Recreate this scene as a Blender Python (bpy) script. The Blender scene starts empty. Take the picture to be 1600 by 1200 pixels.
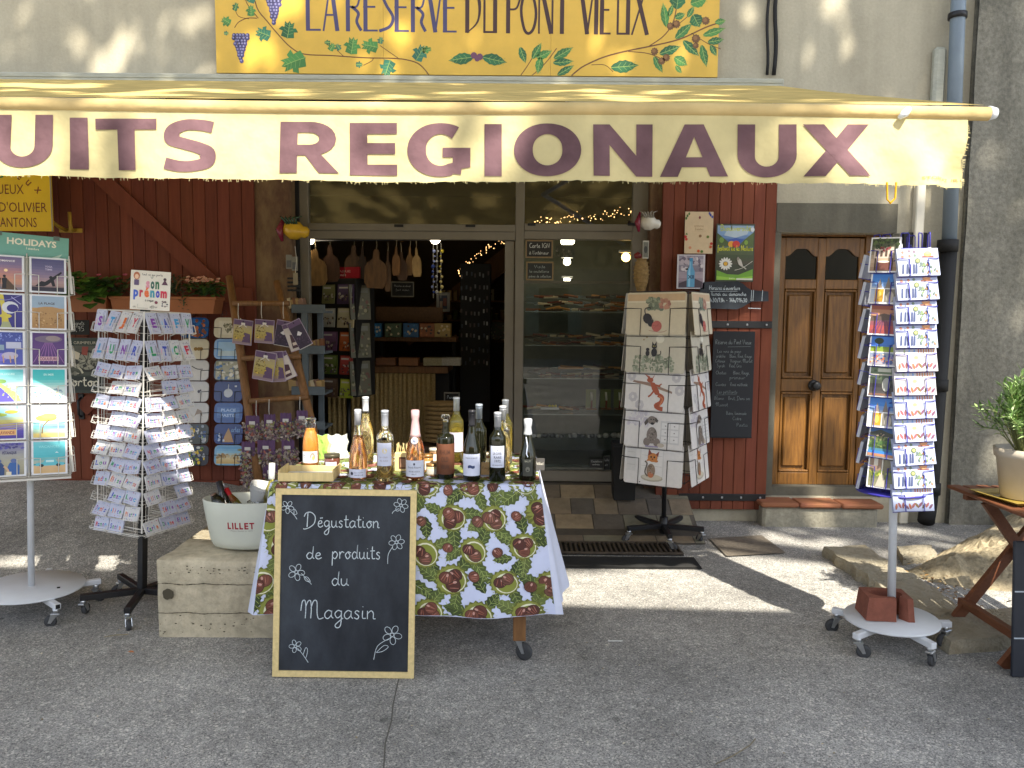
import bpy, math, random
from mathutils import Vector as V, Matrix as Mx, noise as mnoise
R = math.radians
rnd = random.Random(11)
S = bpy.context.scene
C = S.collection
# ---------------------------------------------------------------- camera, world, sun, exposure
CAMZ = 1.62
FPX = 1210.0
cam = bpy.data.objects.new('camera', bpy.data.cameras.new('camera'))
C.objects.link(cam)
cam.data.sensor_width = 36
cam.data.lens = FPX / 1600 * 36
cam.data.clip_start = 0.05
cam.data.clip_end = 500
CM = Mx.Translation((0, 0, CAMZ)) @ Mx.Rotation(R(85.0), 4, 'X') @ Mx.Rotation(R(0.5), 4, 'Z')
cam.matrix_world = CM
S.camera = cam
world = bpy.data.worlds.new('World')
S.world = world
world.use_nodes = True
wn = world.node_tree
sky = wn.nodes.new('ShaderNodeTexSky')
sky.sky_type = 'NISHITA'
sky.sun_disc = False
SUN = V((-0.31, 0.77, -1.0))            # the way the sunlight travels
sky.sun_elevation = math.atan2(1.0, math.hypot(0.31, 0.77))
sky.sun_rotation = math.atan2(0.31, -0.77)
hs = wn.nodes.new('ShaderNodeHueSaturation')
hs.inputs['Saturation'].default_value = 0.55
wn.links.new(sky.outputs[0], hs.inputs['Color']); wn.links.new(hs.outputs[0], wn.nodes['Background'].inputs[0])
wn.nodes['Background'].inputs[1].default_value = 0.15
sun = bpy.data.objects.new('sun', bpy.data.lights.new('sun', 'SUN'))
sun.data.energy = 4.6
sun.data.angle = R(0.6)
sun.data.color = (1.0, 0.93, 0.80)
sun.rotation_euler = SUN.to_track_quat('-Z', 'Y').to_euler()
sun.location = (3, -8, 12)
C.objects.link(sun)
S.view_settings.view_transform = 'Standard'
S.view_settings.look = 'None'
S.view_settings.exposure = 1.42
S.view_settings.gamma = 1

# ---------------------------------------------------------------- helpers
def W(px, py, Y):
    d = CM.to_3x3() @ V(((px - 800) / FPX, (600 - py) / FPX, -1))
    return V((0, 0, CAMZ)) + d * (Y / d.y)
def G(px, py, z=0.0):
    d = CM.to_3x3() @ V(((px - 800) / FPX, (600 - py) / FPX, -1))
    return V((0, 0, CAMZ)) + d * ((z - CAMZ) / d.z)
def WX(px, Y, py=500): return W(px, py, Y).x
def WZ(py, Y, px=800): return W(px, py, Y).z
def lin(c): return c / 12.92 if c <= .04045 else ((c + .055) / 1.055) ** 2.4
def H(h):
    h = h.lstrip('#')
    return tuple(lin(int(h[i:i+2], 16) / 255) for i in (0, 2, 4))
def sm(a, b, x):
    t = max(0, min(1, (x - a) / (b - a)))
    return t * t * (3 - 2 * t)

def mat(name, col=None, rough=.6, metal=0.0, var=0.0, vscale=6.0, stretch=(1, 1, 1), bump=0.0, bscale=40.0, spec=.5, trans=0.0, ior=1.45, emit=0.0, col2=None, coat=0.0, tint=False):
    """principled; col None = the face colour attribute; var = patchy variation of albedo"""
    m = bpy.data.materials.new(name)
    m.use_nodes = True
    n, l = m.node_tree.nodes, m.node_tree.links
    p = n['Principled BSDF']
    p.inputs['Roughness'].default_value = rough
    p.inputs['Metallic'].default_value = metal
    p.inputs['Specular IOR Level'].default_value = spec
    p.inputs['Transmission Weight'].default_value = trans
    p.inputs['IOR'].default_value = ior
    p.inputs['Coat Weight'].default_value = coat
    if col is None:
        a = n.new('ShaderNodeAttribute'); a.attribute_name = 'Col'
        src = a.outputs['Color']
    else:
        a = n.new('ShaderNodeRGB'); a.outputs[0].default_value = (*col, 1)
        src = a.outputs[0]
    tc = n.new('ShaderNodeTexCoord')
    mp = n.new('ShaderNodeMapping'); mp.inputs['Scale'].default_value = stretch
    l.new(tc.outputs['Object'], mp.inputs['Vector'])
    if var or col2:
        t = n.new('ShaderNodeTexNoise'); t.inputs['Scale'].default_value = vscale; t.inputs['Detail'].default_value = 6; t.inputs['Roughness'].default_value = .65
        l.new(mp.outputs[0], t.inputs['Vector'])
        if col2:
            cr = n.new('ShaderNodeMapRange'); cr.inputs[1].default_value = .38; cr.inputs[2].default_value = .64
            l.new(t.outputs[0], cr.inputs[0])
            mx = n.new('ShaderNodeMix'); mx.data_type = 'RGBA'
            l.new(cr.outputs[0], mx.inputs[0]); l.new(src, mx.inputs[6]); mx.inputs[7].default_value = (*col2, 1)
            src = mx.outputs[2]
        if var:
            cr = n.new('ShaderNodeMapRange'); cr.inputs[1].default_value = .3; cr.inputs[2].default_value = .7
            cr.inputs[3].default_value = 1 - var; cr.inputs[4].default_value = 1 + var
            l.new(t.outputs[0], cr.inputs[0])
            mx = n.new('ShaderNodeMix'); mx.data_type = 'RGBA'; mx.blend_type = 'MULTIPLY'; mx.inputs[0].default_value = 1
            l.new(src, mx.inputs[6]); l.new(cr.outputs[0], mx.inputs[7])
            src = mx.outputs[2]
    if tint:
        a = n.new('ShaderNodeAttribute'); a.attribute_name = 'Col'; mx = n.new('ShaderNodeMix'); mx.data_type = 'RGBA'; mx.blend_type = 'MULTIPLY'; mx.inputs[0].default_value = 1
        l.new(src, mx.inputs[6]); l.new(a.outputs['Color'], mx.inputs[7]); src = mx.outputs[2]
    l.new(src, p.inputs['Base Color'])
    if bump:
        t = n.new('ShaderNodeTexNoise'); t.inputs['Scale'].default_value = bscale; t.inputs['Detail'].default_value = 5
        l.new(mp.outputs[0], t.inputs['Vector'])
        b = n.new('ShaderNodeBump'); b.inputs['Strength'].default_value = bump; b.inputs['Distance'].default_value = .02
        l.new(t.outputs[0], b.inputs['Height']); l.new(b.outputs[0], p.inputs['Normal'])
    if emit:
        l.new(src, p.inputs['Emission Color']); p.inputs['Emission Strength'].default_value = emit
    return m

def nd(m, typ, **kw):
    x = m.node_tree.nodes.new(typ)
    for k, v in kw.items():
        if k.startswith('i'): x.inputs[int(k[1:])].default_value = v
        else: setattr(x, k, v)
    return x

class MB:
    def __init__(s): s.v = []; s.f = []; s.c = []; s.m = []; s.sm = []; s.mats = []; s.T = Mx()
    def mi(s, m):
        if m not in s.mats: s.mats.append(m)
        return s.mats.index(m)
    def add(s, vs, fs, m, c=(1, 1, 1), smooth=False):
        o = len(s.v); T = s.T; k = s.mi(m)
        s.v.extend([tuple(T @ V(p)) for p in vs])
        for f in fs:
            s.f.append([o + i for i in f]); s.c.append(c); s.m.append(k); s.sm.append(smooth)
    def box(s, lo, hi, m, c=(1, 1, 1), b=0.0):
        x0, y0, z0 = lo; x1, y1, z1 = hi
        if b <= 0:
            vs = [(x, y, z) for z in (z0, z1) for y in (y0, y1) for x in (x0, x1)]
            s.add(vs, [(0, 2, 3, 1), (4, 5, 7, 6), (0, 1, 5, 4), (2, 6, 7, 3), (0, 4, 6, 2), (1, 3, 7, 5)], m, c); return
        b = min(b, .45 * (x1 - x0), .45 * (y1 - y0), .45 * (z1 - z0))
        vs = []; idx = {}
        for i, x in enumerate((x0, x1)):
            for j, y in enumerate((y0, y1)):
                for k, z in enumerate((z0, z1)):
                    bx = b if i == 0 else -b; by = b if j == 0 else -b; bz = b if k == 0 else -b
                    for a, p in enumerate(((x, y + by, z + bz), (x + bx, y, z + bz), (x + bx, y + by, z))):
                        idx[i, j, k, a] = len(vs); vs.append(p)
        q = idx; fs = []
        fs += [[q[0,0,0,0], q[0,0,1,0], q[0,1,1,0], q[0,1,0,0]], [q[1,0,0,0], q[1,1,0,0], q[1,1,1,0], q[1,0,1,0]]]
        fs += [[q[0,0,0,1], q[1,0,0,1], q[1,0,1,1], q[0,0,1,1]], [q[0,1,0,1], q[0,1,1,1], q[1,1,1,1], q[1,1,0,1]]]
        fs += [[q[0,0,0,2], q[0,1,0,2], q[1,1,0,2], q[1,0,0,2]], [q[0,0,1,2], q[1,0,1,2], q[1,1,1,2], q[0,1,1,2]]]
        for i in (0, 1):
            for j in (0, 1):
                fs.append([q[i,j,0,0], q[i,j,1,0], q[i,j,1,1], q[i,j,0,1]])
                fs.append([q[i,0,j,0], q[i,1,j,0], q[i,1,j,2], q[i,0,j,2]])
                fs.append([q[0,i,j,1], q[1,i,j,1], q[1,i,j,2], q[0,i,j,2]])
                for k in (0, 1): fs.append([q[i,j,k,0], q[i,j,k,1], q[i,j,k,2]])
        s.add(vs, fs, m, c)
    def poly(s, pts, z, m, c=(1, 1, 1)):
        s.add([(x, y, z) for x, y in pts], [list(range(len(pts)))], m, c)
    def prism(s, pts, z0, z1, m, c=(1, 1, 1)):
        n = len(pts)
        s.add([(x, y, z0) for x, y in pts] + [(x, y, z1) for x, y in pts],
              [list(range(n))[::-1], list(range(n, 2 * n))] + [(i, (i + 1) % n, n + (i + 1) % n, n + i) for i in range(n)], m, c)
    def tube(s, pts, r, m, c=(1, 1, 1), n=6, closed=False, caps=True):
        P = [V(p) for p in pts]; L = len(P)
        rr = r if isinstance(r, (list, tuple)) else [r] * L
        vs = []; up = None
        for i, p in enumerate(P):
            if closed: t = P[(i + 1) % L] - P[i - 1]
            else: t = P[min(i + 1, L - 1)] - P[max(i - 1, 0)]
            if t.length < 1e-9: t = V((0, 0, 1))
            t.normalize()
            if up is None: up = V((0, 0, 1)) if abs(t.z) < .9 else V((1, 0, 0))
            a = t.cross(up)
            if a.length < 1e-4: up = V((1, 0, 0)) if abs(t.x) < .9 else V((0, 1, 0)); a = t.cross(up)
            a.normalize(); b = a.cross(t); up = b
            # keep the wire's width round its bends
            k = 1.0
            if 0 < i < L - 1 or closed:
                d1 = (P[i] - P[i - 1]).normalized(); k = 1 / max(.6, abs(d1.dot(t)))
            for j in range(n):
                an = 2 * math.pi * (j + .5) / n
                vs.append(p + (a * math.cos(an) * k + b * math.sin(an)) * rr[i])
        fs = []
        for i in range(L if closed else L - 1):
            for j in range(n):
                A = i * n + j; B = i * n + (j + 1) % n; D = ((i + 1) % L) * n + j; E = ((i + 1) % L) * n + (j + 1) % n
                fs.append((A, B, E, D))
        if caps and not closed: fs += [list(range(n))[::-1], list(range((L - 1) * n, L * n))]
        s.add(vs, fs, m, c, n > 5)
    def lathe(s, prof, m, c=(1, 1, 1), n=24, ax=(0, 0), sx=1, sy=1, smooth=True):
        vs = []; L = len(prof)
        for r, z in prof:
            for j in range(n):
                a = 2 * math.pi * j / n
                vs.append((ax[0] + r * sx * math.cos(a), ax[1] + r * sy * math.sin(a), z))
        fs = [(i * n + j, i * n + (j + 1) % n, (i + 1) * n + (j + 1) % n, (i + 1) * n + j) for i in range(L - 1) for j in range(n)]
        if prof[0][0] > 1e-5: fs.append(list(range(n))[::-1])
        if prof[-1][0] > 1e-5: fs.append(list(range((L - 1) * n, L * n)))
        s.add(vs, fs, m, c, smooth)
    def strip(s, pts, w, z, m, c=(1, 1, 1)):
        P = [V((p[0], p[1])) for p in pts]; L = len(P); A = []
        ww = w if isinstance(w, (list, tuple)) else [w] * L
        for i in range(L):
            t = P[min(i + 1, L - 1)] - P[max(i - 1, 0)]
            if t.length < 1e-9: t = V((1, 0))
            t.normalize(); nn = V((-t.y, t.x)) * ww[i] * .5
            A.append(P[i] + nn); A.append(P[i] - nn)
        s.add([(a.x, a.y, z) for a in A], [(2 * i + 1, 2 * i + 3, 2 * i + 2, 2 * i) for i in range(L - 1)], m, c)
    def mesh(s, other, T=Mx()):
        o = len(s.v); TT = s.T @ T
        s.v.extend([tuple(TT @ V(p)) for p in other.v])
        for f, c, m, sm_ in zip(other.f, other.c, other.m, other.sm):
            s.f.append([o + i for i in f]); s.c.append(c); s.m.append(s.mi(other.mats[m])); s.sm.append(sm_)
    def data(s, name):
        me = bpy.data.meshes.new(name)
        me.from_pydata(s.v, [], s.f)
        for m in s.mats: me.materials.append(m)
        me.polygons.foreach_set('material_index', s.m)
        me.polygons.foreach_set('use_smooth', s.sm)
        a = me.color_attributes.new('Col', 'FLOAT_COLOR', 'CORNER')
        buf = []
        for f, c in zip(s.f, s.c): buf.extend((c[0], c[1], c[2], 1.0) * len(f))
        a.data.foreach_set('color', buf)
        me.validate(); me.update()
        return me
    def build(s, name, parent=None, M=None, label=None):
        o = bpy.data.objects.new(name, s.data(name))
        C.objects.link(o)
        if parent is not None: o.parent = parent
        if M is not None: o.matrix_basis = M
        if label: o['label'] = label
        return o

def tag(o, label, cat, group=None, kind=None):
    if label: o['label'] = label
    if cat: o['category'] = cat
    if group: o['group'] = group
    if kind: o['kind'] = kind
    return o
def struct(o): o['kind'] = 'structure'; return o
def thing(name, label, cat, M=None, group=None):
    o = bpy.data.objects.new(name, None)
    o.empty_display_size = .1
    C.objects.link(o)
    if M is not None: o.matrix_world = M if isinstance(M, Mx) else Mx.Translation(M)
    return tag(o, label, cat, group)
def facing(p, a=0.0, tilt=0.0, spin=0.0):
    """local x right, y up, z out of the front; a turns it about the vertical, tilt leans its top back"""
    return Mx.Translation(p) @ Mx.Rotation(R(a), 4, 'Z') @ Mx.Rotation(R(90 - tilt), 4, 'X') @ Mx.Rotation(R(spin), 4, 'Z')

# ---- lettering from the built-in font
_txt = {}
def glyphs(s, bold=0.0, res=3):
    k = (s, bold, res)
    if k not in _txt:
        cu = bpy.data.curves.new('lettering', 'FONT'); cu.body = s; cu.resolution_u = res; cu.offset = bold; cu.fill_mode = 'FRONT'
        o = bpy.data.objects.new('lettering', cu)
        me = bpy.data.meshes.new_from_object(o)
        vs = [(v.co.x, v.co.y) for v in me.vertices]; fs = [list(p.vertices) for p in me.polygons]
        bpy.data.objects.remove(o); bpy.data.curves.remove(cu); bpy.data.meshes.remove(me)
        if not vs: vs = [(0, 0), (.1, .1)]
        xs = [p[0] for p in vs]; ys = [p[1] for p in vs]
        _txt[k] = (vs, fs, min(xs), max(xs), min(ys), max(ys))
    return _txt[k]
def text(mb, s, x0, y0, x1, h, z, m, c, bold=0.0, res=3, fn=None, cap=True):
    """fit lettering between x0 and x1 with capital height h, baseline y0"""
    vs, fs, a, b, lo, hi = glyphs(s, bold, res)
    H0 = glyphs('H', bold, res)[5] if cap else hi - lo
    base = 0 if cap else lo
    pts = [(x0 + (x - a) / (b - a) * (x1 - x0), y0 + (y - base) / H0 * h) for x, y in vs]
    if fn: mb.add([fn(*p) for p in pts], fs, m, c)
    else: mb.add([(p[0], p[1], z) for p in pts], fs, m, c)

# ---- handwriting: single strokes, x height 1
HW = {
'a': (1.0, [[(.8,.85),(.45,1),(.1,.65),(.1,.2),(.4,0),(.75,.4),(.82,.95),(.8,.3),(1.0,.05)]]),
'b': (.9, [[(.1,2),(.1,.1),(.4,0),(.75,.3),(.7,.8),(.4,1),(.12,.7)]]),
'c': (.8, [[(.7,.8),(.4,1),(.1,.55),(.3,.05),(.75,.15)]]),
'd': (1.0, [[(.75,.8),(.4,1),(.1,.5),(.35,0),(.75,.4),(.88,2),(.8,.4),(1.0,.05)]]),
'e': (.8, [[(.08,.45),(.6,.65),(.5,.98),(.2,.85),(.1,.3),(.4,0),(.8,.25)]]),
'f': (.7, [[(.7,1.8),(.45,2),(.3,1.5),(.3,-.8)],[(.05,.95),(.65,1)]]),
'g': (1.0, [[(.8,.85),(.45,1),(.1,.6),(.35,.1),(.75,.4),(.82,.95),(.75,-.7),(.4,-1.1),(.15,-.75),(1.0,.1)]]),
'h': (.95, [[(.1,2),(.1,0)],[(.1,.6),(.45,1),(.75,.7),(.75,.1),(.95,.05)]]),
'i': (.5, [[(.15,1),(.15,.15),(.5,.1)],[(.15,1.45),(.19,1.5)]]),
'j': (.5, [[(.25,1),(.25,-.8),(0,-.9)],[(.25,1.45),(.28,1.5)]]),
'l': (.5, [[(.15,2),(.15,.2),(.5,.1)]]),
'm': (1.4, [[(.1,1),(.1,0)],[(.1,.65),(.4,1),(.62,.7),(.62,0)],[(.62,.65),(.95,1),(1.15,.7),(1.15,.1),(1.4,.05)]]),
'n': (1.0, [[(.1,1),(.1,0)],[(.1,.65),(.5,1),(.75,.7),(.75,.1),(1.0,.05)]]),
'o': (.9, [[(.45,1),(.1,.55),(.4,0),(.78,.45),(.45,1),(.9,.85)]]),
'p': (.95, [[(.1,1),(.05,-1)],[(.1,.6),(.45,1),(.8,.6),(.5,0),(.12,.2)]]),
'q': (.95, [[(.8,.85),(.45,1),(.1,.6),(.35,0),(.75,.4),(.82,1),(.8,-1)]]),
'r': (.75, [[(.1,1),(.12,0)],[(.12,.6),(.4,1),(.75,.85)]]),
's': (.75, [[(.6,.85),(.35,1),(.15,.75),(.55,.35),(.4,0),(.05,.15)]]),
't': (.7, [[(.3,1.8),(.28,.2),(.7,.1)],[(0,1.15),(.65,1.2)]]),
'u': (1.0, [[(.1,1),(.12,.25),(.4,0),(.72,.4),(.75,1),(.75,.2),(1.0,.05)]]),
'v': (.8, [[(.05,1),(.35,0),(.7,1)]]), 'x': (.8, [[(.05,1),(.7,0)],[(.7,1),(.05,0)]]),
'y': (.8, [[(.05,1),(.4,.1)],[(.75,1),(.2,-1)]]), 'z': (.8, [[(.1,1),(.7,1),(.1,0),(.75,0)]]),
'D': (1.9, [[(.55,2.1),(.5,1.2),(.45,0)],[(.0,1.55),(.3,2.1),(1.0,2.2),(1.6,1.6),(1.5,.6),(.9,.0),(.2,-.3),(-.1,-.25)]]),
'M': (2.5, [[(0,.9),(.15,2),(.45,2.1),(.55,1.2),(.5,.0)],[(.5,1.2),(.75,2),(1.05,2.1),(1.15,1.2),(1.1,0)],[(1.1,1.2),(1.4,2.1),(1.75,2),(1.8,.6),(2.0,-.05),(2.5,.1)]]),
'H': (1.4, [[(.1,2),(.1,0)],[(1.1,2),(1.1,0)],[(0,1.05),(1.3,1.05)]]),
'P': (1.2, [[(.2,2),(.2,0)],[(.2,2),(.8,2),(1.0,1.5),(.6,1),(.2,1)]]),
'V': (1.3, [[(.0,2),(.5,0),(1.1,2)]]), 'C': (1.2, [[(1.1,1.7),(.6,2),(.1,1),(.5,0),(1.1,.3)]]),
'I': (.5, [[(.2,2),(.2,0)]]), 'G': (1.4, [[(1.2,1.7),(.7,2),(.1,1),(.6,0),(1.2,.3),(1.2,.9),(.8,.9)]]),
'N': (1.5, [[(.1,0),(.15,2),(1.1,0),(1.15,2)]]), 'L': (1.1, [[(.2,2),(.15,0),(1.0,0)]]),
'B': (1.2, [[(.2,0),(.2,2),(.8,1.9),(.85,1.2),(.2,1.05),(.95,.9),(.9,.1),(.2,0)]]),
'R': (1.2, [[(.2,0),(.2,2),(.9,1.8),(.8,1.1),(.2,1),(1.0,0)]]),
'S': (1.1, [[(.9,1.8),(.4,2),(.15,1.5),(.9,.6),(.5,0),(.05,.2)]]),
'0': (1, [[(.45,2),(.1,1),(.45,0),(.8,1),(.45,2)]]), '1': (.6, [[(.05,1.6),(.35,2),(.35,0)]]),
'3': (.9, [[(.1,1.8),(.6,1.9),(.6,1.2),(.25,1.05),(.75,.8),(.6,.05),(.05,.15)]]),
'4': (.9, [[(.5,2),(.05,.7),(.8,.7)],[(.55,1.1),(.55,0)]]), '9': (.9, [[(.7,1.6),(.4,2),(.1,1.5),(.5,1.1),(.7,1.7),(.6,0)]]),
'5': (.9, [[(.7,2),(.15,2),(.15,1.15),(.6,1.2),(.7,.4),(.1,.05)]]),
'/': (.7, [[(.1,-.2),(.6,2.1)]]), '-': (.7, [[(.1,.8),(.55,.8)]]), ',': (.4, [[(.2,.1),(.1,-.3)]]), "'": (.35, [[(.2,2),(.15,1.6)]]),
}
ACC = {'é': ('e', [[(.35,1.35),(.75,1.4)]]), 'è': ('e', [[(.2,1.6),(.5,1.3)]]), 'à': ('a', [[(.3,1.6),(.6,1.3)]])}
def smooth(p, k):
    if len(p) < 3 or k < 2: return p
    o = []
    for i in range(len(p) - 1):
        a = p[max(i - 1, 0)]; b = p[i]; c = p[i + 1]; d = p[min(i + 2, len(p) - 1)]
        for j in range(k):
            t = j / k
            o.append(tuple(.5 * (2 * b[q] + (c[q] - a[q]) * t + (2 * a[q] - 5 * b[q] + 4 * c[q] - d[q]) * t * t + (3 * b[q] - a[q] - 3 * c[q] + d[q]) * t ** 3) for q in range(len(b))))
    o.append(p[-1]); return o
def hand(mb, s, x0, y0, x1, xh, z, w, m, c, k=3):
    adv = 0; st = []
    for ch in s:
        if ch == ' ': adv += .7; continue
        ex = []
        if ch in ACC: ch, ex = ACC[ch]
        g = HW.get(ch) or HW.get(ch.lower()) or HW['o']
        for q in g[1] + ex: st.append([(adv + a, b) for a, b in q])
        adv += g[0] + .08
    f = (x1 - x0) / max(adv, .1)
    for q in st: mb.strip([(x0 + a * f, y0 + b * xh) for a, b in smooth(q, k)], w, z, m, c)

class Art(MB):
    """a flat picture printed on a sheet w x h, drawn in 0..1 coordinates, lower left corner at the origin unless centred"""
    def __init__(s, w, h, m, paper=(.72, .71, .68), thick=.0015, rad=0.0, back=None):
        super().__init__(); s.w = w; s.h = h; s.pm = m; s.z = .0003; s.cx = -w / 2; s.cy = -h / 2
        if rad:
            pts = []
            for qx, qy, a0 in ((w/2 - rad, h/2 - rad, 0), (-w/2 + rad, h/2 - rad, 90), (-w/2 + rad, -h/2 + rad, 180), (w/2 - rad, -h/2 + rad, 270)):
                for a in (0, 30, 60, 90): pts.append((qx + rad * math.cos(R(a0 + a)), qy + rad * math.sin(R(a0 + a))))
            s.prism(pts, -thick, 0, back or m, paper)
        else: s.box((-w/2, -h/2, -thick), (w/2, h/2, 0), back or m, paper)
    def P(s, p): return (s.cx + p[0] * s.w, s.cy + p[1] * s.h)
    def up(s): s.z += .00022
    def rect(s, x0, y0, x1, y1, c): s.poly_([(x0, y0), (x1, y0), (x1, y1), (x0, y1)], c)
    def poly_(s, pts, c): s.poly([s.P(p) for p in pts], s.z, s.pm, c); s.up()
    def ell(s, cx, cy, rx, ry, c, n=14, a0=0):
        ca, sa = math.cos(a0), math.sin(a0); asp = s.h / s.w
        pts = []
        for i in range(n):
            x = rx * math.cos(2 * math.pi * i / n); y = ry * math.sin(2 * math.pi * i / n)
            pts.append((cx + x * ca - y * sa * asp, cy + x * sa / asp + y * ca))
        s.poly_(pts, c)
    def grad(s, x0, y0, x1, y1, cols, n=10):
        for i in range(n):
            t = (i + .5) / n * (len(cols) - 1); k = min(int(t), len(cols) - 2); f = t - k
            c = tuple(cols[k][q] * (1 - f) + cols[k + 1][q] * f for q in range(3))
            a = y0 + (y1 - y0) * i / n; b = y0 + (y1 - y0) * (i + 1) / n
            s.poly([s.P(p) for p in ((x0, a), (x1, a), (x1, b), (x0, b))], s.z, s.pm, c)
        s.up()
    def line(s, pts, w, c, k=1): s.strip([s.P(p) for p in smooth(pts, k)], w * s.w, s.z, s.pm, c); s.up()
    def txt(s, t, x0, y0, x1, h, c, bold=0.02, res=2):
        text(s, t, s.P((x0, 0))[0], s.P((0, y0))[1], s.P((x1, 0))[0], h * s.h, s.z, s.pm, c, bold, res); s.up()
    def pen(s, t, x0, y0, x1, xh, w, c, k=2):
        hand(s, t, s.P((x0, 0))[0], s.P((0, y0))[1], s.P((x1, 0))[0], xh * s.h, s.z, w * s.w, s.pm, c, k); s.up()
    def blot(s, x0, y0, x1, y1, n, cols, r=(.01, .04), seed=1):
        q = random.Random(seed)
        for i in range(n):
            s.ell(q.uniform(x0, x1), q.uniform(y0, y1), q.uniform(*r), q.uniform(*r) * s.w / s.h, q.choice(cols), 7)
            s.z -= .00022 * (0 if i % 6 == 0 else 1)

# ---------------------------------------------------------------- materials
def ordn(i): return ('first', 'second', 'third', 'fourth', 'fifth', 'sixth', 'seventh', 'eighth', 'ninth', 'tenth', 'eleventh', 'twelfth', 'thirteenth')[i]
PRINT = mat('printed_card', None, .45, var=.05, vscale=30)
PAPER = mat('matt_paper', None, .75, var=.06, vscale=20)
PAINT = mat('weathered_paint', None, .5, var=.18, vscale=9, bump=.08, bscale=60)
SIGNP = mat('sign_paint', None, .42, var=.10, vscale=3, bump=.03, bscale=80)
CHALK = mat('chalk', None, .95, var=.3, vscale=160)
SLATE = mat('chalkboard_slate', H('#23272e'), .6, var=.3, vscale=3, stretch=(1, .5, 1), col2=H('#353a41'), bump=.02, bscale=200, spec=.35)
BLACK = mat('black_metal', H('#1d1d1f'), .42, var=.15, vscale=12)
BLACKM = mat('matt_black', H('#181716'), .7, var=.2, vscale=8)
WHITEM = mat('white_enamel', H('#cfd2d6'), .38, var=.05, vscale=7)
WIRE = mat('white_wire', H('#cdcac2'), .4, var=.06)
BWIRE = mat('black_wire', H('#232020'), .4)
BLUEW = mat('blue_wire', H('#35318f'), .35)
CHROME = mat('zinc_metal', H('#b9bcbf'), .3, metal=.9, var=.1, vscale=40)
RUBBER = mat('grey_rubber', H('#3b3c3e'), .7)
RIM = mat('grey_plastic', H('#8f9194'), .5)
WOODL = mat('pale_pine', H('#d3bd86'), .55, var=.14, vscale=7, stretch=(8, 8, 1), bump=.05)
WOODM = mat('brown_timber', H('#7a5530'), .6, var=.3, vscale=6, stretch=(9, 9, 1), bump=.12)
WOODC = mat('coloured_timber', None, .55, var=.25, vscale=6, stretch=(9, 2, 9), bump=.08)
STONE = mat('old_stone', H('#aaa18c'), .95, var=.4, vscale=14, col2=H('#7b725f'), bump=1.0, bscale=55)
LEAF = mat('leaf', None, .5, var=.2, vscale=15)
FABRIC = mat('fabric', None, .85, var=.08, vscale=12)
GLOSS = mat('glossy_glaze', None, .15, var=.1, vscale=10)
LAMP = mat('lit_lamp', (1.0, .86, .62), .5, emit=7)
LAMPY = mat('lit_amber_lamp', (1.0, .62, .2), .5, emit=4)
FAIRY = mat('fairy_light_bulb', (1.0, .55, .2), .5, emit=2.5)
BOTTLEC = mat('clear_glass', (.95, .97, .95), .02, trans=1, ior=1.45)
BOTTLED = mat('dark_green_glass', (.010, .011, .005), .04, trans=.3, ior=1.5)
BOTTLEY = mat('olive_glass', (.45, .40, .08), .03, trans=.9, ior=1.45)
ROSE = mat('rose_wine', (.95, .50, .22), .03, trans=.88, ior=1.34)
PALEW = mat('pale_wine', (.95, .78, .40), .03, trans=.9, ior=1.34)
JUICE = mat('orange_juice', H('#e79a3d'), .35)
AMBER = mat('copper_liqueur', H('#8f5a38'), .3, metal=.35, var=.15, vscale=30)
FOIL = mat('foil_capsule', None, .32, metal=.35, var=.08, vscale=30)
CLEARBAG = mat('crinkled_film', (.85, .85, .85), .12, trans=.9, ior=1.2, bump=.8, bscale=60)
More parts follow.
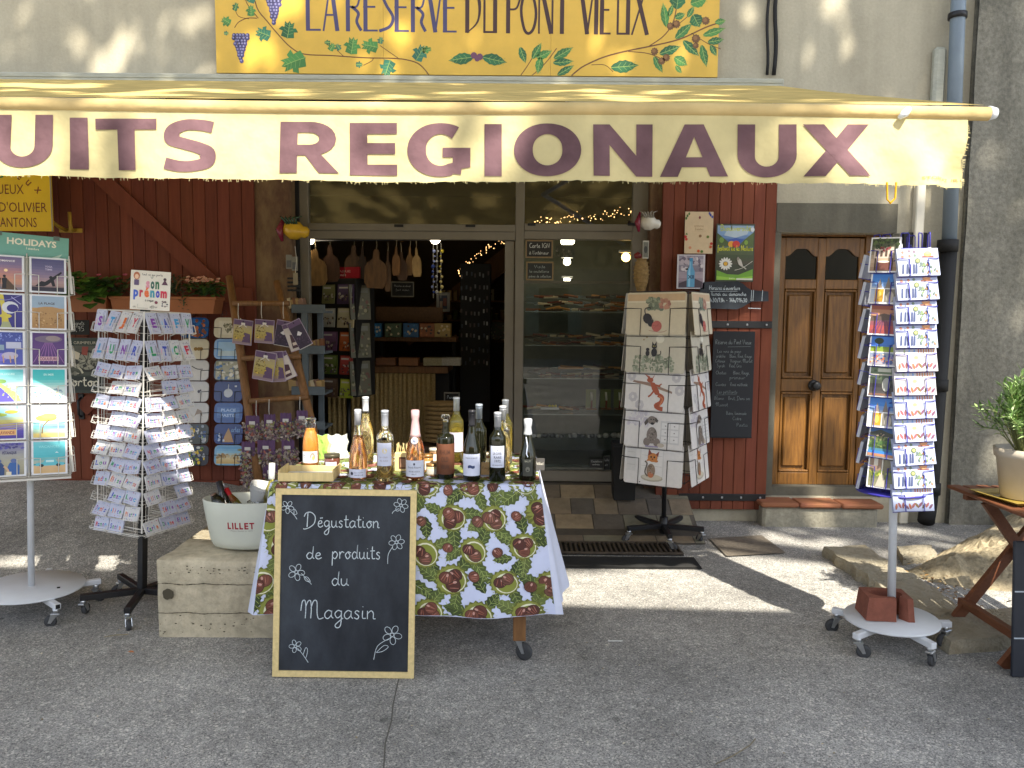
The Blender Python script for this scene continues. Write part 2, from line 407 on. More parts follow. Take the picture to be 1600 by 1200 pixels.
# ---------------------------------------------------------------- setting materials
def asphalt():
    m = mat('worn_asphalt', (.2, .19, .17), .92)
    n, l = m.node_tree.nodes, m.node_tree.links; p = n['Principled BSDF']
    tc = nd(m, 'ShaderNodeTexCoord')
    vo = nd(m, 'ShaderNodeTexVoronoi'); vo.inputs['Scale'].default_value = 210
    v2 = nd(m, 'ShaderNodeTexVoronoi'); v2.inputs['Scale'].default_value = 130
    n1 = nd(m, 'ShaderNodeTexNoise'); n1.inputs['Scale'].default_value = 1.1; n1.inputs['Detail'].default_value = 7
    n2 = nd(m, 'ShaderNodeTexNoise'); n2.inputs['Scale'].default_value = 14; n2.inputs['Detail'].default_value = 5
    for x in (vo, v2, n1, n2): l.new(tc.outputs['Object'], x.inputs['Vector'])
    cr = nd(m, 'ShaderNodeValToRGB'); e = cr.color_ramp
    e.elements[0].position = 0; e.elements[0].color = (.12, .118, .112, 1)
    e.elements[1].position = 1; e.elements[1].color = (.5, .46, .4, 1)
    for q, c in ((.35, (.25, .244, .23, 1)), (.72, (.325, .315, .292, 1)), (.92, (.40, .385, .35, 1))):
        x = e.elements.new(q); x.color = c
    sp = nd(m, 'ShaderNodeSeparateColor'); l.new(vo.outputs['Color'], sp.inputs[0]); l.new(sp.outputs[0], cr.inputs[0])
    s2 = nd(m, 'ShaderNodeSeparateColor'); l.new(v2.outputs['Color'], s2.inputs[0])
    r2 = nd(m, 'ShaderNodeMapRange', i1=.93, i2=.95); l.new(s2.outputs[0], r2.inputs[0])
    mx = nd(m, 'ShaderNodeMix', data_type='RGBA'); l.new(r2.outputs[0], mx.inputs[0]); l.new(cr.outputs[0], mx.inputs[6]); mx.inputs[7].default_value = (.52, .49, .44, 1)
    r1 = nd(m, 'ShaderNodeMapRange', i1=.3, i2=.7, i3=.66, i4=1.3); l.new(n1.outputs[0], r1.inputs[0])
    r3 = nd(m, 'ShaderNodeMapRange', i1=.3, i2=.7, i3=.85, i4=1.15); l.new(n2.outputs[0], r3.inputs[0])
    mu = nd(m, 'ShaderNodeMath', operation='MULTIPLY'); l.new(r1.outputs[0], mu.inputs[0]); l.new(r3.outputs[0], mu.inputs[1])
    m2 = nd(m, 'ShaderNodeMix', data_type='RGBA', blend_type='MULTIPLY'); m2.inputs[0].default_value = 1
    l.new(mx.outputs[2], m2.inputs[6]); l.new(mu.outputs[0], m2.inputs[7]); l.new(m2.outputs[2], p.inputs['Base Color'])
    # old gum, stains and dusty patches
    v3 = nd(m, 'ShaderNodeTexVoronoi'); v3.inputs['Scale'].default_value = 3.1; n4 = nd(m, 'ShaderNodeTexNoise'); n4.inputs['Scale'].default_value = .55; n4.inputs['Detail'].default_value = 9; n4.inputs['Roughness'].default_value = .7
    for x in (v3, n4): l.new(tc.outputs['Object'], x.inputs['Vector'])
    r4 = nd(m, 'ShaderNodeMapRange', i1=.045, i2=.06, i3=.62, i4=1.0); l.new(v3.outputs['Distance'], r4.inputs[0])
    r5 = nd(m, 'ShaderNodeMapRange', i1=.60, i2=.70, i3=1.0, i4=.74); l.new(n4.outputs[0], r5.inputs[0])
    m4 = nd(m, 'ShaderNodeMath', operation='MULTIPLY'); l.new(r4.outputs[0], m4.inputs[0]); l.new(r5.outputs[0], m4.inputs[1])
    m5 = nd(m, 'ShaderNodeMath', operation='MULTIPLY'); l.new(m4.outputs[0], m5.inputs[0]); l.new(mu.outputs[0], m5.inputs[1]); l.new(m5.outputs[0], m2.inputs[7])
    b = nd(m, 'ShaderNodeBump'); b.inputs['Strength'].default_value = .55; b.inputs['Distance'].default_value = .004
    l.new(sp.outputs[1], b.inputs['Height']); l.new(b.outputs[0], p.inputs['Normal'])
    return m
def plaster(name, c1, c2, streak=.2, bump=.25, bs=45, pits=0.0):
    m = mat(name, c1, .93)
    n, l = m.node_tree.nodes, m.node_tree.links; p = n['Principled BSDF']
    tc = nd(m, 'ShaderNodeTexCoord')
    mp = nd(m, 'ShaderNodeMapping'); mp.inputs['Scale'].default_value = (5, 5, .35); l.new(tc.outputs['Object'], mp.inputs[0])
    a = nd(m, 'ShaderNodeTexNoise'); a.inputs['Scale'].default_value = 1.6; a.inputs['Detail'].default_value = 8; a.inputs['Roughness'].default_value = .65; l.new(tc.outputs['Object'], a.inputs['Vector'])
    st = nd(m, 'ShaderNodeTexNoise'); st.inputs['Scale'].default_value = 1.5; st.inputs['Detail'].default_value = 6; l.new(mp.outputs[0], st.inputs['Vector'])
    f = nd(m, 'ShaderNodeTexNoise'); f.inputs['Scale'].default_value = bs; f.inputs['Detail'].default_value = 8; f.inputs['Roughness'].default_value = .7; l.new(tc.outputs['Object'], f.inputs['Vector'])
    r = nd(m, 'ShaderNodeMapRange', i1=.35, i2=.66); l.new(a.outputs[0], r.inputs[0])
    mx = nd(m, 'ShaderNodeMix', data_type='RGBA'); l.new(r.outputs[0], mx.inputs[0]); mx.inputs[6].default_value = (*c1, 1); mx.inputs[7].default_value = (*c2, 1)
    r2 = nd(m, 'ShaderNodeMapRange', i1=.42, i2=.68, i3=1.0, i4=1 - streak); l.new(st.outputs[0], r2.inputs[0])
    r3 = nd(m, 'ShaderNodeMapRange', i1=.3, i2=.7, i3=1 - pits - .08, i4=1.08 + pits); l.new(f.outputs[0], r3.inputs[0])
    mu = nd(m, 'ShaderNodeMath', operation='MULTIPLY'); l.new(r2.outputs[0], mu.inputs[0]); l.new(r3.outputs[0], mu.inputs[1])
    m2 = nd(m, 'ShaderNodeMix', data_type='RGBA', blend_type='MULTIPLY'); m2.inputs[0].default_value = 1
    l.new(mx.outputs[2], m2.inputs[6]); l.new(mu.outputs[0], m2.inputs[7]); l.new(m2.outputs[2], p.inputs['Base Color'])
    b = nd(m, 'ShaderNodeBump'); b.inputs['Strength'].default_value = bump; b.inputs['Distance'].default_value = .012
    l.new(f.outputs[0], b.inputs['Height']); l.new(b.outputs[0], p.inputs['Normal'])
    return m
ASPH = asphalt()
RENDER = plaster('beige_render', H('#b5ad97'), H('#a59d88'), .11)
ROUGH = plaster('rough_grey_render', H('#6e6b5f'), H('#8c887b'), .25, .7, 30, .28)
LINTEL = plaster('lintel_stone', H('#6b675a'), H('#5c584c'), .2, .3)
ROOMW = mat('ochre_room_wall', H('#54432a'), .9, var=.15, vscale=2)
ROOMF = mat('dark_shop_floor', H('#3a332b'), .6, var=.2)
PILLAR = mat('painted_stone_pillar', H('#5b4030'), .8, col2=H('#7b6446'), vscale=7, stretch=(1, 1, .5), bump=.35, bscale=25)
SHOPFR = mat('shop_front_metal', H('#6e675a'), .45, var=.1, vscale=5)
RED = mat('red_wood_paint', H('#723d2d'), .7, spec=.25, tint=True, var=.16, vscale=5, stretch=(7, 7, .6), bump=.06, bscale=70)
DOORW = mat('varnished_oak', H('#7d5524'), .42, col2=H('#5a3b18'), vscale=5, stretch=(9, 3, .8), bump=.08, bscale=50)
GLASS = mat('window_glass', (.9, .95, .92), .0, trans=1, ior=1.45)
def thin_glass(k=.015):
    m = bpy.data.materials.new('thin_window_glass'); m.use_nodes = True
    n, l = m.node_tree.nodes, m.node_tree.links; n.remove(n['Principled BSDF'])
    t = nd(m, 'ShaderNodeBsdfTransparent'); t.inputs[0].default_value = (.82, .86, .83, 1)
    g = nd(m, 'ShaderNodeBsdfGlossy'); g.inputs['Roughness'].default_value = .01
    f = nd(m, 'ShaderNodeFresnel'); f.inputs[0].default_value = 1.5
    a = nd(m, 'ShaderNodeMath', operation='MULTIPLY_ADD'); a.inputs[1].default_value = .9; a.inputs[2].default_value = k; l.new(f.outputs[0], a.inputs[0])
    x = nd(m, 'ShaderNodeMixShader'); l.new(a.outputs[0], x.inputs[0]); l.new(t.outputs[0], x.inputs[1]); l.new(g.outputs[0], x.inputs[2])
    l.new(x.outputs[0], n['Material Output'].inputs[0]); return m
PANE = thin_glass(); PANE2 = thin_glass(.10)
DARKGL = mat('dark_door_glass', H('#0d1012'), .08, spec=.8)
TERRA = mat('terracotta', H('#94603f'), .8, var=.2, vscale=6, col2=H('#8d5740'), bump=.15)
GALV = mat('grey_cover_metal', H('#a5a596'), .5, var=.15, vscale=9, stretch=(1, 6, 6))
BLUEPIPE = mat('blue_grey_pipe', H('#74818c'), .4, var=.1, vscale=4)
def awning_cloth(name, lo, hi):
    m = bpy.data.materials.new(name); m.use_nodes = True
    n, l = m.node_tree.nodes, m.node_tree.links; n.remove(n['Principled BSDF'])
    a = nd(m, 'ShaderNodeAttribute', attribute_name='Col')
    tc = nd(m, 'ShaderNodeTexCoord')
    t = nd(m, 'ShaderNodeTexNoise'); t.inputs['Scale'].default_value = 5; t.inputs['Detail'].default_value = 7; l.new(tc.outputs['Object'], t.inputs['Vector'])
    r = nd(m, 'ShaderNodeMapRange', i1=.3, i2=.7, i3=lo, i4=hi); l.new(t.outputs[0], r.inputs[0])
    mx = nd(m, 'ShaderNodeMix', data_type='RGBA', blend_type='MULTIPLY'); mx.inputs[0].default_value = 1
    l.new(a.outputs['Color'], mx.inputs[6]); l.new(r.outputs[0], mx.inputs[7])
    d = nd(m, 'ShaderNodeBsdfDiffuse'); tr = nd(m, 'ShaderNodeBsdfTranslucent')
    l.new(mx.outputs[2], d.inputs[0]); l.new(mx.outputs[2], tr.inputs[0])
    w = nd(m, 'ShaderNodeTexNoise'); w.inputs['Scale'].default_value = 9; w.inputs['Detail'].default_value = 3; l.new(tc.outputs['Object'], w.inputs['Vector'])
    b = nd(m, 'ShaderNodeBump'); b.inputs['Strength'].default_value = .4; b.inputs['Distance'].default_value = .03; l.new(w.outputs[0], b.inputs['Height']); l.new(b.outputs[0], d.inputs['Normal'])
    x = nd(m, 'ShaderNodeMixShader'); x.inputs[0].default_value = .22
    l.new(d.outputs[0], x.inputs[1]); l.new(tr.outputs[0], x.inputs[2]); l.new(x.outputs[0], n['Material Output'].inputs[0]); return m
AWN = awning_cloth('awning_canvas', .82, 1.12); AWNL = awning_cloth('faded_lettering', .66, 1.5)
AY = H('#cdb677')      # canvas yellow
AV = H('#d6c998')      # valance
AP = H('#70575c')      # plum lettering

# ---------------------------------------------------------------- ground
def gz(x, y):
    """the street climbs a little towards the shop's left end"""
    return .30 * sm(4.5, 6.05, y) * sm(-1.0, -2.4, x) + .006 * mnoise.noise(V((x * .6, y * .6, 3)))
mb = MB()
xs = [-60, -30, -14] + [-8 + .25 * i for i in range(65)] + [14, 30, 60]
ys = [-60, -30, -12] + [-6 + .3 * i for i in range(25)] + [1.6 + .2 * i for i in range(24)]
mb.add([(x, y, gz(x, y)) for y in ys for x in xs],
       [(j * len(xs) + i, j * len(xs) + i + 1, (j + 1) * len(xs) + i + 1, (j + 1) * len(xs) + i) for j in range(len(ys) - 1) for i in range(len(xs) - 1)], ASPH, (1, 1, 1), True)
struct(mb.build('ground'))
# tarred joint in the asphalt
mb = MB(); pts = [G(623, 1064), G(614, 1105), G(611, 1130), G(602, 1165), G(598, 1230)]
mb.strip([(p.x + rnd.uniform(-.002, .002), p.y) for p in pts for _ in (0,)], .0055, .0095, mat('tar_joint', H('#5c5952'), .9))
struct(mb.build('ground_joint'))

# stone ramp of the doorway
TILE = mat('doorway_stone', None, .75, var=.22, vscale=10, bump=.2, bscale=40)
mb = MB(); a = 0
ramp = lambda x, y: .012 + .27 * sm(5.42, 6.5, y) * 1.25
rows = [5.44, 5.63, 5.82, 6.0, 6.16]
q = random.Random(3)
for j in range(4):
    x = -1.7 - .1 * j
    while x < 1.35:
        w = q.uniform(.17, .32); x1 = min(x + w, 1.4)
        c = q.choice([H('#7d6f5b'), H('#6b6052'), H('#8b7b63'), H('#5d564d'), H('#74705f')])
        y0, y1 = rows[j] + .004, rows[j + 1] - .004
        P = [(x + .004, y0), (x1 - .004, y0), (x1 - .004, y1), (x + .004, y1)]
        mb.add([(px, py, ramp(px, py) + dz) for dz in (0, -.1) for px, py in P], [(0, 1, 2, 3), (0, 4, 5, 1), (1, 5, 6, 2), (3, 2, 6, 7), (0, 3, 7, 4)], TILE, c)
        x = x1
mb.add([(x, y, ramp(x, y) - .006) for y in (5.43, 5.7, 5.95, 6.2) for x in (-2, 1.4)], [(2*i, 2*i+1, 2*i+3, 2*i+2) for i in range(3)], TILE, H('#4c463e'))
struct(mb.build('doorway_paving'))
mb = MB()
pl = [G(1108, 843), G(1190, 838), G(1228, 866), G(1135, 871)]
mb.add([tuple(p + V((0, 0, .010))) for p in pl], [(0, 1, 2, 3)], mat('rusted_plate', H('#6d655a'), .7, metal=.1, var=.35, vscale=40, bump=.5, bscale=120))
tag(mb.build('access_plate'), 'rusty textured metal plate set in the pavement beside the cat rack', 'metal plate')

# ---------------------------------------------------------------- the shop's building
YW = 6.1
XO0, XO1 = WX(455, YW), WX(1032, YW)
XD0, XD1 = WX(1209, YW, 600), WX(1384, YW, 600)
ZD = WZ(364, YW, 1290)
XN = WX(1496, YW, 400)
shop = thing('shop_building', 'beige rendered shop house front with red shutters and a wide dark shop opening', 'building', V((0, YW, 0)))
sh = lambda x0, x1, z0, z1, y0=0, y1=.3: ((x0, y0, z0), (x1, y1, z1))
mb = MB()
for x0, x1, z0, z1 in ((-9, XO0, -.5, 6.5), (XO0, XO1, 2.98, 6.5), (XO1, XD0, -.5, 6.5), (XD0, XD1, ZD, 6.5), (XD1, XN + .1, -.5, 6.5), (XD0, XD1, -.5, .2)):
    mb.box(*sh(x0, x1, z0, z1), RENDER)
mb.build('wall', shop)
mb = MB(); mb.box((-9, .3, 5.9), (4, 9, 6.6), BLACKM); mb.box((-9, .3, -.5), (-8.9, 9, 5.9), BLACKM); mb.box((XD0 - .3, .32, -.5), (XD1 + .3, .36, 3), BLACKM)
mb.build('rear_shell', shop)
mb = MB(); mb.box((XD0 - .03, -.012, ZD + .003), (XD1 + .02, .02, WZ(318, YW, 1300)), LINTEL); mb.box((XD0 - .05, -.010, .21), (XD0 + .012, .02, ZD), LINTEL)
mb.box((XD1 - .01, -.010, .21), (XD1 + .045, .02, ZD), LINTEL)
mb.build('door_surround', shop)
mb = MB(); mb.box((WX(400, YW), -.03, 0), (XO0 + .02, .34, 2.97), PILLAR, b=.015); mb.build('pillar', shop)
mb = MB(); mb.box((WX(1012, YW), .02, .1), (XO1 + .02, .34, 2.97), PILLAR, b=.01)
mb.build('pillar', shop)
# the room behind
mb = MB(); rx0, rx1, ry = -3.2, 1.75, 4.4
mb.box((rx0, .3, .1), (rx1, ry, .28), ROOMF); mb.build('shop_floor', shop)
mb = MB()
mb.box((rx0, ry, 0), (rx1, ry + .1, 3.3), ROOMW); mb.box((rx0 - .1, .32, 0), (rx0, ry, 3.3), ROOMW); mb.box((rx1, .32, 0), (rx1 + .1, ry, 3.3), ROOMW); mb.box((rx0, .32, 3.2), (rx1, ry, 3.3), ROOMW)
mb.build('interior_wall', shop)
mb = MB(); T = Mx.Translation(W(770, 420, 9.6) - V((0, YW, 0))) @ Mx.Rotation(R(-38), 4, 'Y'); mb.T = T; mb.box((-1.4, 0, -.12), (1.2, .3, .12), WOODM); mb.build('stair_beam', shop)
# frame of the shop front
YF = 6.2
fb = lambda x0, x1, y0, y1, d0=0.0, d1=.07: ((WX(x0, YF), YF - YW - d0, WZ(y1, YF, (x0 + x1) / 2)), (WX(x1, YF), YF - YW + d1, WZ(y0, YF, (x0 + x1) / 2)))
mb = MB()
mb.box(*fb(456, 470, 150, 762, .012), BLACKM, b=.004); mb.box(*fb(470, 484, 150, 762), SHOPFR, b=.004)
mb.box(*fb(804, 818, 150, 752), SHOPFR, b=.004); mb.box(*fb(985, 1012, 150, 752), SHOPFR, b=.004)
for a_, b_ in ((484, 804), (818, 985)):
    mb.box(*fb(a_, b_, 350, 361, .008), SHOPFR, b=.003); mb.box(*fb(a_, b_, 361, 374, -.004), SHOPFR, b=.003); mb.box(*fb(a_, b_, 200, 210), SHOPFR, b=.003)
mb.box(*fb(818, 985, 736, 752, .01), SHOPFR, b=.003)
f = mb.build('shop_front_frame', shop)
mb = MB(); mb.box(*fb(788, 803, 376, 752, -.02, .05), SHOPFR, b=.004)
for (a_, b_) in ((620, 634), (730, 745)): mb.box(*fb(a_ - 3, b_ - 3, 351, 355, .016), BLACKM)
mb.box(*fb(823, 835, 349, 353, .016), BLACKM); mb.box(*fb(978, 990, 349, 353, .016), BLACKM)
mb.build('sliding_door_stile', shop)
def pane(x0, x1, y0, y1, name='window_pane'):
    mb = MB(); y = YF - YW + .035
    mb.add([(WX(x0, YF), y, WZ(y1, YF, x0)), (WX(x1, YF), y, WZ(y1, YF, x1)), (WX(x1, YF), y, WZ(y0, YF, x1)), (WX(x0, YF), y, WZ(y0, YF, x0))], [(0, 1, 2, 3)], PANE if y1 > 400 else PANE2)
    return mb.build(name, f)
pane(484, 804, 210, 350); pane(818, 985, 210, 350); pane(818, 985, 374, 736)

# red board shutters folded back on the wall
def planks(mb, x0, x1, z0, z1, w, y=-.055, t=.035, m=RED):
    n = max(1, round((x1 - x0) / w)); w = (x1 - x0) / n
    for i in range(n):
        dy = rnd.uniform(-.0015, .0015)
        k = rnd.uniform(.80, 1.14); mb.box((x0 + i * w + .0012, y + dy, z0), (x0 + (i + 1) * w - .0012, y + t, z1), m, (k, k * rnd.uniform(.94, 1.06), k * rnd.uniform(.9, 1.1)), b=.004)
YS = 6.04
lx0, lx1 = WX(-260, YS), WX(400, YS); lz = WZ(766, YS, 120)
mb = MB(); planks(mb, lx0, lx1, lz, 2.95, .094); shl = mb.build('shutter', shop)
mb = MB()
def bar(mb, a, b, w, y0, y1, m):
    d = (b - a).normalized(); n = V((-d.z, 0, d.x)) * w / 2
    vs = []
    for y in (y0, y1):
        for p in (a - n, b - n, b + n, a + n): vs.append((p.x, y, p.z))
    mb.add(vs, [(0, 1, 2, 3), (4, 7, 6, 5), (0, 4, 5, 1), (1, 5, 6, 2), (2, 6, 7, 3), (3, 7, 4, 0)], m)
bar(mb, W(130, 250, YS), W(338, 447, YS), .115, -.085, -.056, RED)
bar(mb, W(130, 640, YS), W(300, 480, YS), .115, -.085, -.056, RED)
mb.build('brace', shl)
mb = MB(); mb.box((lx0, -.082, WZ(472, YS, 240)), (lx1 - .02, -.056, WZ(448, YS, 240)), RED, b=.004); mb.box((lx0, -.088, lz - .002), (lx1 - .15, -.056, WZ(748, YS, 120)), RED, b=.004); mb.build('ledge', shl)
mb = MB(); p = W(128, 635, YS); mb.box((p.x - .02, -.075, p.z - .1), (p.x + .02, -.056, p.z + .1), BLACK, b=.003); mb.tube([(p.x, -.075, p.z + .07), (p.x, -.11, p.z + .05), (p.x, -.11, p.z - .06), (p.x, -.075, p.z - .08)], .008, BLACK); mb.build('pull_handle', shl)
rx_0, rx_1 = WX(1030, YS, 540), WX(1206, YS, 540); rz = WZ(796, YS, 1100)
mb = MB(); planks(mb, rx_0, rx_1, rz, 2.95, .092); shr = mb.build('shutter', shop)
for py in (507, 777):
    mb = MB(); z = WZ(py, YS, 1130); x0 = WX(1068, YS)
    mb.box((x0, -.066, z - .028), (rx_1 - .005, -.056, z + .028), BLACK, b=.003)
    for k in range(5):
        x = x0 + .04 + k * (rx_1 - x0 - .09) / 4
        mb.lathe([(.0, 0), (.011, .001), (.008, .006), (0, .009)], CHROME, n=8, ax=(0, 0)) if False else mb.box((x - .008, -.073, z - .008), (x + .008, -.066, z + .008), CHROME, b=.003)
    mb.build('hinge_strap', shr)

# oak door
YD = 6.24
DL = lambda px: WX(px, YD, 560)
DZ = lambda py: WZ(py, YD, 1290)
dr_x0, dr_x1 = DL(1212), DL(1342)
mb = MB(); o = YD - YW
mb.box((dr_x0, o + .02, DZ(757)), (dr_x1, o + .05, DZ(372)), DOORW)          # ground of the panels
st = [(1212, 1221), (1270, 1283), (1334, 1342)]
for a_, b_ in st: mb.box((DL(a_), o - .012, DZ(757)), (DL(b_), o + .02, DZ(372)), DOORW, b=.005)
for a_, b_ in ((1221, 1270), (1283, 1334)):
    for y0, y1 in ((437, 452), (592, 612), (738, 757)): mb.box((DL(a_), o - .010, DZ(y1)), (DL(b_), o + .02, DZ(y0)), DOORW, b=.005)
    # arched head over the glass
    xa, xb = DL(a_), DL(b_); mid = (xa + xb) / 2; pts = [(xa, DZ(372)), (xa, DZ(401))]
    for i in range(13):
        t = i / 12; u = abs(2 * t - 1); pts.append((xa + (xb - xa) * t, DZ(389 + 12 * sm(.25, .9, u))))
    pts += [(xb, DZ(401)), (xb, DZ(372))]
    pts = [pts[0]] + pts[2:-2] + [pts[-1]]
    n = len(pts); mb.add([(x, y, z) for y in (o - .010, o + .018) for x, z in pts], [list(range(n))[::-1]] + [(i, (i + 1) % n, n + (i + 1) % n, n + i) for i in range(n)], DOORW)
    for y0, y1 in ((452, 592), (612, 738)):
        mb.box((DL(a_ + 7), o + .0, DZ(y1 - 9)), (DL(b_ - 7), o + .02, DZ(y0 + 9)), DOORW, b=.018)
        for q0, q1 in ((y0 + 1, y0 + 4), (y1 - 4, y1 - 1)): mb.box((DL(a_ + 1), o - .016, DZ(q1)), (DL(b_ - 1), o + .01, DZ(q0)), DOORW, b=.004)
        for q0, q1 in ((a_ + .5, a_ + 3), (b_ - 3, b_ - .5)): mb.box((DL(q0), o - .015, DZ(y1 - 4)), (DL(q1), o + .01, DZ(y0 + 4)), DOORW, b=.004)
door = mb.build('door', shop)
mb = MB()
for a_, b_ in ((1221, 1270), (1283, 1334)): mb.box((DL(a_), o + .008, DZ(437)), (DL(b_), o + .019, DZ(386)), DARKGL)
mb.build('door_pane', door)
mb = MB(); p = (DL(1272), o, DZ(602)); mb.T = Mx.Translation(p) @ Mx.Rotation(R(90), 4, 'X')
mb.lathe([(.045, .012), (.045, .018), (.03, .022), (.014, .03), (.014, .05), (.034, .06), (.038, .075), (.03, .09), (.012, .094), (0, .094)], BLACK, n=18); mb.build('door_knob', door)
mb = MB()
mb.box((XD0, o - .05, .2), (dr_x0 - .004, o + .06, ZD), DOORW, b=.004); mb.box((dr_x1 + .004, o - .02, .2), (XD1, o + .06, ZD), DOORW, b=.004)
mb.box((dr_x0, o - .02, DZ(370)), (dr_x1, o + .06, ZD + .01), DOORW, b=.004); mb.box((XD0, .04, .19), (XD1, o + .1, DZ(757)), LINTEL)
mb.build('door_frame', shop)
mb = MB(); tx = [XD0 - .13, XD0 + .17, XD0 + .5, XD0 + .83]
for i in range(3): mb.box((tx[i] + .003, -.20, .158 - .004 * i), (tx[i + 1] - .003, .1, .196 - .004 * i), TERRA, b=.012)
mb.build('doorstep_tile', shop)
mb = MB(); mb.box((XD0 - .1, -.165, -.3), (XD0 + .8, 0, .156), plaster('step_render', H('#8f8b7c'), H('#a59f8c'), .2, .5, 30, .2), b=.02); mb.build('doorstep', shop)
# string course of smaller fittings on the wall
mb = MB(); x = WX(1437, 6.06, 320); mb.box((x - .035, -.06, 0), (x + .035, 0, WZ(285, 6.06, 1437)), mat('pale_conduit_cover', H('#cfc9b8'), .6, var=.1), b=.008)
x = WX(1467, 6.06, 110); mb.box((x - .045, -.07, 2.7), (x + .045, 0, WZ(74, 6.06, 1467)), GALV, b=.02); mb.build('conduit_cover', shop)
mb = MB(); x = WX(1432, 6.06, 370); mb.box((WX(1412, 6.06, 380), -.035, WZ(396, 6.06, 1430)), (WX(1449, 6.06, 380), -.002, WZ(363, 6.06, 1430)), BLACKM, b=.004); mb.build('letter_plate', shop)

# neighbour
nb = thing('neighbour_building', 'rough dark grey rendered house wall at the right of the drainpipe', 'building', V((XN, YW, 0)))
mb = MB(); ys_ = []
nx, nz = 26, 36
vs = [(.02 + 6.0 * (i / nx), -.06 + .018 * mnoise.noise(V((i * .5, j * .5, 1))), -.5 + 7 * j / nz) for j in range(nz + 1) for i in range(nx + 1)]
mb.add(vs, [(j * (nx + 1) + i, j * (nx + 1) + i + 1, (j + 1) * (nx + 1) + i + 1, (j + 1) * (nx + 1) + i) for j in range(nz) for i in range(nx)], ROUGH, (1, 1, 1), True)
mb.box((.02, -.03, -.5), (6.0, 1, 6.5), ROUGH); mb.build('wall', nb)

# drainpipe
dp = thing('drainpipe', 'blue grey drainpipe with a black cast iron foot between two house walls', 'drainpipe', V((WX(1484, 6.0, 400), 6.0, 0)))
mb = MB(); x0 = WX(1497, 6.0, 10) - WX(1484, 6.0, 400)
mb.tube([(x0 + .03, 0, 6.4), (x0, 0, WZ(10, 6, 1490)), (-.01, 0, WZ(378, 6, 1484))], .052, BLUEPIPE, n=16); mb.build('upper_pipe', dp)
mb = MB(); zc = WZ(25, 6, 1497); mb.tube([(x0, 0, zc - .02), (x0, 0, zc + .02)], .066, BLACK, n=14); mb.build('pipe_collar', dp)
mb = MB(); zt = WZ(378, 6, 1484); mb.tube([(-.012, 0, zt), (-.05, 0, .25), (-.06, 0, .12), (-.10, -.06, .05)], .062, BLACKM, n=14)
for z in (zt - .03, zt - 1.1, .3): mb.tube([(-.02 - .03 * (zt - z) / 2, 0, z - .045), (-.02 - .03 * (zt - z) / 2, 0, z + .045)], .074, BLACKM, n=14)
mb.build('cast_iron_foot', dp)
for k, (a_, b_) in enumerate(((1199, 1201), (1211, 1213))):
    mb = MB(); pts = [(WX(a_ + (b_ - a_) * t + 1.5 * math.sin(t * 9 + k), 6.06, 60), 6.075, WZ(-60 + 176 * t, 6.06, 1205)) for t in [i / 10 for i in range(11)]]
    mb.tube(pts, .011 + .004 * k, BLACKM, n=8)
    tag(mb.build('electric_cable'), ('thin black cable' if k == 0 else 'thicker black cable') + ' running down the wall right of the yellow sign', 'cable', 'cables beside the yellow sign')

# ---------------------------------------------------------------- awning
YA = 3.28; XA = 1.935
zb = WZ(174, YA, 1200)
aw = thing('awning', 'faded yellow canvas awning with plum lettering over the shop front', 'awning', V((0, 6.0, 3.45)))
org = V((0, 6.0, 3.45))
L = lambda x, y, z: (x - org.x, y - org.y, z - org.z)
mb = MB(); z0 = WZ(119, 5.80, 800) - .018
mb.box(L(-6.2, 5.80, z0 - .018), L(WX(1222, 5.85, 118), 6.10, z0 + .018), GALV, b=.006)
mb.box(L(-6.2, 5.80, z0 - .05), L(WX(1222, 5.85, 118), 5.812, z0 - .018), GALV, b=.003)
mb.box(L(WX(1214, 5.85, 118), 5.82, z0 - .22), L(WX(1221, 5.85, 118), 6.09, z0 - .05), GALV); mb.build('cover_plate', aw)
mb = MB(); mb.tube([L(-6.2, 5.98, z0 - .15), L(XA + .05, 5.98, z0 - .15)], .05, BLACKM, n=12); mb.build('roller', aw)
# canvas slope
mb = MB(); nx, ny = 64, 14; zt_ = WZ(129, 5.96, 800)
def slope(u, t):
    x = -6.0 + (XA + 6.0) * u
    y = 5.96 + (YA - .01 - 5.96) * t; z = zt_ + (zb + .030 - zt_) * t
    z -= .012 * math.sin(math.pi * t) * (1 + .25 * math.sin(u * 17) + .3 * math.sin(u * 90 + 2 * t))
    return L(x, y, z)
mb.add([slope(i / nx, j / ny) for j in range(ny + 1) for i in range(nx + 1)], [(j * (nx + 1) + i, (j + 1) * (nx + 1) + i, (j + 1) * (nx + 1) + i + 1, j * (nx + 1) + i + 1) for j in range(ny) for i in range(nx)], AWN, AY, True)
mb.build('canvas', aw)
mb = MB(); mb.tube([L(x, YA, zb + .004 * math.sin(x * 2)) for x in [-6.0 + i * (XA + 6.02) / 30 for i in range(31)]], .028, AWN, H('#d8c08a'), n=14); mb.build('front_bar', aw)
mb = MB(); mb.tube([L(XA + .02, YA, zb), L(XA + .05, YA, zb)], [.030, .022], WHITEM, n=14); mb.build('end_cap', aw)
mb = MB(); p = W(1412, 178, YA - .03); mb.tube([L(p.x + .02, p.y, p.z + .02), L(p.x, p.y - .012, p.z), L(p.x - .02, p.y, p.z - .018)], [.012, .017, .008], WHITEM, n=8); mb.build('bar_clip', aw)
for x in (-2.6, 1.2):
    mb = MB(); mb.tube([L(x, 5.9, 3.2), L(x - .9, 4.5, 2.85), L(x + .1, YA + .03, zb - .01)], .022, WHITEM, n=8); mb.build('folding_arm', aw)
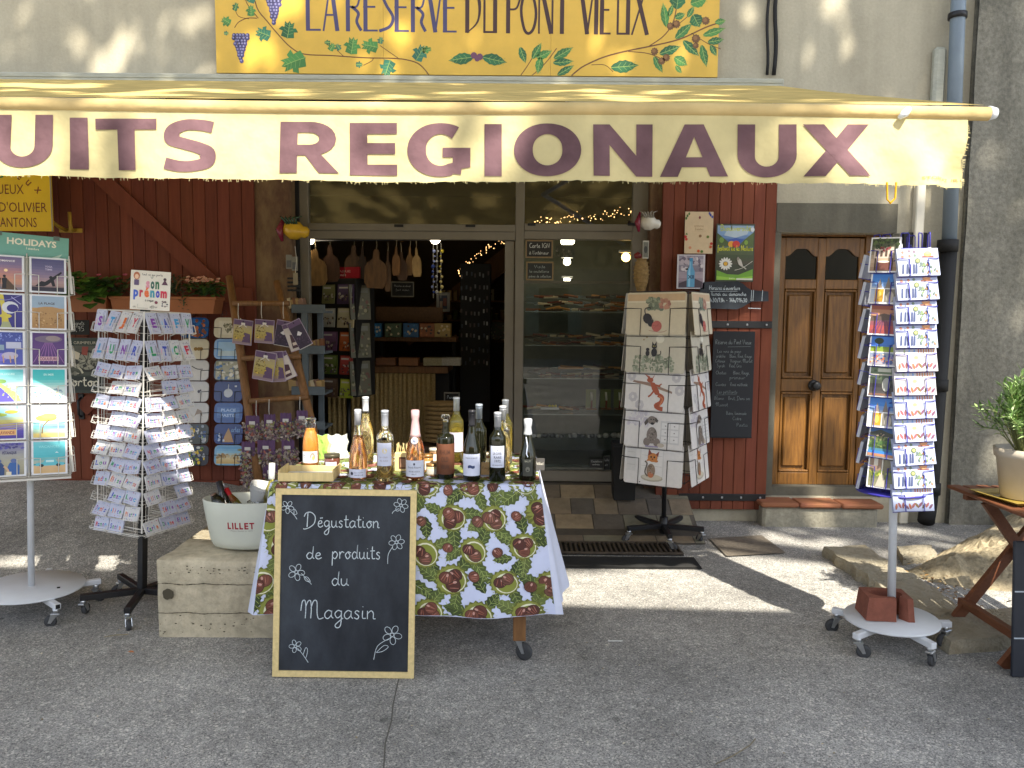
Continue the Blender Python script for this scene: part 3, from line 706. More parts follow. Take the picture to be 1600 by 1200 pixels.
# valance
zv0 = zb - .02; zv1 = WZ(289, YA, 1300); XV = WX(1507, YA, 235)
def val(x, z):
    t = (zv0 - z) / (zv0 - zv1)
    a = .006 * math.sin(x * 5.1 + .7) + .004 * math.sin(x * 11.3 + z * 5)
    e = sm(XV - .55, XV - .1, x)
    a += e * (.016 * math.sin(x * 19 + z * 9) + .008 * math.sin(x * 41 - z * 23))
    return V((x, YA - .012 - a * sm(0, 1, t) * 2 - .006 * t, z))
mb = MB(); nx, nz = 260, 10; vs = []
q = random.Random(5)
for j in range(nz + 1):
    for i in range(nx + 1):
        x = -6.0 + (XV + 6.0) * i / nx; z = zv0 + (zv1 - zv0) * j / nz
        z += .006 * math.sin(x * 2.2) * j / nz
        if j == nz: z += q.uniform(-.003, .003)
        if i == nx: x += q.uniform(-.006, .003)
        vs.append(L(*val(x, z)))
mb.add(vs, [(j * (nx + 1) + i, (j + 1) * (nx + 1) + i, (j + 1) * (nx + 1) + i + 1, j * (nx + 1) + i + 1) for j in range(nz) for i in range(nx)], AWN, AV, True)
va = mb.build('valance', aw)
mb = MB()
for k in range(260):
    x = q.uniform(-3, XV); z = zv1 + .006 * math.sin(x * 2.2) - .001; p = val(x, z)
    mb.tube([L(p.x, p.y, p.z + .004), L(p.x + q.uniform(-.004, .004), p.y, p.z - q.uniform(.003, .010))], .0009, AWN, AV, n=3)
for k in range(40):
    z = q.uniform(zv1, zv0 - .03); p = val(XV, z); mb.tube([L(p.x - .004, p.y, p.z), L(p.x + q.uniform(.003, .012), p.y, p.z + q.uniform(-.006, .004))], .001, AWN, AV, n=3)
mb.tube([L(*(val(WX(1383, YA, 290), zv1) + V((0, 0, .01)))), L(*(val(WX(1384, YA, 300), zv1) + V((.0, 0, -.06)))), L(*(val(WX(1389, YA, 300), zv1) + V((.0, 0, -.075)))), L(*(val(WX(1396, YA, 300), zv1) + V((0, 0, -.055)))), L(*(val(WX(1397, YA, 290), zv1) + V((0, 0, .01))))], .004, AWN, H('#d8a62e'), n=5)
mb.build('fringe', va)
mb = MB()
def onval(off): return lambda x, z: L(*(val(x, z) + V((0, -off, 0))))
LET = [('D', -345, -250), ('U', -236, -142), ('U', -10, 82), ('I', 108, 136), ('T', 148, 244), ('S', 255, 338), ('R', 438, 530), ('E', 546, 620), ('G', 636, 735), ('I', 757, 784), ('O', 803, 908), ('N', 927, 1020), ('A', 1032, 1138), ('U', 1153, 1245), ('X', 1255, 1358)]
def fat(path, f, sw, sh, k=6, sm_=True):
    """a pen stroke whose width follows its direction: sw upright, sh level (pixels)"""
    P = [V((a, b)) for a, b in (smooth(path, k) if sm_ else path)]; vs = []
    for i, p in enumerate(P):
        t = P[min(i + 1, len(P) - 1)] - P[max(i - 1, 0)]
        if (P[0] - P[-1]).length < .01 and i in (0, len(P) - 1): t = P[1] - P[-2]
        t.normalize(); w = math.hypot(sw * t.y, sh * t.x) / 2; n = V((-t.y, t.x)) * w; vs += [f(*(p + n)), f(*(p - n))]
    mb.add(vs, [(2 * i, 2 * i + 1, 2 * i + 3, 2 * i + 2) for i in range(len(P) - 1)], AWNL, AP)
for ch, a_, b_ in LET[2:]:
    ip = lambda xs, ys: next((ys[i] + (ys[i + 1] - ys[i]) * (a_ - xs[i]) / (xs[i + 1] - xs[i]) for i in range(len(xs) - 1) if a_ < xs[i + 1]), ys[-1])
    yt = ip((-10, 150, 440, 640, 900), (179, 185, 190, 193, 194)); yb = ip((-10, 150, 260, 440, 640, 1300), (261, 265, 268, 271, 275, 276))
    w, h = b_ - a_, yb - yt
    def f(x, y, o=.004): q = W(a_ + x, yb - y, YA - .02); return onval(o)(q.x, q.z)
    def pg(*pts, o=.004, n=9):
        for k in range(1, len(pts) - 1):          # fine triangles that lie in the cloth's waves
            A, B, D = V(pts[0]), V(pts[k]), V(pts[k + 1]); ix = {}; vs = []
            for i in range(n + 1):
                for j in range(n + 1 - i): ix[i, j] = len(vs); vs.append(f(*(A + (B - A) * i / n + (D - A) * j / n), o))
            mb.add(vs, [(ix[i, j], ix[i + 1, j], ix[i, j + 1]) for i in range(n) for j in range(n - i)] + [(ix[i + 1, j], ix[i + 1, j + 1], ix[i, j + 1]) for i in range(n - 1) for j in range(n - 1 - i)], AWNL, AP)
    S_, T_ = 27.5, 17.0
    arc = lambda cx, cy, rx, ry, a0, a1, n=20: [(cx + rx * math.cos(R(a0 + (a1 - a0) * i / n)), cy + ry * math.sin(R(a0 + (a1 - a0) * i / n))) for i in range(n + 1)]
    if ch == 'I': pg((0, 0), (w, 0), (w, h), (0, h))
    elif ch == 'T': pg((0, h - T_), (w, h - T_), (w, h), (0, h)); pg((w / 2 - S_ / 2, 0), (w / 2 + S_ / 2, 0), (w / 2 + S_ / 2, h - T_), (w / 2 - S_ / 2, h - T_))
    elif ch == 'E': pg((0, 0), (S_, 0), (S_, h), (0, h)); [pg((S_, y), (x, y), (x, y + T_), (S_, y + T_)) for x, y in ((w, 0), (w * .96, h * .41), (w, h - T_))]
    elif ch == 'N': pg((0, 0), (S_ - 2, 0), (S_ - 2, h), (0, h)); pg((w - S_ + 2, 0), (w, 0), (w, h), (w - S_ + 2, h)); pg((S_ - 2, h), (S_ - 2, h * .60), (w - S_ + 2, 0), (w - S_ + 2, h * .40))
    elif ch == 'A': pg((0, 0), (S_ * 1.02, 0), (w * .5, h * .76), (w * .5, h), (w * .36, h)); pg((w - S_ * 1.02, 0), (w, 0), (w * .64, h), (w * .5, h), (w * .5, h * .76)); pg((w * .285, h * .18), (w * .715, h * .18), (w * .63, h * .37), (w * .37, h * .37))
    elif ch == 'X': pg((0, 0), (S_ * 1.2, 0), (w, h), (w - S_ * 1.2, h)); pg((w - S_ * 1.2, 0), (w, 0), (S_ * 1.2, h), (0, h), o=.0046)
    elif ch == 'U': fat([(S_ / 2, h), (S_ / 2, h * .42)] + arc(w / 2, h * .42, w / 2 - S_ / 2, h * .42 - T_ / 2 + 1, 180, 360) + [(w - S_ / 2, h)], f, S_, T_, 1, False)
    elif ch == 'O': fat(arc(w / 2, h / 2, w / 2 - S_ / 2 - 1, h / 2 - T_ / 2 + 1, 0, 360, 48), f, S_ + 2, T_, 1, False)
    elif ch == 'G': fat(arc(w * .53, h / 2, w * .53 - S_ / 2 - 1, h / 2 - T_ / 2 + 1, 52, 300, 36) + [(w * .86, T_ * .62)], f, S_ + 2, T_, 1, False); pg((w - S_, T_ * .55), (w, T_ * .8), (w, h * .54), (w - S_, h * .54)); pg((w * .56, h * .54 - 15), (w - S_, h * .54 - 15), (w - S_, h * .54), (w * .56, h * .54))
    elif ch == 'S': fat([(w - 6, h - 12), (w * .72, h - 8.5), (w * .42, h - 8), (w * .2, h - 16), (w * .18, h * .62), (w * .42, h * .53), (w * .66, h * .46), (w * .83, h * .36), (w * .80, h * .17), (w * .55, 8), (w * .3, 8), (3, 13)], f, S_ - 2, T_, 6)
    elif ch == 'R': pg((0, 0), (S_, 0), (S_, h), (0, h)); fat([(S_, h - T_ / 2), (w * .5, h - T_ / 2)] + arc(w * .5, h * .67, w * .5 - S_ / 2 - 5, h * .33 - T_ / 2, 90, -90, 14) + [(S_, h * .34 + T_ / 2)], f, S_, T_, 1, False); pg((w * .42, h * .36), (w * .68, h * .38), (w, 0), (w - S_ * 1.12, 0))
text(mb, 'STORE AZUR', WX(1434, YA, 280), WZ(283, YA, 1460), WX(1500, YA, 280), .012, 0, AWN, H('#b39a5c'), 0, 2, onval(.003))
mb.build('awning_lettering', va)

# ---------------------------------------------------------------- painted sign above
YG = 6.04
gx0, gx1, gz0 = WX(337, YG, 60), WX(1123, YG, 60), WZ(117, YG, 730)
gh = 1.25; gw = gx1 - gx0
sg = thing('shop_sign', 'long yellow painted board sign with vines and grapes above the awning', 'shop sign', facing(V((gx0, YG, gz0))))
mb = MB(); GYC = H('#d4ab40')
for i in range(3): mb.box((gw * i / 3 + .0008, 0, -.02), (gw * (i + 1) / 3 - .0008, gh, 0), SIGNP, GYC)
mb.build('board', sg)
K = YG / FPX
sp = lambda px, py: ((px - 337) * K, (117.5 + (px - 730) * .0042 - py) * K)
lt = MB()
DK, PU = H('#3c1f18'), H('#453f63')  # the purple paints a bluish sky sheen into the left words
def stroke(pts, w, c): lt.strip([sp(*p) for p in smooth(pts, 5)], [a * K for a in w] if isinstance(w, list) else w * K, .0008, SIGNP, c)
def letter(ch, a, b, y0, y1, c):
    w = b - a; h = y0 - y1; ym = y0 - .46 * h; t = 6.2; n = 2.7
    x = lambda f: a + w * f
    ln = lambda p, q, ww: lt.strip([sp(*p), sp(*q)], ww * K, .0008 + .00005 * len(lt.f) % .0003, SIGNP, c)
    if ch == 'L': ln((x(.12), y1), (x(.12), y0), t); ln((a, y0 - 1.5), (b, y0 - 1.5), 3)
    if ch == 'A': ln((a + 1, y0), (x(.55), y1), n); ln((x(.5), y1), (b - 2, y0), t); ln((x(.2), y0 - .3 * h), (x(.8), y0 - .3 * h), n)
    if ch == 'R':
        ln((x(.12), y1), (x(.12), y0), t); stroke([(x(.15), y1), (x(.6), y1 + 2), (x(.85), y1 + .2 * h), (x(.7), ym - .02 * h), (x(.2), ym)], 3, c)
        stroke([(x(.35), ym), (x(.75), ym + .12 * h), (x(.65), ym + .28 * h), (b - 2, y0 - 1)], [4.5] * 16, c)
    if ch == 'E': ln((x(.15), y1), (x(.15), y0), t); [ln((a, yy), (x(.95 if yy != ym else .8), yy), 2.8) for yy in (y1 + 1.5, ym, y0 - 1.5)]
    if ch == 'S': stroke([(b - 3, y1 + 3), (x(.4), y1 + 1), (x(.1), y1 + .2 * h), (x(.45), ym - .05 * h), (x(.9), ym + .18 * h), (x(.7), y0 - .1 * h), (a, y0 - 1)], 4.5, c)
    if ch == 'V': ln((a + 1, y1), (x(.55), y0), t); ln((b, y1), (x(.55), y0), n)
    if ch == 'D': ln((x(.12), y1), (x(.12), y0), t); stroke([(x(.1), y1), (x(.55), y1 + .12 * h), (b - 2, ym - .1 * h), (x(.8), ym + .25 * h), (x(.1), y0)], [2, 2, 2, 2, 2.5, 3, 4, 4.5, 5, 5, 5, 4.5, 4, 3.5, 3, 3, 2.5, 2.2, 2, 2, 2], c)
    if ch == 'U': ln((x(.12), y1), (x(.12), y0 - 2), n + .6); ln((x(.85), y1), (x(.85), y0), t); ln((x(.05), y0 - 1.5), (x(.9), y0 - 1.5), 3)
    if ch == 'P': ln((x(.15), y1), (x(.15), y0), t); stroke([(x(.1), y1), (x(.7), y1 + 2), (b, y1 + .22 * h), (x(.75), ym - .02 * h), (x(.2), ym + 1)], 3, c)
    if ch == 'O': stroke([(x(.5), y1), (x(.05), ym - .05 * h), (x(.2), y0 - .12 * h), (x(.5), y0), (x(.85), y0 - .12 * h), (x(.95), ym), (x(.5), y1)], 4.2, c)
    if ch == 'N': ln((x(.08), y1), (x(.08), y0), n); ln((x(.12), y1), (x(.85), y0), t); ln((x(.92), y1), (x(.92), y0), n)
    if ch == 'T': ln((x(.5), y1), (x(.5), y0), t); ln((a - 3, y1 + 1.5), (b + 3, y1 + 1.5), 3)
    if ch == 'I': ln((x(.5), y1), (x(.5), y0), t)
    if ch == 'X': ln((x(.1), y1), (b, y0), t); ln((b, y1), (a, y0), n)
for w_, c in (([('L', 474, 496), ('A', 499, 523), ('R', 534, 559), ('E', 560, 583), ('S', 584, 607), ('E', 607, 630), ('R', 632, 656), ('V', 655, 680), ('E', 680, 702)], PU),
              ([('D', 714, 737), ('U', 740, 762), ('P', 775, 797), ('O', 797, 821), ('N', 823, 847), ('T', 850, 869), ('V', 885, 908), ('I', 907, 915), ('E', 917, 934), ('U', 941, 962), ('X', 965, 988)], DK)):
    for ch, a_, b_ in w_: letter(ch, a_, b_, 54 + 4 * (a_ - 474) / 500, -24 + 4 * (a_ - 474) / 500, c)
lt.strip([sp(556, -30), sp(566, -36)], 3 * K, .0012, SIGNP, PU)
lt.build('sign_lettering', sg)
vn = MB(); VZ = .0007
def vine(pts, w=1.6, c=H('#6b4420')): vn.strip([sp(*p) for p in smooth(pts, 4)], w * K, VZ, SIGNP, c)
def leafp(cx, cy, ln_, wd, ang, c, lobes=False):
    """a serrated painted leaf; ang in degrees, picture sense"""
    a = R(ang); d = V((math.cos(a), math.sin(a))); n = V((-d.y, d.x))
    def pt(u, v): p = V((cx, cy)) + d * u * ln_ + n * v * wd; return sp(p.x, p.y)
    N = 9
    if lobes: o = [(-.45, .06), (-.38, .42), (-.05, .36), (0, .62), (.22, .44), (.18, .28), (.55, .3), (.42, .12), (.6, 0)]
    else: o = [(-.5 + i / N, .5 * math.sin(math.pi * min(1, (i + .4) / N)) ** .8 * (1 if i % 2 else .86)) for i in range(N)] + [(.55, 0)]
    ctr = pt(0, 0)
    for s_, cc in ((1, c), (-1, tuple(q * .72 for q in c))):
        P = [pt(u, v * s_) for u, v in o]
        vs = [(*ctr, VZ + .0004)] + [(*pt(-.5, 0), VZ + .0004)] + [(x, y, VZ + .0004) for x, y in P]
        vn.add(vs, [(0, i, i + 1) for i in range(1, len(vs) - 1)], SIGNP, cc)
    vn.strip([pt(-.5, 0), pt(0, .02), pt(.5, 0)], .7 * K, VZ + .0007, SIGNP, H('#9bb35c'))
    for u in (-.25, -.05, .15, .3):
        for s_ in (1, -1): vn.strip([pt(u, 0), pt(u + .13, .3 * s_)], .45 * K, VZ + .0006, SIGNP, H('#86a556'))
GR = [H('#3f7a3c'), H('#2f6b3d'), H('#4c8a3f'), H('#3a7a5c')]
vine([(392, -20), (400, 20), (415, 40), (432, 60), (450, 78), (470, 88), (512, 90), (562, 93), (612, 94), (638, 99), (650, 107), (659, 118)])
vine([(400, 36), (385, 36), (372, 42), (366, 50)], 1.2); vine([(402, 36), (385, 14), (380, -10)], 1.2); vine([(585, 75), (600, 85), (612, 93)], 1.0); vine([(560, 104), (572, 98), (575, 94)], 1.0); vine([(520, 82), (530, 91)], 1.0); vine([(366, 18), (372, 33), (388, 37)], .9)
for L_ in ((410, 59, 22, 20, 200), (447, 54, 24, 24, -80), (456, 99, 36, 30, 160), (512, 78, 12, 11, -60), (522, 78, 10, 9, -120), (543, 77, 24, 22, -80), (571, 76, 24, 20, 190), (586, 68, 10, 9, -80), (597, 107, 24, 22, 110), (645, 87, 24, 20, -60), (655, 81, 14, 10, -10), (354, 41, 14, 14, -150), (391, 26, 16, 13, -90), (393, 3, 24, 20, -60), (368, 20, 12, 9, -70), (353, 58, 7, 6, 0), (553, 103, 10, 9, 0), (506, 71, 9, 7, 180)):
    leafp(*L_, rnd.choice(GR[1:]), True)
for L_ in ((800 + 9, 93, 6, 8, 0),): pass
leafp(708, 94, 36, 18, 172, GR[1]); leafp(758, 95, 36, 18, 12, GR[1])
for x, y, r in ((727, 89, 5), (736, 91, 5), (732, 94, 4)): vn.poly([(sp(x, y)[0] + r * K * math.cos(i * .7), sp(x, y)[1] + r * K * math.sin(i * .7)) for i in range(9)], VZ + .0012 + r * 1e-5, SIGNP, H('#6a4058'))
vine([(875, 118), (882, 112), (895, 103), (925, 90), (960, 81), (995, 74), (1037, 64), (1075, 47), (1092, 41)], 2.0); vine([(992, 74), (1010, 62), (1021, 50), (1028, 36), (1032, 15)], 1.5); vine([(960, 82), (985, 84), (1000, 88), (1015, 95)], 1.2); vine([(905, 102), (925, 102), (938, 112)], 1.0); vine([(1055, 55), (1080, 70), (1100, 78)], 1.1); vine([(798, 118), (808, 104), (820, 85)], 1.2); vine([(815, 118), (835, 100), (852, 78)], 1.2); vine([(1021, 50), (1040, 38), (1058, 22)], 1.1)
for L_ in ((955, 104, 40, 20, -5), (1014, 29, 34, 13, -100), (1023, 22, 20, 8, -70), (1033, 5, 30, 26, -85), (1037, 30, 16, 11, -20), (1053, 24, 18, 9, -60), (1065, 8, 26, 20, -20), (1043, 52, 32, 14, -42), (1062, 37, 20, 22, 60), (1089, 53, 34, 12, -18), (1098, 38, 16, 10, -10), (1092, 66, 24, 12, -10), (1055, 77, 32, 14, 42), (1075, 88, 32, 13, 75), (1089, 80, 18, 10, 60), (1023, 80, 32, 15, -20), (1006, 101, 26, 12, 60), (1040, 96, 22, 16, 30), (1037, 108, 14, 8, 50), (822, 82, 26, 12, -60), (833, 87, 24, 13, -25), (862, 85, 32, 14, -30), (862, 98, 30, 12, -5), (826, 103, 24, 13, 100), (866, 110, 28, 11, -30), (801, 88, 24, 12, 70), (1071, -6, 20, 12, -30)):
    leafp(*L_, rnd.choice(GR[:3]))
def burr(cx, cy, r):
    pts = []
    for i in range(20): a = i * math.pi / 10; rr = r * (1.0 if i % 2 else .8); pts.append(sp(cx + rr * math.cos(a), cy + rr * math.sin(a)))
    vn.poly(pts, VZ + .0010, SIGNP, H('#6e4a22')); vn.poly([sp(cx - 1 + r * .5 * math.cos(i), cy - 1 + r * .5 * math.sin(i)) for i in range(6)], VZ + .0012, SIGNP, H('#8d6433'))
for b_ in ((1023, 45, 6), (1032, 42, 6.5), (1076, 37, 6.5), (1062, 63, 7), (1062, 73, 5), (1000, 82, 6), (1011, 96, 6), (1018, 91, 6)): burr(*b_)
vn.build('painted_vine', sg)
q = random.Random(9); gi = 0
for cx, cy, sc in ((426, 3, 1.0), (375, 61, .95)):
    gp_ = MB()
    for row in range(10):
        wn_ = max(1, round((5.2 - row * .5)))
        for k in range(wn_):
            x = cx + (k - (wn_ - 1) / 2) * 5.2 * sc + q.uniform(-1, 1); y = cy + row * 4.4 * sc; r = 3.4 * sc
            for rr, cc, dx in ((r, q.choice([H('#3f3b63'), H('#4a4470'), H('#332f52')]), 0), (r * .45, H('#8480a5'), -.8)):
                gi += 1
                gp_.poly([(sp(x + dx, y + dx)[0] + rr * K * math.cos(i * math.pi / 5), sp(x + dx, y + dx)[1] + rr * K * math.sin(i * math.pi / 5)) for i in range(10)], .0014 + gi * 4e-6, SIGNP, cc)
    gp_.build('painted_grapes', sg)
# ---------------------------------------------------------------- what stands behind the viewer: plane tree, added shade blocker, house across the street
def gc(p): return (p.x - .31 * p.z, p.y + .77 * p.z)
def onto(px, py, s):
    if s == 'wall': return W(px, py, 6.08)
    if s == 'val': return W(px, py, YA)
    if s == 'ground': return G(px, py)
    if s == 'awn':
        o = V((0, 0, CAMZ)); d = W(px, py, 5) - o
        a = V((0, 5.96, zt_)); b = V((0, YA, zb + .03)); n = (b - a).cross(V((1, 0, 0)))
        return o + d * (n.dot(a - o) / n.dot(d))
HOLES = []
def hole(px, py, rx, ry, s, tilt=0):
    c = V(gc(onto(px, py, s))); ca, sa = math.cos(R(tilt)), math.sin(R(tilt))
    a = V(gc(onto(px + rx * ca, py + rx * sa, s))) - c; b = V(gc(onto(px - ry * sa, py + ry * ca, s))) - c
    a *= (a.length + .05) / max(a.length, .01); b *= (b.length + .05) / max(b.length, .01)
    det = a.x * b.y - a.y * b.x
    if abs(det) > 1e-9: HOLES.append((c, a, b, det))
for h in ((163, 92, 15, 22), (185, 58, 11, 22, 12), (205, 70, 6, 9), (132, 74, 9, 9), (245, 64, 11, 16), (116, 48, 7, 11), (285, 20, 9, 15), (318, 12, 8, 12), (57, 103, 6, 5), (330, 102, 11, 9),
          (440, 18, 20, 22, 15), (395, 88, 14, 20), (470, 22, 13, 18), (515, 10, 10, 16), (555, 25, 12, 20), (565, 110, 12, 14), (612, 98, 12, 14), (605, 70, 9, 12), (925, 75, 9, 14), (965, 110, 14, 8), (1172, 6, 7, 9),
          (1310, 6, 11, 11), (1335, 142, 8, 12), (1394, 148, 10, 11), (1446, 30, 12, 14), (1250, 12, 9, 14), (1485, 330, 14, 38), (1436, 312, 8, 40)):
    hole(*h[:4], 'wall', *(h[4:]))
for h in ((20, 130, 20, 3), (62, 131, 24, 3), (128, 131, 24, 3), (30, 137, 12, 2), (100, 143, 30, 3, 8), (190, 146, 40, 4), (225, 142, 24, 3), (268, 138, 24, 3), (272, 147, 18, 2), (340, 139, 26, 3), (372, 143, 14, 3), (452, 140, 20, 3), (455, 147, 20, 3), (552, 142, 16, 2), (615, 150, 26, 4), (600, 154, 14, 3), (702, 142, 18, 2), (742, 143, 14, 2), (870, 139, 12, 2), (930, 139, 22, 3), (960, 146, 46, 3), (975, 152, 50, 4), (1000, 157, 30, 3), (1045, 140, 26, 3), (1090, 155, 18, 2), (1160, 157, 24, 3, -6), (1190, 153, 20, 2, -6), (1290, 156, 34, 2), (1240, 165, 20, 2), (1380, 160, 50, 2), (1450, 162, 50, 3), (860, 152, 16, 3), (1120, 146, 18, 2)):
    hole(*h[:4], 'awn', *(h[4:]))
# the sunlit stretches of the valance and its bar
for h in ((20, 245, 22, 30), (75, 235, 24, 40), (140, 215, 22, 30, 10), (210, 230, 18, 22), (300, 235, 40, 55), (360, 230, 60, 60), (440, 230, 70, 60), (540, 230, 70, 60), (610, 230, 35, 60), (662, 205, 18, 14), (690, 225, 16, 22, 20), (700, 255, 20, 22), (770, 245, 14, 40, 15), (800, 225, 20, 40, 10), (790, 262, 20, 20), (1125, 283, 18, 6), (1280, 240, 40, 45), (1340, 240, 60, 60), (1420, 240, 60, 60), (1490, 240, 50, 60),
          (30, 160, 30, 8), (170, 158, 40, 8), (270, 162, 40, 8), (420, 164, 90, 10), (560, 166, 90, 10), (660, 168, 40, 10), (780, 171, 24, 8), (835, 172, 18, 8), (1400, 172, 80, 12), (1490, 172, 60, 12), (1320, 172, 22, 8)):
    hole(*h[:4], 'val', *(h[4:]))
for h in ((1240, 500, 10, 14), (1252, 620, 9, 40, 18), (1285, 640, 8, 60, 14), (1230, 640, 5, 34), (1295, 720, 9, 26), (1265, 700, 6, 26, 10), (1272, 812, 30, 16), (1350, 640, 8, 10), (1560, 725, 22, 28), (1240, 792, 14, 5), (1325, 600, 8, 24), (1215, 830, 12, 5)):
    hole(*h[:4], 'wall', *(h[4:]))
for h in ((1262, 826, 30, 8), (1310, 848, 26, 6), (1205, 842, 24, 6), (1130, 850, 20, 8), (1175, 858, 14, 5), (1410, 832, 30, 8), (1480, 855, 40, 14), (1540, 880, 50, 26), (1590, 870, 40, 40), (1215, 872, 95, 34), (1300, 880, 60, 26), (1180, 850, 40, 10), (1075, 835, 14, 6), (1100, 870, 18, 8), (1400, 870, 18, 6), (1450, 860, 30, 9)):
    hole(*h[:4], 'ground', *(h[4:]))
def lit(x, g):
    for c, a, b, det in HOLES:
        dx, dy = x - c.x, g - c.y
        u = (dx * b.y - dy * b.x) / det; v = (a.x * dy - a.y * dx) / det
        if u * u + v * v < 1: return True
    return False
tree = thing('plane_tree', 'tall plane tree spreading over the street opposite the shop', 'tree', V((9.4, -4.2, 0)))
mb = MB(); o = V((9.4, -4.2, 0)); BARK = mat('plane_bark', H('#8a7f66'), .9, col2=H('#5d5544'), vscale=3, bump=.4, bscale=12)
mb.tube([(0, 0, -.2), (.05, .05, 1.5), (-.1, .15, 4.6), (-.2, .3, 7.6), (-.4, .5, 10)], [.46, .38, .32, .27, .2], BARK, n=14)
for e in ((-4.6, 2.0, 12.0), (-7, 3.0, 12.2), (-6.4, .8, 12.6), (-3.5, 3.8, 12.0), (-.8, 1.6, 12.2), (-9.4, 2.8, 12.4), (-9.2, 4.4, 12.6), (-5.4, 4.6, 12.6)):
    mb.tube([(-.3, .4, 8.6), V((-.3, .4, 8.6)).lerp(V(e), .5) + V((0, 0, .4)), e], [.15, .09, .03], BARK, n=7)
mb.build('trunk', tree)
mb = MB(); q = random.Random(21); n = 0
GRN = [H('#3f5a22'), H('#557a2c'), H('#6b8a38'), H('#33491e')]
def leaf(p, s, M, c):
    a = [(0, -.5, 0), (.32, -.3, .04), (.5, .05, -.03), (.2, .18, .03), (0, .55, 0), (-.2, .18, .03), (-.5, .05, -.03), (-.32, -.3, .04)]
    mb.add([p + M @ V(k) * s for k in a], [tuple(range(8))], LEAF, c)
from mathutils import Euler
for i in range(42000):
    x = q.uniform(-6.2, 4.4); g = q.uniform(4.78, 10.6)
    if g < 5.16 and not (-.95 < x < .70 and g > 4.87):
        if not (x < -1.85 and g > 4.95): continue
    if lit(x, g): continue
    z = q.uniform(10.4, 13.4)
    p = V((x + .31 * z, g - .77 * z, z))
    if n > 12500: break
    s = q.uniform(.15, .25); n += 1
    # leaves hang roughly flat, tipped about
    leaf(p - o, s, Euler((q.gauss(.2, .5), q.gauss(0, .5), q.uniform(0, 6.3))).to_matrix(), q.choice(GRN))
for i in range(420):      # extra leaves added to shade the middle of the valance
    x, g, z = q.uniform(-.80, .58), q.uniform(4.88, 5.3), q.uniform(10.4, 12.5)
    if not lit(x, g): leaf(V((x + .31 * z, g - .77 * z, z)) - o, q.uniform(.14, .2), Euler((q.gauss(.2, .4), q.gauss(0, .4), q.uniform(0, 6.3))).to_matrix(), q.choice(GRN))
for i in range(2600):     # the rest of the crown, behind and to the sides
    a = q.uniform(0, 6.28); rr = q.uniform(.2, 1) ** .5; p = V((10.5 + 3.0 * rr * math.cos(a), -8.6 + 2.0 * rr * math.sin(a), q.uniform(10, 13.5)))
    leaf(p - o, q.uniform(.2, .34), Euler((q.gauss(0, .6), q.gauss(0, .6), q.uniform(0, 6.3))).to_matrix(), q.choice(GRN))
mb.build('crown', tree)

blocker = thing('shade_blocker', 'long cream shade sail added out of view to shade the foreground', 'shade sail', V((1.7, -1.2, 5.5)))  # unseen, added to shade the foreground; its edge is shaped for the shadow line
mb = MB(); nx = 30; eg = lambda x: 4.23 - .05 * (x - .5) + .36 * sm(-1.2, -1.45, x); edge = 4.185 - .77 * 5.5
vs = []
for j, y in enumerate((edge - 2.4, edge - 1.2, edge)):
    for i in range(nx + 1):
        x = -6.5 + 15 * i / nx; vs.append((x - 1.7, y + 1.2 + (.0 if j < 2 else eg(x - 1.705) - 4.185), (0 if j != 1 else -.12)))
mb.add(vs, [(j * (nx + 1) + i, j * (nx + 1) + i + 1, (j + 1) * (nx + 1) + i + 1, (j + 1) * (nx + 1) + i) for j in range(2) for i in range(nx)], FABRIC, H('#cfc4a8'), True)
mb.build('canvas', blocker)
mb = MB()
for x in (-6.6, 8.6): mb.tube([(x - 1.7, -.1, -5.6), (x - 1.7, -.1, .2)], .06, BLACK, n=10)
mb.build('pole', blocker)  # added supports for the unseen sheet
opp = thing('opposite_house', 'pale stone house across the street from the shop', 'building', V((0, -17, 0)))
mb = MB(); STW = plaster('pale_stone_wall', H('#a99b80'), H('#8f8268'))
mb.box((-16, -6, -1), (14, 0, 5.6), STW); mb.build('wall', opp)
mb = MB(); mb.add([(-16.4, .5, 5.5), (14.4, .5, 5.5), (14.4, -3, 7.2), (-16.4, -3, 7.2), (-16.4, -6.5, 5.5), (14.4, -6.5, 5.5)], [(0, 1, 2, 3), (3, 2, 5, 4)], TERRA); mb.build('roof', opp)
for k in range(6):
    mb = MB(); x = -14 + 5 * k; mb.box((x, .001, 1.0), (x + 1.1, .04, 2.7), DARKGL); mb.box((x - .5, .002, .95), (x, .06, 2.75), PAINT, H('#7b8a80')); mb.box((x + 1.1, .002, .95), (x + 1.6, .06, 2.75), PAINT, H('#7b8a80')); mb.build('window', opp)
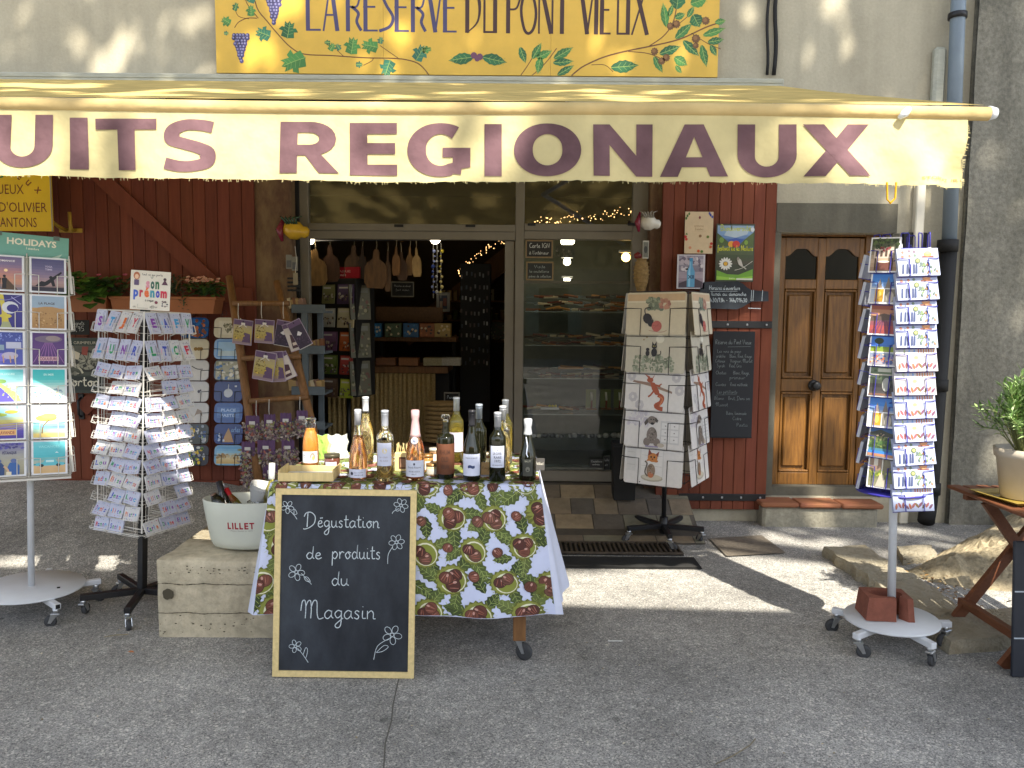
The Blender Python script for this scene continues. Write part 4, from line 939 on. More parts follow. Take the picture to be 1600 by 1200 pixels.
# ---------------------------------------------------------------- castors and rack frames
def castor(parent, x, y, z1, ang, r=.035, m=CHROME, arm=None):
    mb = MB(); c, s = math.cos(ang), math.sin(ang)
    mb.T = Mx.Translation((x, y, 0)) @ Mx.Rotation(ang, 4, 'Z')
    mb.lathe([(.014, r * 2 + .012), (.018, z1)], m, n=10)
    mb.box((-.024, -.017, r * 2 + .004), (.024, .017, r * 2 + .014), m, b=.003)
    for sy in (-.016, .013): mb.add([(.012, sy, r * 2 + .006), (-.02, sy, r * 2 + .006), (-.034, sy, r - .006), (-.020, sy, r - .008), (.012, sy + .003, r * 2 + .006), (-.02, sy + .003, r * 2 + .006), (-.034, sy + .003, r - .006), (-.020, sy + .003, r - .008)], [(0, 1, 2, 3), (7, 6, 5, 4), (0, 4, 5, 1), (1, 5, 6, 2), (2, 6, 7, 3), (3, 7, 4, 0)], m)
    cs = mb.build('castor', parent)
    w = MB(); w.T = mb.T @ Mx.Translation((-.026, 0, r)) @ Mx.Rotation(R(90), 4, 'X')
    w.lathe([(r * .55, -.011), (r * .9, -.011), (r, -.006), (r, .006), (r * .9, .011), (r * .55, .011)], RUBBER, n=20)
    w.lathe([(0, -.010), (r * .56, -.010), (r * .56, .010), (0, .010)], RIM, n=16)
    w.lathe([(.004, -.014), (.004, .014)], CHROME, n=8)
    w.build('wheel', cs)
def wires(mb, M, w, h, depth, m, r=.0018, lip=.5):
    """a wire pocket that holds one sheet: two bent uprights and a lip in front"""
    T = mb.T; mb.T = M
    for sx in (-1, 1):
        x = sx * w * .5; xi = sx * w * .24
        mb.tube([(x, h * (lip - .5), -depth), (x, h * (lip - .5), .006), (xi, h * (lip - .5) - .003, .008), (xi, -h * .5, .008), (xi, -h * .52, -depth)], r, m, n=5)
    mb.tube([(-w * .5, -h * .515, -depth * .4), (w * .5, -h * .515, -depth * .4)], r, m, n=5)
    mb.T = T
def frame_of(root): return root.matrix_world.copy()
def put(name, art, M, label, cat, group):
    o = art.build(name); o.matrix_world = M
    return tag(o, label, cat, group)

# ================================================================ rack of travel cards (left)
base = V((-2.615, 4.092, 0))
MA = Mx.Translation(base + V((.01, 0, 0))) @ Mx.Rotation(R(2.0), 4, 'Y') @ Mx.Rotation(R(30), 4, 'Z')
ra = thing('card_rack', 'white pole rack of illustrated travel cards on a round wheeled plate', 'card rack', MA)
mb = MB(); mb.lathe([(.255, .128), (.262, .132), (.258, .140), (.05, .142), (0, .142)], WHITEM, n=44); mb.box((.12, -.1, .141), (.135, -.09, .146), BLACKM); mb.build('base_plate', ra)
mb = MB(); mb.tube([(0, 0, .13), (0, 0, 2.02)], .0165, WHITEM, n=16); mb.build('pole', ra)
for a in (-38, 34, 106, 178, 250):
    c, s = math.cos(R(a - 30)), math.sin(R(a - 30))
    mb = MB(); mb.T = Mx.Rotation(R(a - 30), 4, 'Z'); mb.box((.13, -.016, .098), (.335, .016, .128), WHITEM, b=.003); mb.box((.3352, -.011, .102), (.336, .011, .124), BLACKM); mb.build('base_arm', ra)
    castor(ra, .31 * c, .31 * s, .10, R(a * 2.1 + 60), .03)
FR = .155; rowz = [.872 + .1885 * (5 - i) for i in range(6)]
mb = MB(); CW, CHH = .162, .180
for sx in (-.185, 0, .185):
    mb.tube([(sx, -FR + .012, .76), (sx, -FR + .012, 1.92)], .003, WIRE, n=5)
for y in (FR,):
    for sx in (-.185, .185): mb.tube([(sx, y, .76), (sx, y, 1.92)], .003, WIRE, n=5)
for z in (.77, .96, 1.15, 1.34, 1.53, 1.71, 1.90):
    mb.tube([(-.185, -FR + .012, z), (.185, -FR + .012, z), (.185, FR, z), (-.185, FR, z)], .0025, WIRE, n=4, closed=True); mb.tube([(-.185, 0, z), (.185, 0, z)], .003, WIRE, n=4); mb.tube([(0, -FR, z), (0, FR, z)], .003, WIRE, n=4)
mb.box((-.19, -FR - .02, .755), (.19, FR + .02, .765), WIRE)
cards = []
for i in range(6):
    for j in range(2):
        P = facing((-.092 + .184 * j, -FR - .012, rowz[i]), 0, 4); cards.append((i, j, P)); wires(mb, P, CW + .008, CHH + .012, .03, WIRE)
        P2 = facing((.185 + .012, -.07 + .15 * j, rowz[i]), 90, 4); wires(mb, P2, .14, CHH + .01, .03, WIRE)
mb.build('wire_frame', ra)
hd = Art(.345, .12, PRINT, H('#6fa79b')); hd.txt('HOLIDAYS', .22, .55, .84, .26, H('#e6e2cf'), .03); hd.pen('l aventure', .46, .38, .62, .05, .006, H('#dfe0d2'))
hd.poly_([(.78, .12), (.92, .3), (.88, .14), (.96, .1), (.86, .1)], H('#b9d4c8')); hd.ell(.1, .3, .02, .03, H('#b9d4c8')); hd.rect(.0, 0, 1, .03, H('#547d74'))
hd.line([(.4, .08), (.64, .06)], .01, H('#45665f'))
for x in (.12, .84): hd.rect(x - .04, .86, x + .04, 1.04, H('#5c6a66'))
hd.build('rack_header', ra, facing((.012, -FR + .02, 1.955), 0, 0, -1.5), 'teal header card reading HOLIDAYS')
def travel(k):
    a = Art(CW, CHH, PRINT, H('#d6d8dc'), .006); X0, X1, Y0, Y1 = .06, .94, .045, .955
    g = lambda cols, y0=Y0, y1=Y1, n=12: a.grad(X0, y0, X1, y1, [H(c) for c in cols], n)
    if k == 0:
        g(['#6d7186', '#c08a6d', '#b07d78', '#7a6a8a', '#6b6387']); a.txt('ROMANCE', .28, .82, .76, .05, H('#e8e2e0')); a.ell(.52, .58, .05, .04, H('#f0cf9a'))
        a.poly_([(.4, Y0), (X1 - .1, Y0), (.5, .4), (.46, .4)], H('#54402f'))
        for x in (.32, .48): a.ell(x, .42, .04, .035, H('#1b1a20')); a.poly_([(x - .07, .36), (x + .07, .36), (x + .05, .2), (x + .05, .08), (x - .05, .08), (x - .05, .2)], H('#1b1a20'))
    elif k == 1:
        g(['#2f2d38', '#a88a86', '#80708a', '#5d5a80', '#4b4a74']); a.txt('YOGA', .42, .72, .62, .05, H('#b9b0c8')); a.txt('TIME', .42, .64, .62, .05, H('#b9b0c8')); a.rect(X0, Y0, X1, .16, H('#2a2735'))
        a.poly_([(.15, .18), (.32, .33), (.42, .31), (.58, .42), (.86, .62), (.88, .58), (.66, .37), (.7, .2), (.62, .19), (.58, .3), (.48, .22), (.38, .18)], H('#17151c')); a.ell(.58, .44, .05, .045, H('#17151c'))
    elif k == 2:
        g(['#35317a', '#3f3a86', '#2f2b6b']); a.poly_([(.4, Y0), (.62, Y0), (.52, .5), (.44, Y1), (.32, Y1), (.4, .5)], H('#c6b74a')); a.ell(.62, .6, .22, .17, H('#c9ccd2')); a.ell(.68, .58, .15, .11, H('#35317a')); a.ell(.5, .36, .16, .06, H('#c6b74a')); a.poly_([(.36, Y0), (.66, Y0), (.6, .2), (.42, .2)], H('#9aa07a')); a.line([(.1, .9), (.5, .8), (.9, .95)], .02, H('#7f7cb5'), 4); a.line([(.65, .9), (.9, .7)], .02, H('#a9a7cf'))
    elif k == 3:
        g(['#a07a4c', '#b18c5b', '#b89a72']); a.rect(X0, .62, X1, Y1, H('#8fa3b5')); a.ell(.5, .52, .42, .14, H('#a98455')); a.txt('LA PLAGE', .24, .72, .68, .06, H('#4b4440')); a.blot(.15, .1, .85, .5, 50, [H('#8d6a40'), H('#c9a878'), H('#7b5a36')], (.01, .03), 4)
    elif k == 4:
        g(['#5a5fb3', '#4a55a0', '#3f4c93']); a.blot(.1, .7, .9, .93, 40, [H('#6a78c0'), H('#8a97d6')], (.01, .03), 5); a.rect(.5, .5, .9, .68, H('#b9bcd2')); a.rect(.15, .45, .45, .6, H('#8ba0ae')); a.ell(.35, .25, .2, .12, H('#7c74d0')); a.ell(.6, .3, .22, .1, H('#b8b0c8')); [a.line([(x, .3), (x + .02, .1)], .03, H('#c9a07a')) for x in (.3, .42, .6, .72)]; a.ell(.25, .5, .08, .08, H('#b5c96a'))
    elif k == 5:
        g(['#4b2f68', '#5a3a78', '#4a2f66']); a.ell(.5, .78, .38, .1, H('#6d5f74')); a.ell(.62, .8, .2, .08, H('#8d7f80')); [a.line([(.5 + .03 * i, .68), (.5 + .09 * i, .35), (.5 + .14 * i, .1)], .02, H('#8c5f9a'), 3) for i in range(-3, 4)]; a.rect(.22, .16, .78, .28, H('#c9a0a8')); a.txt('COULEURS', .25, .18, .75, .08, H('#5a2f5a'))
    elif k == 6:
        g(['#8a90cf', '#a8d6d8', '#57b6bd']); a.poly_([(X0, Y0), (.9, Y0), (.75, .3), (.3, .6), (X0, .65)], H('#c8c878')); a.poly_([(X0, Y0), (.72, Y0), (.5, .3), (.16, .62), (X0, .62)], H('#5a52b8')); a.ell(.36, .62, .14, .06, H('#7aa05a')); a.txt('COLLIOURE', .26, .8, .72, .05, H('#bfe6e2')); a.poly_([(.6, .4), (.94, .45), (.94, .62), (.5, .58)], H('#b8cdd2')); a.blot(.4, .1, .85, .5, 24, [H('#dfe0a8'), H('#a8b06a')], (.01, .03), 6)
    elif k == 7:
        g(['#b8ddd6', '#d3e6dc', '#4fc0bf', '#38b3b6']); a.rect(X0, Y0, X1, .45, H('#c9ddd8')); a.blot(.1, .12, .9, .42, 60, [H('#e9efe6'), H('#7f9fb0'), H('#c0b088'), H('#5f8fb5')], (.012, .04), 7); a.txt('EN MER', .36, .78, .64, .06, H('#bfeee8'))
    elif k == 8:
        g(['#4d3f95', '#5b4fae', '#c9b84a', '#8fcad6', '#9fd4de']); [a.line([(X0 + .01, .12 + .1 * i), (.4, .2 + .08 * i), (X1 - .01, .34 + .05 * i)], .02, H('#8f86d0'), 4) for i in range(4)]; a.ell(.3, .72, .2, .05, H('#9fb04a')); a.ell(.62, .8, .18, .05, H('#c9a84a')); a.rect(.24, .14, .74, .3, H('#e6b878')); a.txt('LAVANDE', .28, .17, .7, .09, H('#9a4a4a'))
    elif k == 9:
        g(['#d8c470', '#6fc0c8', '#bfe4e4', '#d6efee']); a.txt('PINEDES', .36, .82, .74, .09, H('#4a6fa8')); a.ell(.42, .6, .3, .1, H('#9dbd5a')); a.ell(.5, .66, .22, .08, H('#b4cc6a')); a.line([(.3, .16), (.34, .38), (.5, .55)], .035, H('#8a6a4a'), 3); a.poly_([(X0, .36), (X1, .3), (X1, .38), (.4, .36)], H('#6a86b8')); a.rect(X0, Y0, X1, .16, H('#e0c878'))
    elif k == 10:
        g(['#8f8a78', '#a8a48c', '#9a9a9a', '#5f5a9a']); a.blot(.08, .8, .92, .94, 36, [H('#5a55a0'), H('#45407f')], (.02, .05), 8); a.txt('PÉTANQUE', .36, .64, .74, .08, H('#3f3f6a')); [a.poly_([(x - .15, Y0), (x + .15, Y0), (x + .16, .3), (x + .08, .4), (x - .1, .4), (x - .16, .28)], H(c)) for x, c in ((.26, '#2f4a78'), (.66, '#3a62a0'))]; [a.ell(x, .45, .08, .06, H('#5a6a9a')) for x in (.26, .66)]; a.line([(.4, .3), (.5, .2), (.52, .08)], .06, H('#c9a88a'), 3); a.rect(.46, Y0, .6, .14, H('#d8d0b8'))
    else:
        g(['#c9a878', '#d0b088', '#4fb3bd', '#5fbcc6', '#70c4cc']); a.txt('VACANCES', .2, .78, .78, .07, H('#8fd8dc')); a.rect(X0, .28, X1, .33, H('#3f9aa6')); a.poly_([(.12, .26), (.9, .26), (.9, .34), (.72, .36), (.64, .44), (.38, .44), (.32, .36), (.12, .34)], H('#5fb8c6')); [a.ell(x, .27, .06, .045, H('#2a3a40')) for x in (.28, .74)]; a.rect(.4, .36, .62, .42, H('#bfe0e0')); a.poly_([(.65, .62), (.7, .66), (.76, .62), (.7, .63)], H('#e6f0ee'))
    return a
TL = ['dusk couple silhouette titled ROMANCE', 'yoga silhouette at dusk', 'violet card with a white crescent shape', 'sandy beach titled LA PLAGE', 'blue night village with animals', 'purple hill titled COULEURS', 'turquoise coast with a purple slope', 'pale crowded beach under turquoise sky', 'lavender rows under a yellow hill', 'green umbrella pine by the sea', 'two petanque players seen from behind', 'turquoise beach car titled VACANCES']
for i, j, P in cards:
    k = i * 2 + j
    put('travel_card', travel(k), MA @ P @ Mx.Translation((0, 0, rnd.uniform(0, .002))), 'travel card: ' + TL[k] + ', ' + ordn(i) + ' row, white rack', 'card', 'illustrated travel cards in the white rack')
for i in range(6):
    a = Art(.13, CHH, PRINT, H('#d6d3cb'), .012); put('travel_card', a, MA @ facing((.185 + .012, -.07, rowz[i]), 90, 5), 'stack of cards seen edge-on at the right side of the white rack, ' + ordn(i) + ' row', 'card stack', 'edge-on card stacks on the white rack')

# ================================================================ rack of name tags (black pole, white wires)
bb = V((-2.031, 4.148, 0))
MBk = Mx.Translation(bb) @ Mx.Rotation(R(2.5), 4, 'Y') @ Mx.Rotation(R(-21), 4, 'Z')
rb = thing('name_tag_rack', 'black pole rack with white wire pockets full of small name tags', 'tag rack', MBk)
mb = MB(); mb.box((-.019, -.019, .09), (.019, .019, 1.66), BLACK, b=.003); mb.build('pole', rb)
for a in (-150, -78, -6, 66, 138):
    mb = MB(); mb.T = Mx.Rotation(R(a + 21), 4, 'Z'); mb.box((.012, -.017, .082), (.30, .017, .116), BLACK, b=.003); mb.build('base_arm', rb)
    castor(rb, .285 * math.cos(R(a + 21)), .285 * math.sin(R(a + 21)), .085, R(a * 3 + 20), .028)
HS = .155
mb = MB()
for z in (.50, .86, 1.22, 1.63): mb.tube([(-HS, -HS, z), (HS, -HS, z), (HS, HS, z), (-HS, HS, z)], .003, WIRE, n=5, closed=True); [mb.tube([(0, 0, z), (x * HS, y * HS, z)], .0025, WIRE, n=4) for x, y in ((1, 1), (1, -1), (-1, 1), (-1, -1))]
rows_ = [(1.575, 4, .074, .118), (1.432, 4, .074, .118)] + [(1.318 - .0815 * i, 3, .1045, .077) for i in range(11)]
NAMES = 'Sacha Théo Julie Yanis Lina Ulysse Noé Rémi Enzo Jade Yves Tom Maël Rose Hugo Zoé Kevin Anne Xavier Chloé Inès Paul Robin Simon Lou Marc Karine Nadia Élise Perrine Jean Luc Denis Alice Pierre Manon Sonia Emma Agathe Fanny Victor Louis Thomas Cédric Flora Benoît Marie Adrien Arthur Claire Camille Lucas Hélène Romain Sarah Gaël Odile Valérie Martin Nina Oscar Pauline Quentin Raphaël Solène Tiphaine Ugo Violette William Yohan Zélie Bastien Carla Diane Eliot Fabien Gilles Harmonie Ivan Johan Kim Léa Mila Norbert Ophélie Patrick'.split()
tags = []; ni = 0
PALL = [H('#b8324a'), H('#3a4aa8'), H('#2f8a5a'), H('#7a3a98'), H('#3f8fc0'), H('#c8642a')]
q = random.Random(4)
for face in (0, 1, 2, 3):
    for ri, (z, nc, w, h) in enumerate(rows_):
        for c in range(nc):
            x = (c - (nc - 1) / 2) * (2 * HS / nc) ; a = 90 * face
            Mf = Mx.Rotation(R(a), 4, 'Z') @ facing((x, -HS - .022, z), 0, 21 if h < .1 else 18, 0)
            if face < 2: tags.append((face, ri, c, Mf, w, h))
            T = mb.T; mb.T = Mf
            hw = w * .46
            mb.tube([(-hw, -h * .1, -.03), (-hw, -h * .12, .012), (-hw, -h * .5, .012), (-hw, -h * .52, -.02)], .0013, WIRE, n=4); mb.tube([(hw, -h * .1, -.03), (hw, -h * .12, .012), (hw, -h * .5, .012), (hw, -h * .52, -.02)], .0013, WIRE, n=4)
            mb.tube([(-hw, -h * .5, .012), (hw, -h * .5, .012)], .0013, WIRE, n=4); mb.tube([(-hw, -h * .12, .012), (hw, -h * .12, .012)], .001, WIRE, n=4)
            mb.T = T
    T = mb.T; mb.T = Mx.Rotation(R(90 * face), 4, 'Z')
    for x in (-.13, -.115, -.02, .0, .10, .115): mb.tube([(x, -HS, .49), (x, -HS, 1.62)], .0013, WIRE, n=4)
    mb.tube([(-HS, -HS, .48), (-HS, -HS, 1.63)], .0045, WIRE, n=5)
    for z, nc, w, h in rows_: mb.tube([(-HS - .01, -HS, z - h * .45), (HS + .01, -HS, z - h * .45)], .0016, WIRE, n=4)
    mb.tube([(-HS - .02, -HS - .035, .475), (HS + .02, -HS - .035, .475)], .003, WIRE, n=4)
    mb.T = T
mb.build('wire_frame', rb)
for face, ri, c, Mf, w, h in tags:
    if q.random() < .05: continue
    nm = NAMES[ni % len(NAMES)]; ni += 1
    a = Art(w * .92, h * .95, PRINT, H('#b4b6c8') if q.random() < .7 else H('#c3c1c0'), .008)
    if h > .1:
        a.txt(nm[0], .3, .3, .72, .42, q.choice(PALL), .05); a.blot(.08, .08, .92, .2, 10, PALL + [H('#40404a')], (.01, .04), ni); a.blot(.08, .8, .92, .92, 10, [H('#40404a'), H('#8a93b8')], (.01, .05), ni + 50)
        a.rect(.76, .25, .9, .75, H('#8b8b98')); a.rect(.1, .3, .2, .6, q.choice([H('#8fb8d8'), H('#d8a8b8'), H('#a8a8b8')]))
    else:
        n = len(nm); x0 = .12
        for i, ch in enumerate(nm):
            xx = .1 + .8 * i / n; a.txt(ch, xx, .30, xx + .8 / n * (.82 if ch not in 'iIlj' else .3), .34, PALL[(ni + i) % 6], .03); a.z -= .0002
        a.blot(.06, .76, .94, .92, 9, [H('#6a78b8'), H('#a85a6a'), H('#5a5a66'), H('#7aa8c8')], (.01, .035), ni); a.blot(.06, .06, .94, .18, 7, [H('#6a78b8'), H('#a85a6a'), H('#8a8a96')], (.01, .03), ni + 99); a.blot(.04, .28, .96, .7, 7, [H('#c3a8b8'), H('#a8b8d0'), H('#cfc8a8')], (.02, .05), ni + 7) if False else None
    o = a.build('name_tag'); o.matrix_world = MBk @ Mf @ Mx.Translation((q.uniform(-.003, .003), q.uniform(-.002, .003), 0)) @ Mx.Rotation(R(q.uniform(-7, 7)), 4, 'Z') @ Mx.Rotation(R(q.gauss(0, 5)), 4, 'X')
    if h > .1: lab = 'tall initial tag %s, %s row, %s face of the black pole rack, %s from left' % (nm[0], ordn(ri), ('street', 'doorway')[face], ordn(c))
    else: lab = 'white name tag %s, %s row, %s face of the black pole rack' % (nm, ordn(ri), ('street', 'doorway')[face])
    tag(o, lab, 'name tag', 'name tags in the black pole rack')
a = Art(.19, .20, PRINT, H('#d6d0c2'), .003)
a.pen('Tout ce qui porte', .28, .88, .8, .03, .008, H('#3a3a3a'))
for ch, x, c in (('s', .38, '#c98a98'), ('o', .5, '#2f5a50'), ('n', .62, '#2f6a4a')): a.txt(ch, x, .56, x + .1, .26, H(c), .05)
a.line([(.5, .86), (.53, .8), (.56, .86)], .012, H('#2f5a50'))
for ch, x, c, w in zip('prénom', (.08, .23, .35, .50, .64, .76), ('#3a5ab8', '#b8324a', '#d86a3a', '#3a8fa0', '#4a4ab0', '#c0324a'), (.12, .09, .12, .11, .1, .16)): a.txt(ch, x, .34, x + w, .24, H(c), .05)
a.ell(.15, .86, .08, .1, H('#b06a4a')); a.ell(.15, .84, .05, .06, H('#dcb89a')); a.rect(.09, .62, .21, .76, H('#5a4a6a')); a.ell(.86, .8, .04, .04, H('#4a3a3a')); a.poly_([(.78, .66), (.94, .66), (.86, .8)], H('#5a3a4a'))
a.pen('à croquer', .38, .22, .6, .03, .008, H('#444444')); a.ell(.66, .2, .04, .04, H('#7a3a4a')); a.blot(.78, .1, .94, .24, 10, [H('#55555f'), H('#7a6a6a')], (.01, .03), 3); a.pen('offrir', .5, .06, .7, .03, .008, H('#444444')); a.line([(.2, .14), (.2, .04), (.46, .04)], .008, H('#888888')); a.pen('a', .08, .05, .16, .03, .008, H('#555555'))
hM = Mx.Translation(W(235, 454, 4.0)) @ facing((0, 0, 0), 12, 3, -3)
a.build('rack_header', rb, MBk.inverted() @ hM, 'square white header card reading son prénom')

# ================================================================ rack of animal placemats (by the shop door)
cb = V((1.119, 5.556, 0))
MC = Mx.Translation(cb) @ Mx.Rotation(R(-.4), 4, 'Y') @ Mx.Rotation(R(-30), 4, 'Z')
rc = thing('placemat_rack', 'black wire rack of cat and dog placemats on five castors by the red shutter', 'placemat rack', MC)
mb = MB(); mb.tube([(0, 0, .06), (0, 0, 1.80)], .017, BLACK, n=12); mb.tube([(0, 0, .05), (0, 0, .17)], .03, BLACK, n=12); mb.build('pole', rc)
for a in (-92, -20, 52, 124, 196):
    mb = MB(); mb.T = Mx.Rotation(R(a + 30), 4, 'Z'); mb.box((.025, -.017, .085), (.29, .017, .12), BLACK, b=.004); mb.build('base_arm', rc)
    castor(rc, .275 * math.cos(R(a + 30)), .275 * math.sin(R(a + 30)), .09, R(a * 2 + 10), .028)
mb = MB(); hs = .215; PW, PH = .425, .292
for sx in (-1, 1):
    for sy in (-1, 1): mb.tube([(sx * hs, sy * hs, .47), (sx * hs, sy * hs, 1.80)], .003, BWIRE, n=5)
for z in (.48, .70, .96, 1.22, 1.48, 1.80):
    mb.tube([(-hs, -hs, z), (hs, -hs, z), (hs, hs, z), (-hs, hs, z)], .003, BWIRE, n=5, closed=True); mb.tube([(-hs, -hs, z), (hs, hs, z)], .0025, BWIRE, n=4); mb.tube([(-hs, hs, z), (hs, -hs, z)], .0025, BWIRE, n=4)
pm = []
for f in range(4):
    for i in range(5):
        P = Mx.Rotation(R(90 * f), 4, 'Z') @ facing((0, -hs - .035, .60 + .262 * (4 - i)), 0, 6); wires(mb, P, PW * 1.02, PH + .012, .045, BWIRE, .0022, .62); pm.append((f, i, P))
mb.build('wire_frame', rc)
def mat_art(k):
    top = k < 2
    a = Art(PW, PH, PRINT, H('#c9bfa8') if k == 0 else H('#bfb9a8') if k == 1 else H('#d3cfcb'), .004, .016)
    if k == 0:
        a.rect(.02, .76, .98, .8, H('#d8d0bc')); a.rect(.02, .8, .98, .96, H('#c4a98a')); a.blot(.36, .6, .6, .86, 40, [H('#7f8a78'), H('#98a08c'), H('#6f7a6c')], (.015, .045), 2); a.blot(.56, .62, .72, .82, 16, [H('#a8756a'), H('#b88a78')], (.02, .04), 3)
        a.ell(.37, .38, .075, .13, H('#2b2830'), 14, .5); a.ell(.43, .26, .05, .075, H('#2b2830')); a.line([(.33, .48), (.32, .6), (.38, .64), (.42, .62)], .018, H('#2b2830'), 4); a.ell(.53, .2, .085, .13, H('#b3625c')); a.line([(.46, .22), (.6, .2)], .006, H('#93504a')); a.line([(.48, .14), (.58, .27)], .006, H('#93504a')); a.line([(.4, .1), (.6, .06), (.7, .1)], .006, H('#93504a'), 3)
        for x in (.4, .46): a.poly_([(x - .02, .31), (x + .02, .31), (x, .38)], H('#2b2830'))
    elif k == 1:
        a.ell(.58, .8, .07, .1, H('#dcd8c8')); a.blot(.14, .04, .82, .4, 130, [H('#7d8470'), H('#8f9680'), H('#9aa08c'), H('#6b735f')], (.01, .035), 4)
        a.ell(.49, .48, .05, .1, H('#1f1d22')); a.ell(.49, .62, .045, .055, H('#1f1d22')); a.poly_([(.45, .64), (.455, .74), (.485, .67)], H('#1f1d22')); a.poly_([(.53, .64), (.525, .74), (.495, .67)], H('#1f1d22')); a.ell(.38, .46, .035, .07, H('#26232a')); a.ell(.38, .55, .03, .04, H('#26232a')); a.line([(.54, .42), (.6, .44), (.6, .52)], .014, H('#1f1d22'), 3); a.ell(.36, .84, .02, .02, H('#9a8a6a')); a.ell(.31, .78, .015, .02, H('#9a8a6a'))
        for x in (.475, .505): a.ell(x, .63, .007, .01, H('#c9b85a'))
    elif k == 2:
        for cx, cy in ((.1, .8), (.14, .3), (.86, .8), (.92, .5), (.26, .12)):
            for i in range(7): t = i * .9; a.ell(cx + .05 * math.cos(t), cy + .08 * math.sin(t), .03, .05, H('#bdb9bb'), 8, t); a.z -= .00022
        a.poly_([(.12, .66), (.4, .58), (.8, .42), (.8, .47), (.42, .66), (.14, .7)], H('#8f7565')); F = H('#a04e30')
        a.ell(.42, .72, .055, .06, F); a.poly_([(.4, .74), (.32, .86), (.42, .8)], F); a.poly_([(.44, .74), (.5, .86), (.47, .76)], F); a.poly_([(.42, .68), (.5, .66), (.58, .48), (.6, .36), (.52, .38), (.46, .5)], F); a.line([(.48, .62), (.6, .58)], .03, F); a.line([(.5, .48), (.44, .36), (.4, .32)], .028, F, 2); a.line([(.57, .38), (.64, .32), (.62, .2), (.54, .12), (.6, .06), (.66, .05)], .07, F, 4); a.line([(.59, .34), (.65, .28), (.6, .1)], .02, H('#c37448'), 3); a.line([(.58, .6), (.62, .64)], .02, F)
    elif k == 3:
        for x0 in (.12, .22, .3, .18, .26): pass
        a.blot(.06, .5, .4, .96, 60, [H('#c2bcc2'), H('#cac6c8'), H('#b8b2ba')], (.01, .05), 5); a.rect(.62, .12, .94, .66, H('#c2c0bf')); [a.rect(.64 + .15 * i, .16 + .16 * j, .77 + .15 * i, .29 + .16 * j, H('#d6d4d2')) for i in (0, 1) for j in range(3)]; [a.ell(.705 + .15 * i, .225 + .16 * j, .012, .015, H('#8a8684')) for i in (0, 1) for j in range(3)]; a.rect(.7, .84, .8, .98, H('#bdb8b8'))
        D = H('#7b7068'); DD = H('#4b443f'); a.ell(.48, .3, .09, .2, D); a.ell(.4, .14, .06, .1, D); a.ell(.57, .14, .06, .1, D); a.ell(.47, .66, .075, .1, D); a.poly_([(.39, .7), (.34, .6), (.36, .52), (.41, .6)], DD); a.poly_([(.53, .74), (.58, .66), (.56, .6), (.52, .66)], DD); a.ell(.48, .58, .03, .03, H('#26211f')); a.ell(.455, .68, .012, .016, H('#1a1817')); a.ell(.5, .68, .012, .016, H('#1a1817')); a.blot(.42, .12, .56, .44, 20, [DD, H('#938880')], (.006, .015), 6); a.rect(.38, .02, .6, .05, H('#8d83a0')); a.ell(.64, .08, .06, .05, H('#b3a898'))
    else:
        a.rect(.04, .3, .2, .95, H('#c9c6c2')); a.rect(.27, .2, .68, .95, H('#c9c6c2')); a.rect(.29, .22, .66, .93, H('#d6d3cf')); [a.line([(.05, y), (.19, y)], .006, H('#aaa6a2')) for y in (.45, .6, .75)]; [a.line([(.3, y), (.65, y)], .006, H('#b3afab')) for y in (.45, .7)]
        a.ell(.49, .17, .19, .09, H('#a8a292')); a.ell(.49, .19, .17, .07, H('#c2bba8')); T_ = H('#8d7a66'); a.ell(.47, .34, .075, .17, T_); a.ell(.47, .24, .05, .07, H('#b5714e')); a.line([(.42, .2), (.37, .3), (.4, .5), (.36, .56)], .025, H('#6b6258'), 4); O = H('#bd7a40'); a.ell(.49, .66, .085, .11, O); a.poly_([(.41, .7), (.42, .86), (.48, .75)], H('#7d3f32')); a.poly_([(.54, .74), (.6, .82), (.58, .68)], H('#7d3f32')); [a.poly_([(.41 + .02 * i, .62), (.38 + .02 * i, .56), (.45 + .02 * i, .6)], O) for i in range(2)]; a.ell(.465, .67, .016, .022, H('#2a241f')); a.ell(.52, .67, .016, .022, H('#2a241f')); a.ell(.49, .62, .015, .014, H('#5a2f28')); a.ell(.55, .58, .04, .03, O); a.blot(.43, .26, .52, .46, 16, [H('#5f554c'), H('#a39080')], (.005, .014), 8); a.ell(.29, .05, .012, .014, H('#4a4a4a'))
    return a
ML = ['black cat with a red wool ball', 'two black cats in a bush under a pale moon', 'red squirrel hanging on a branch', 'grey dog sitting in front of drawers', 'tabby kitten sitting on a round cushion']
for f, i, P in pm:
    if f in (0, 1):
        put('placemat', mat_art(i), MC @ P @ Mx.Translation((0, 0, rnd.uniform(0, .003))) @ Mx.Rotation(R(rnd.uniform(-.6, .6)), 4, 'Z'), ('placemat with ' if f == 0 else 'narrow-angled placemat with ') + ML[i] + (', street face' if f == 0 else ', shutter side'), 'placemat', 'animal placemats in the black rack')
    else:
        put('placemat', Art(PW, PH, PRINT, H('#b5afa3'), .004, .016), MC @ P, 'placemat at the back of the black rack, ' + ordn(i) + ' row, ' + ('far' if f == 2 else 'window') + ' side', 'placemat', 'animal placemats in the black rack')

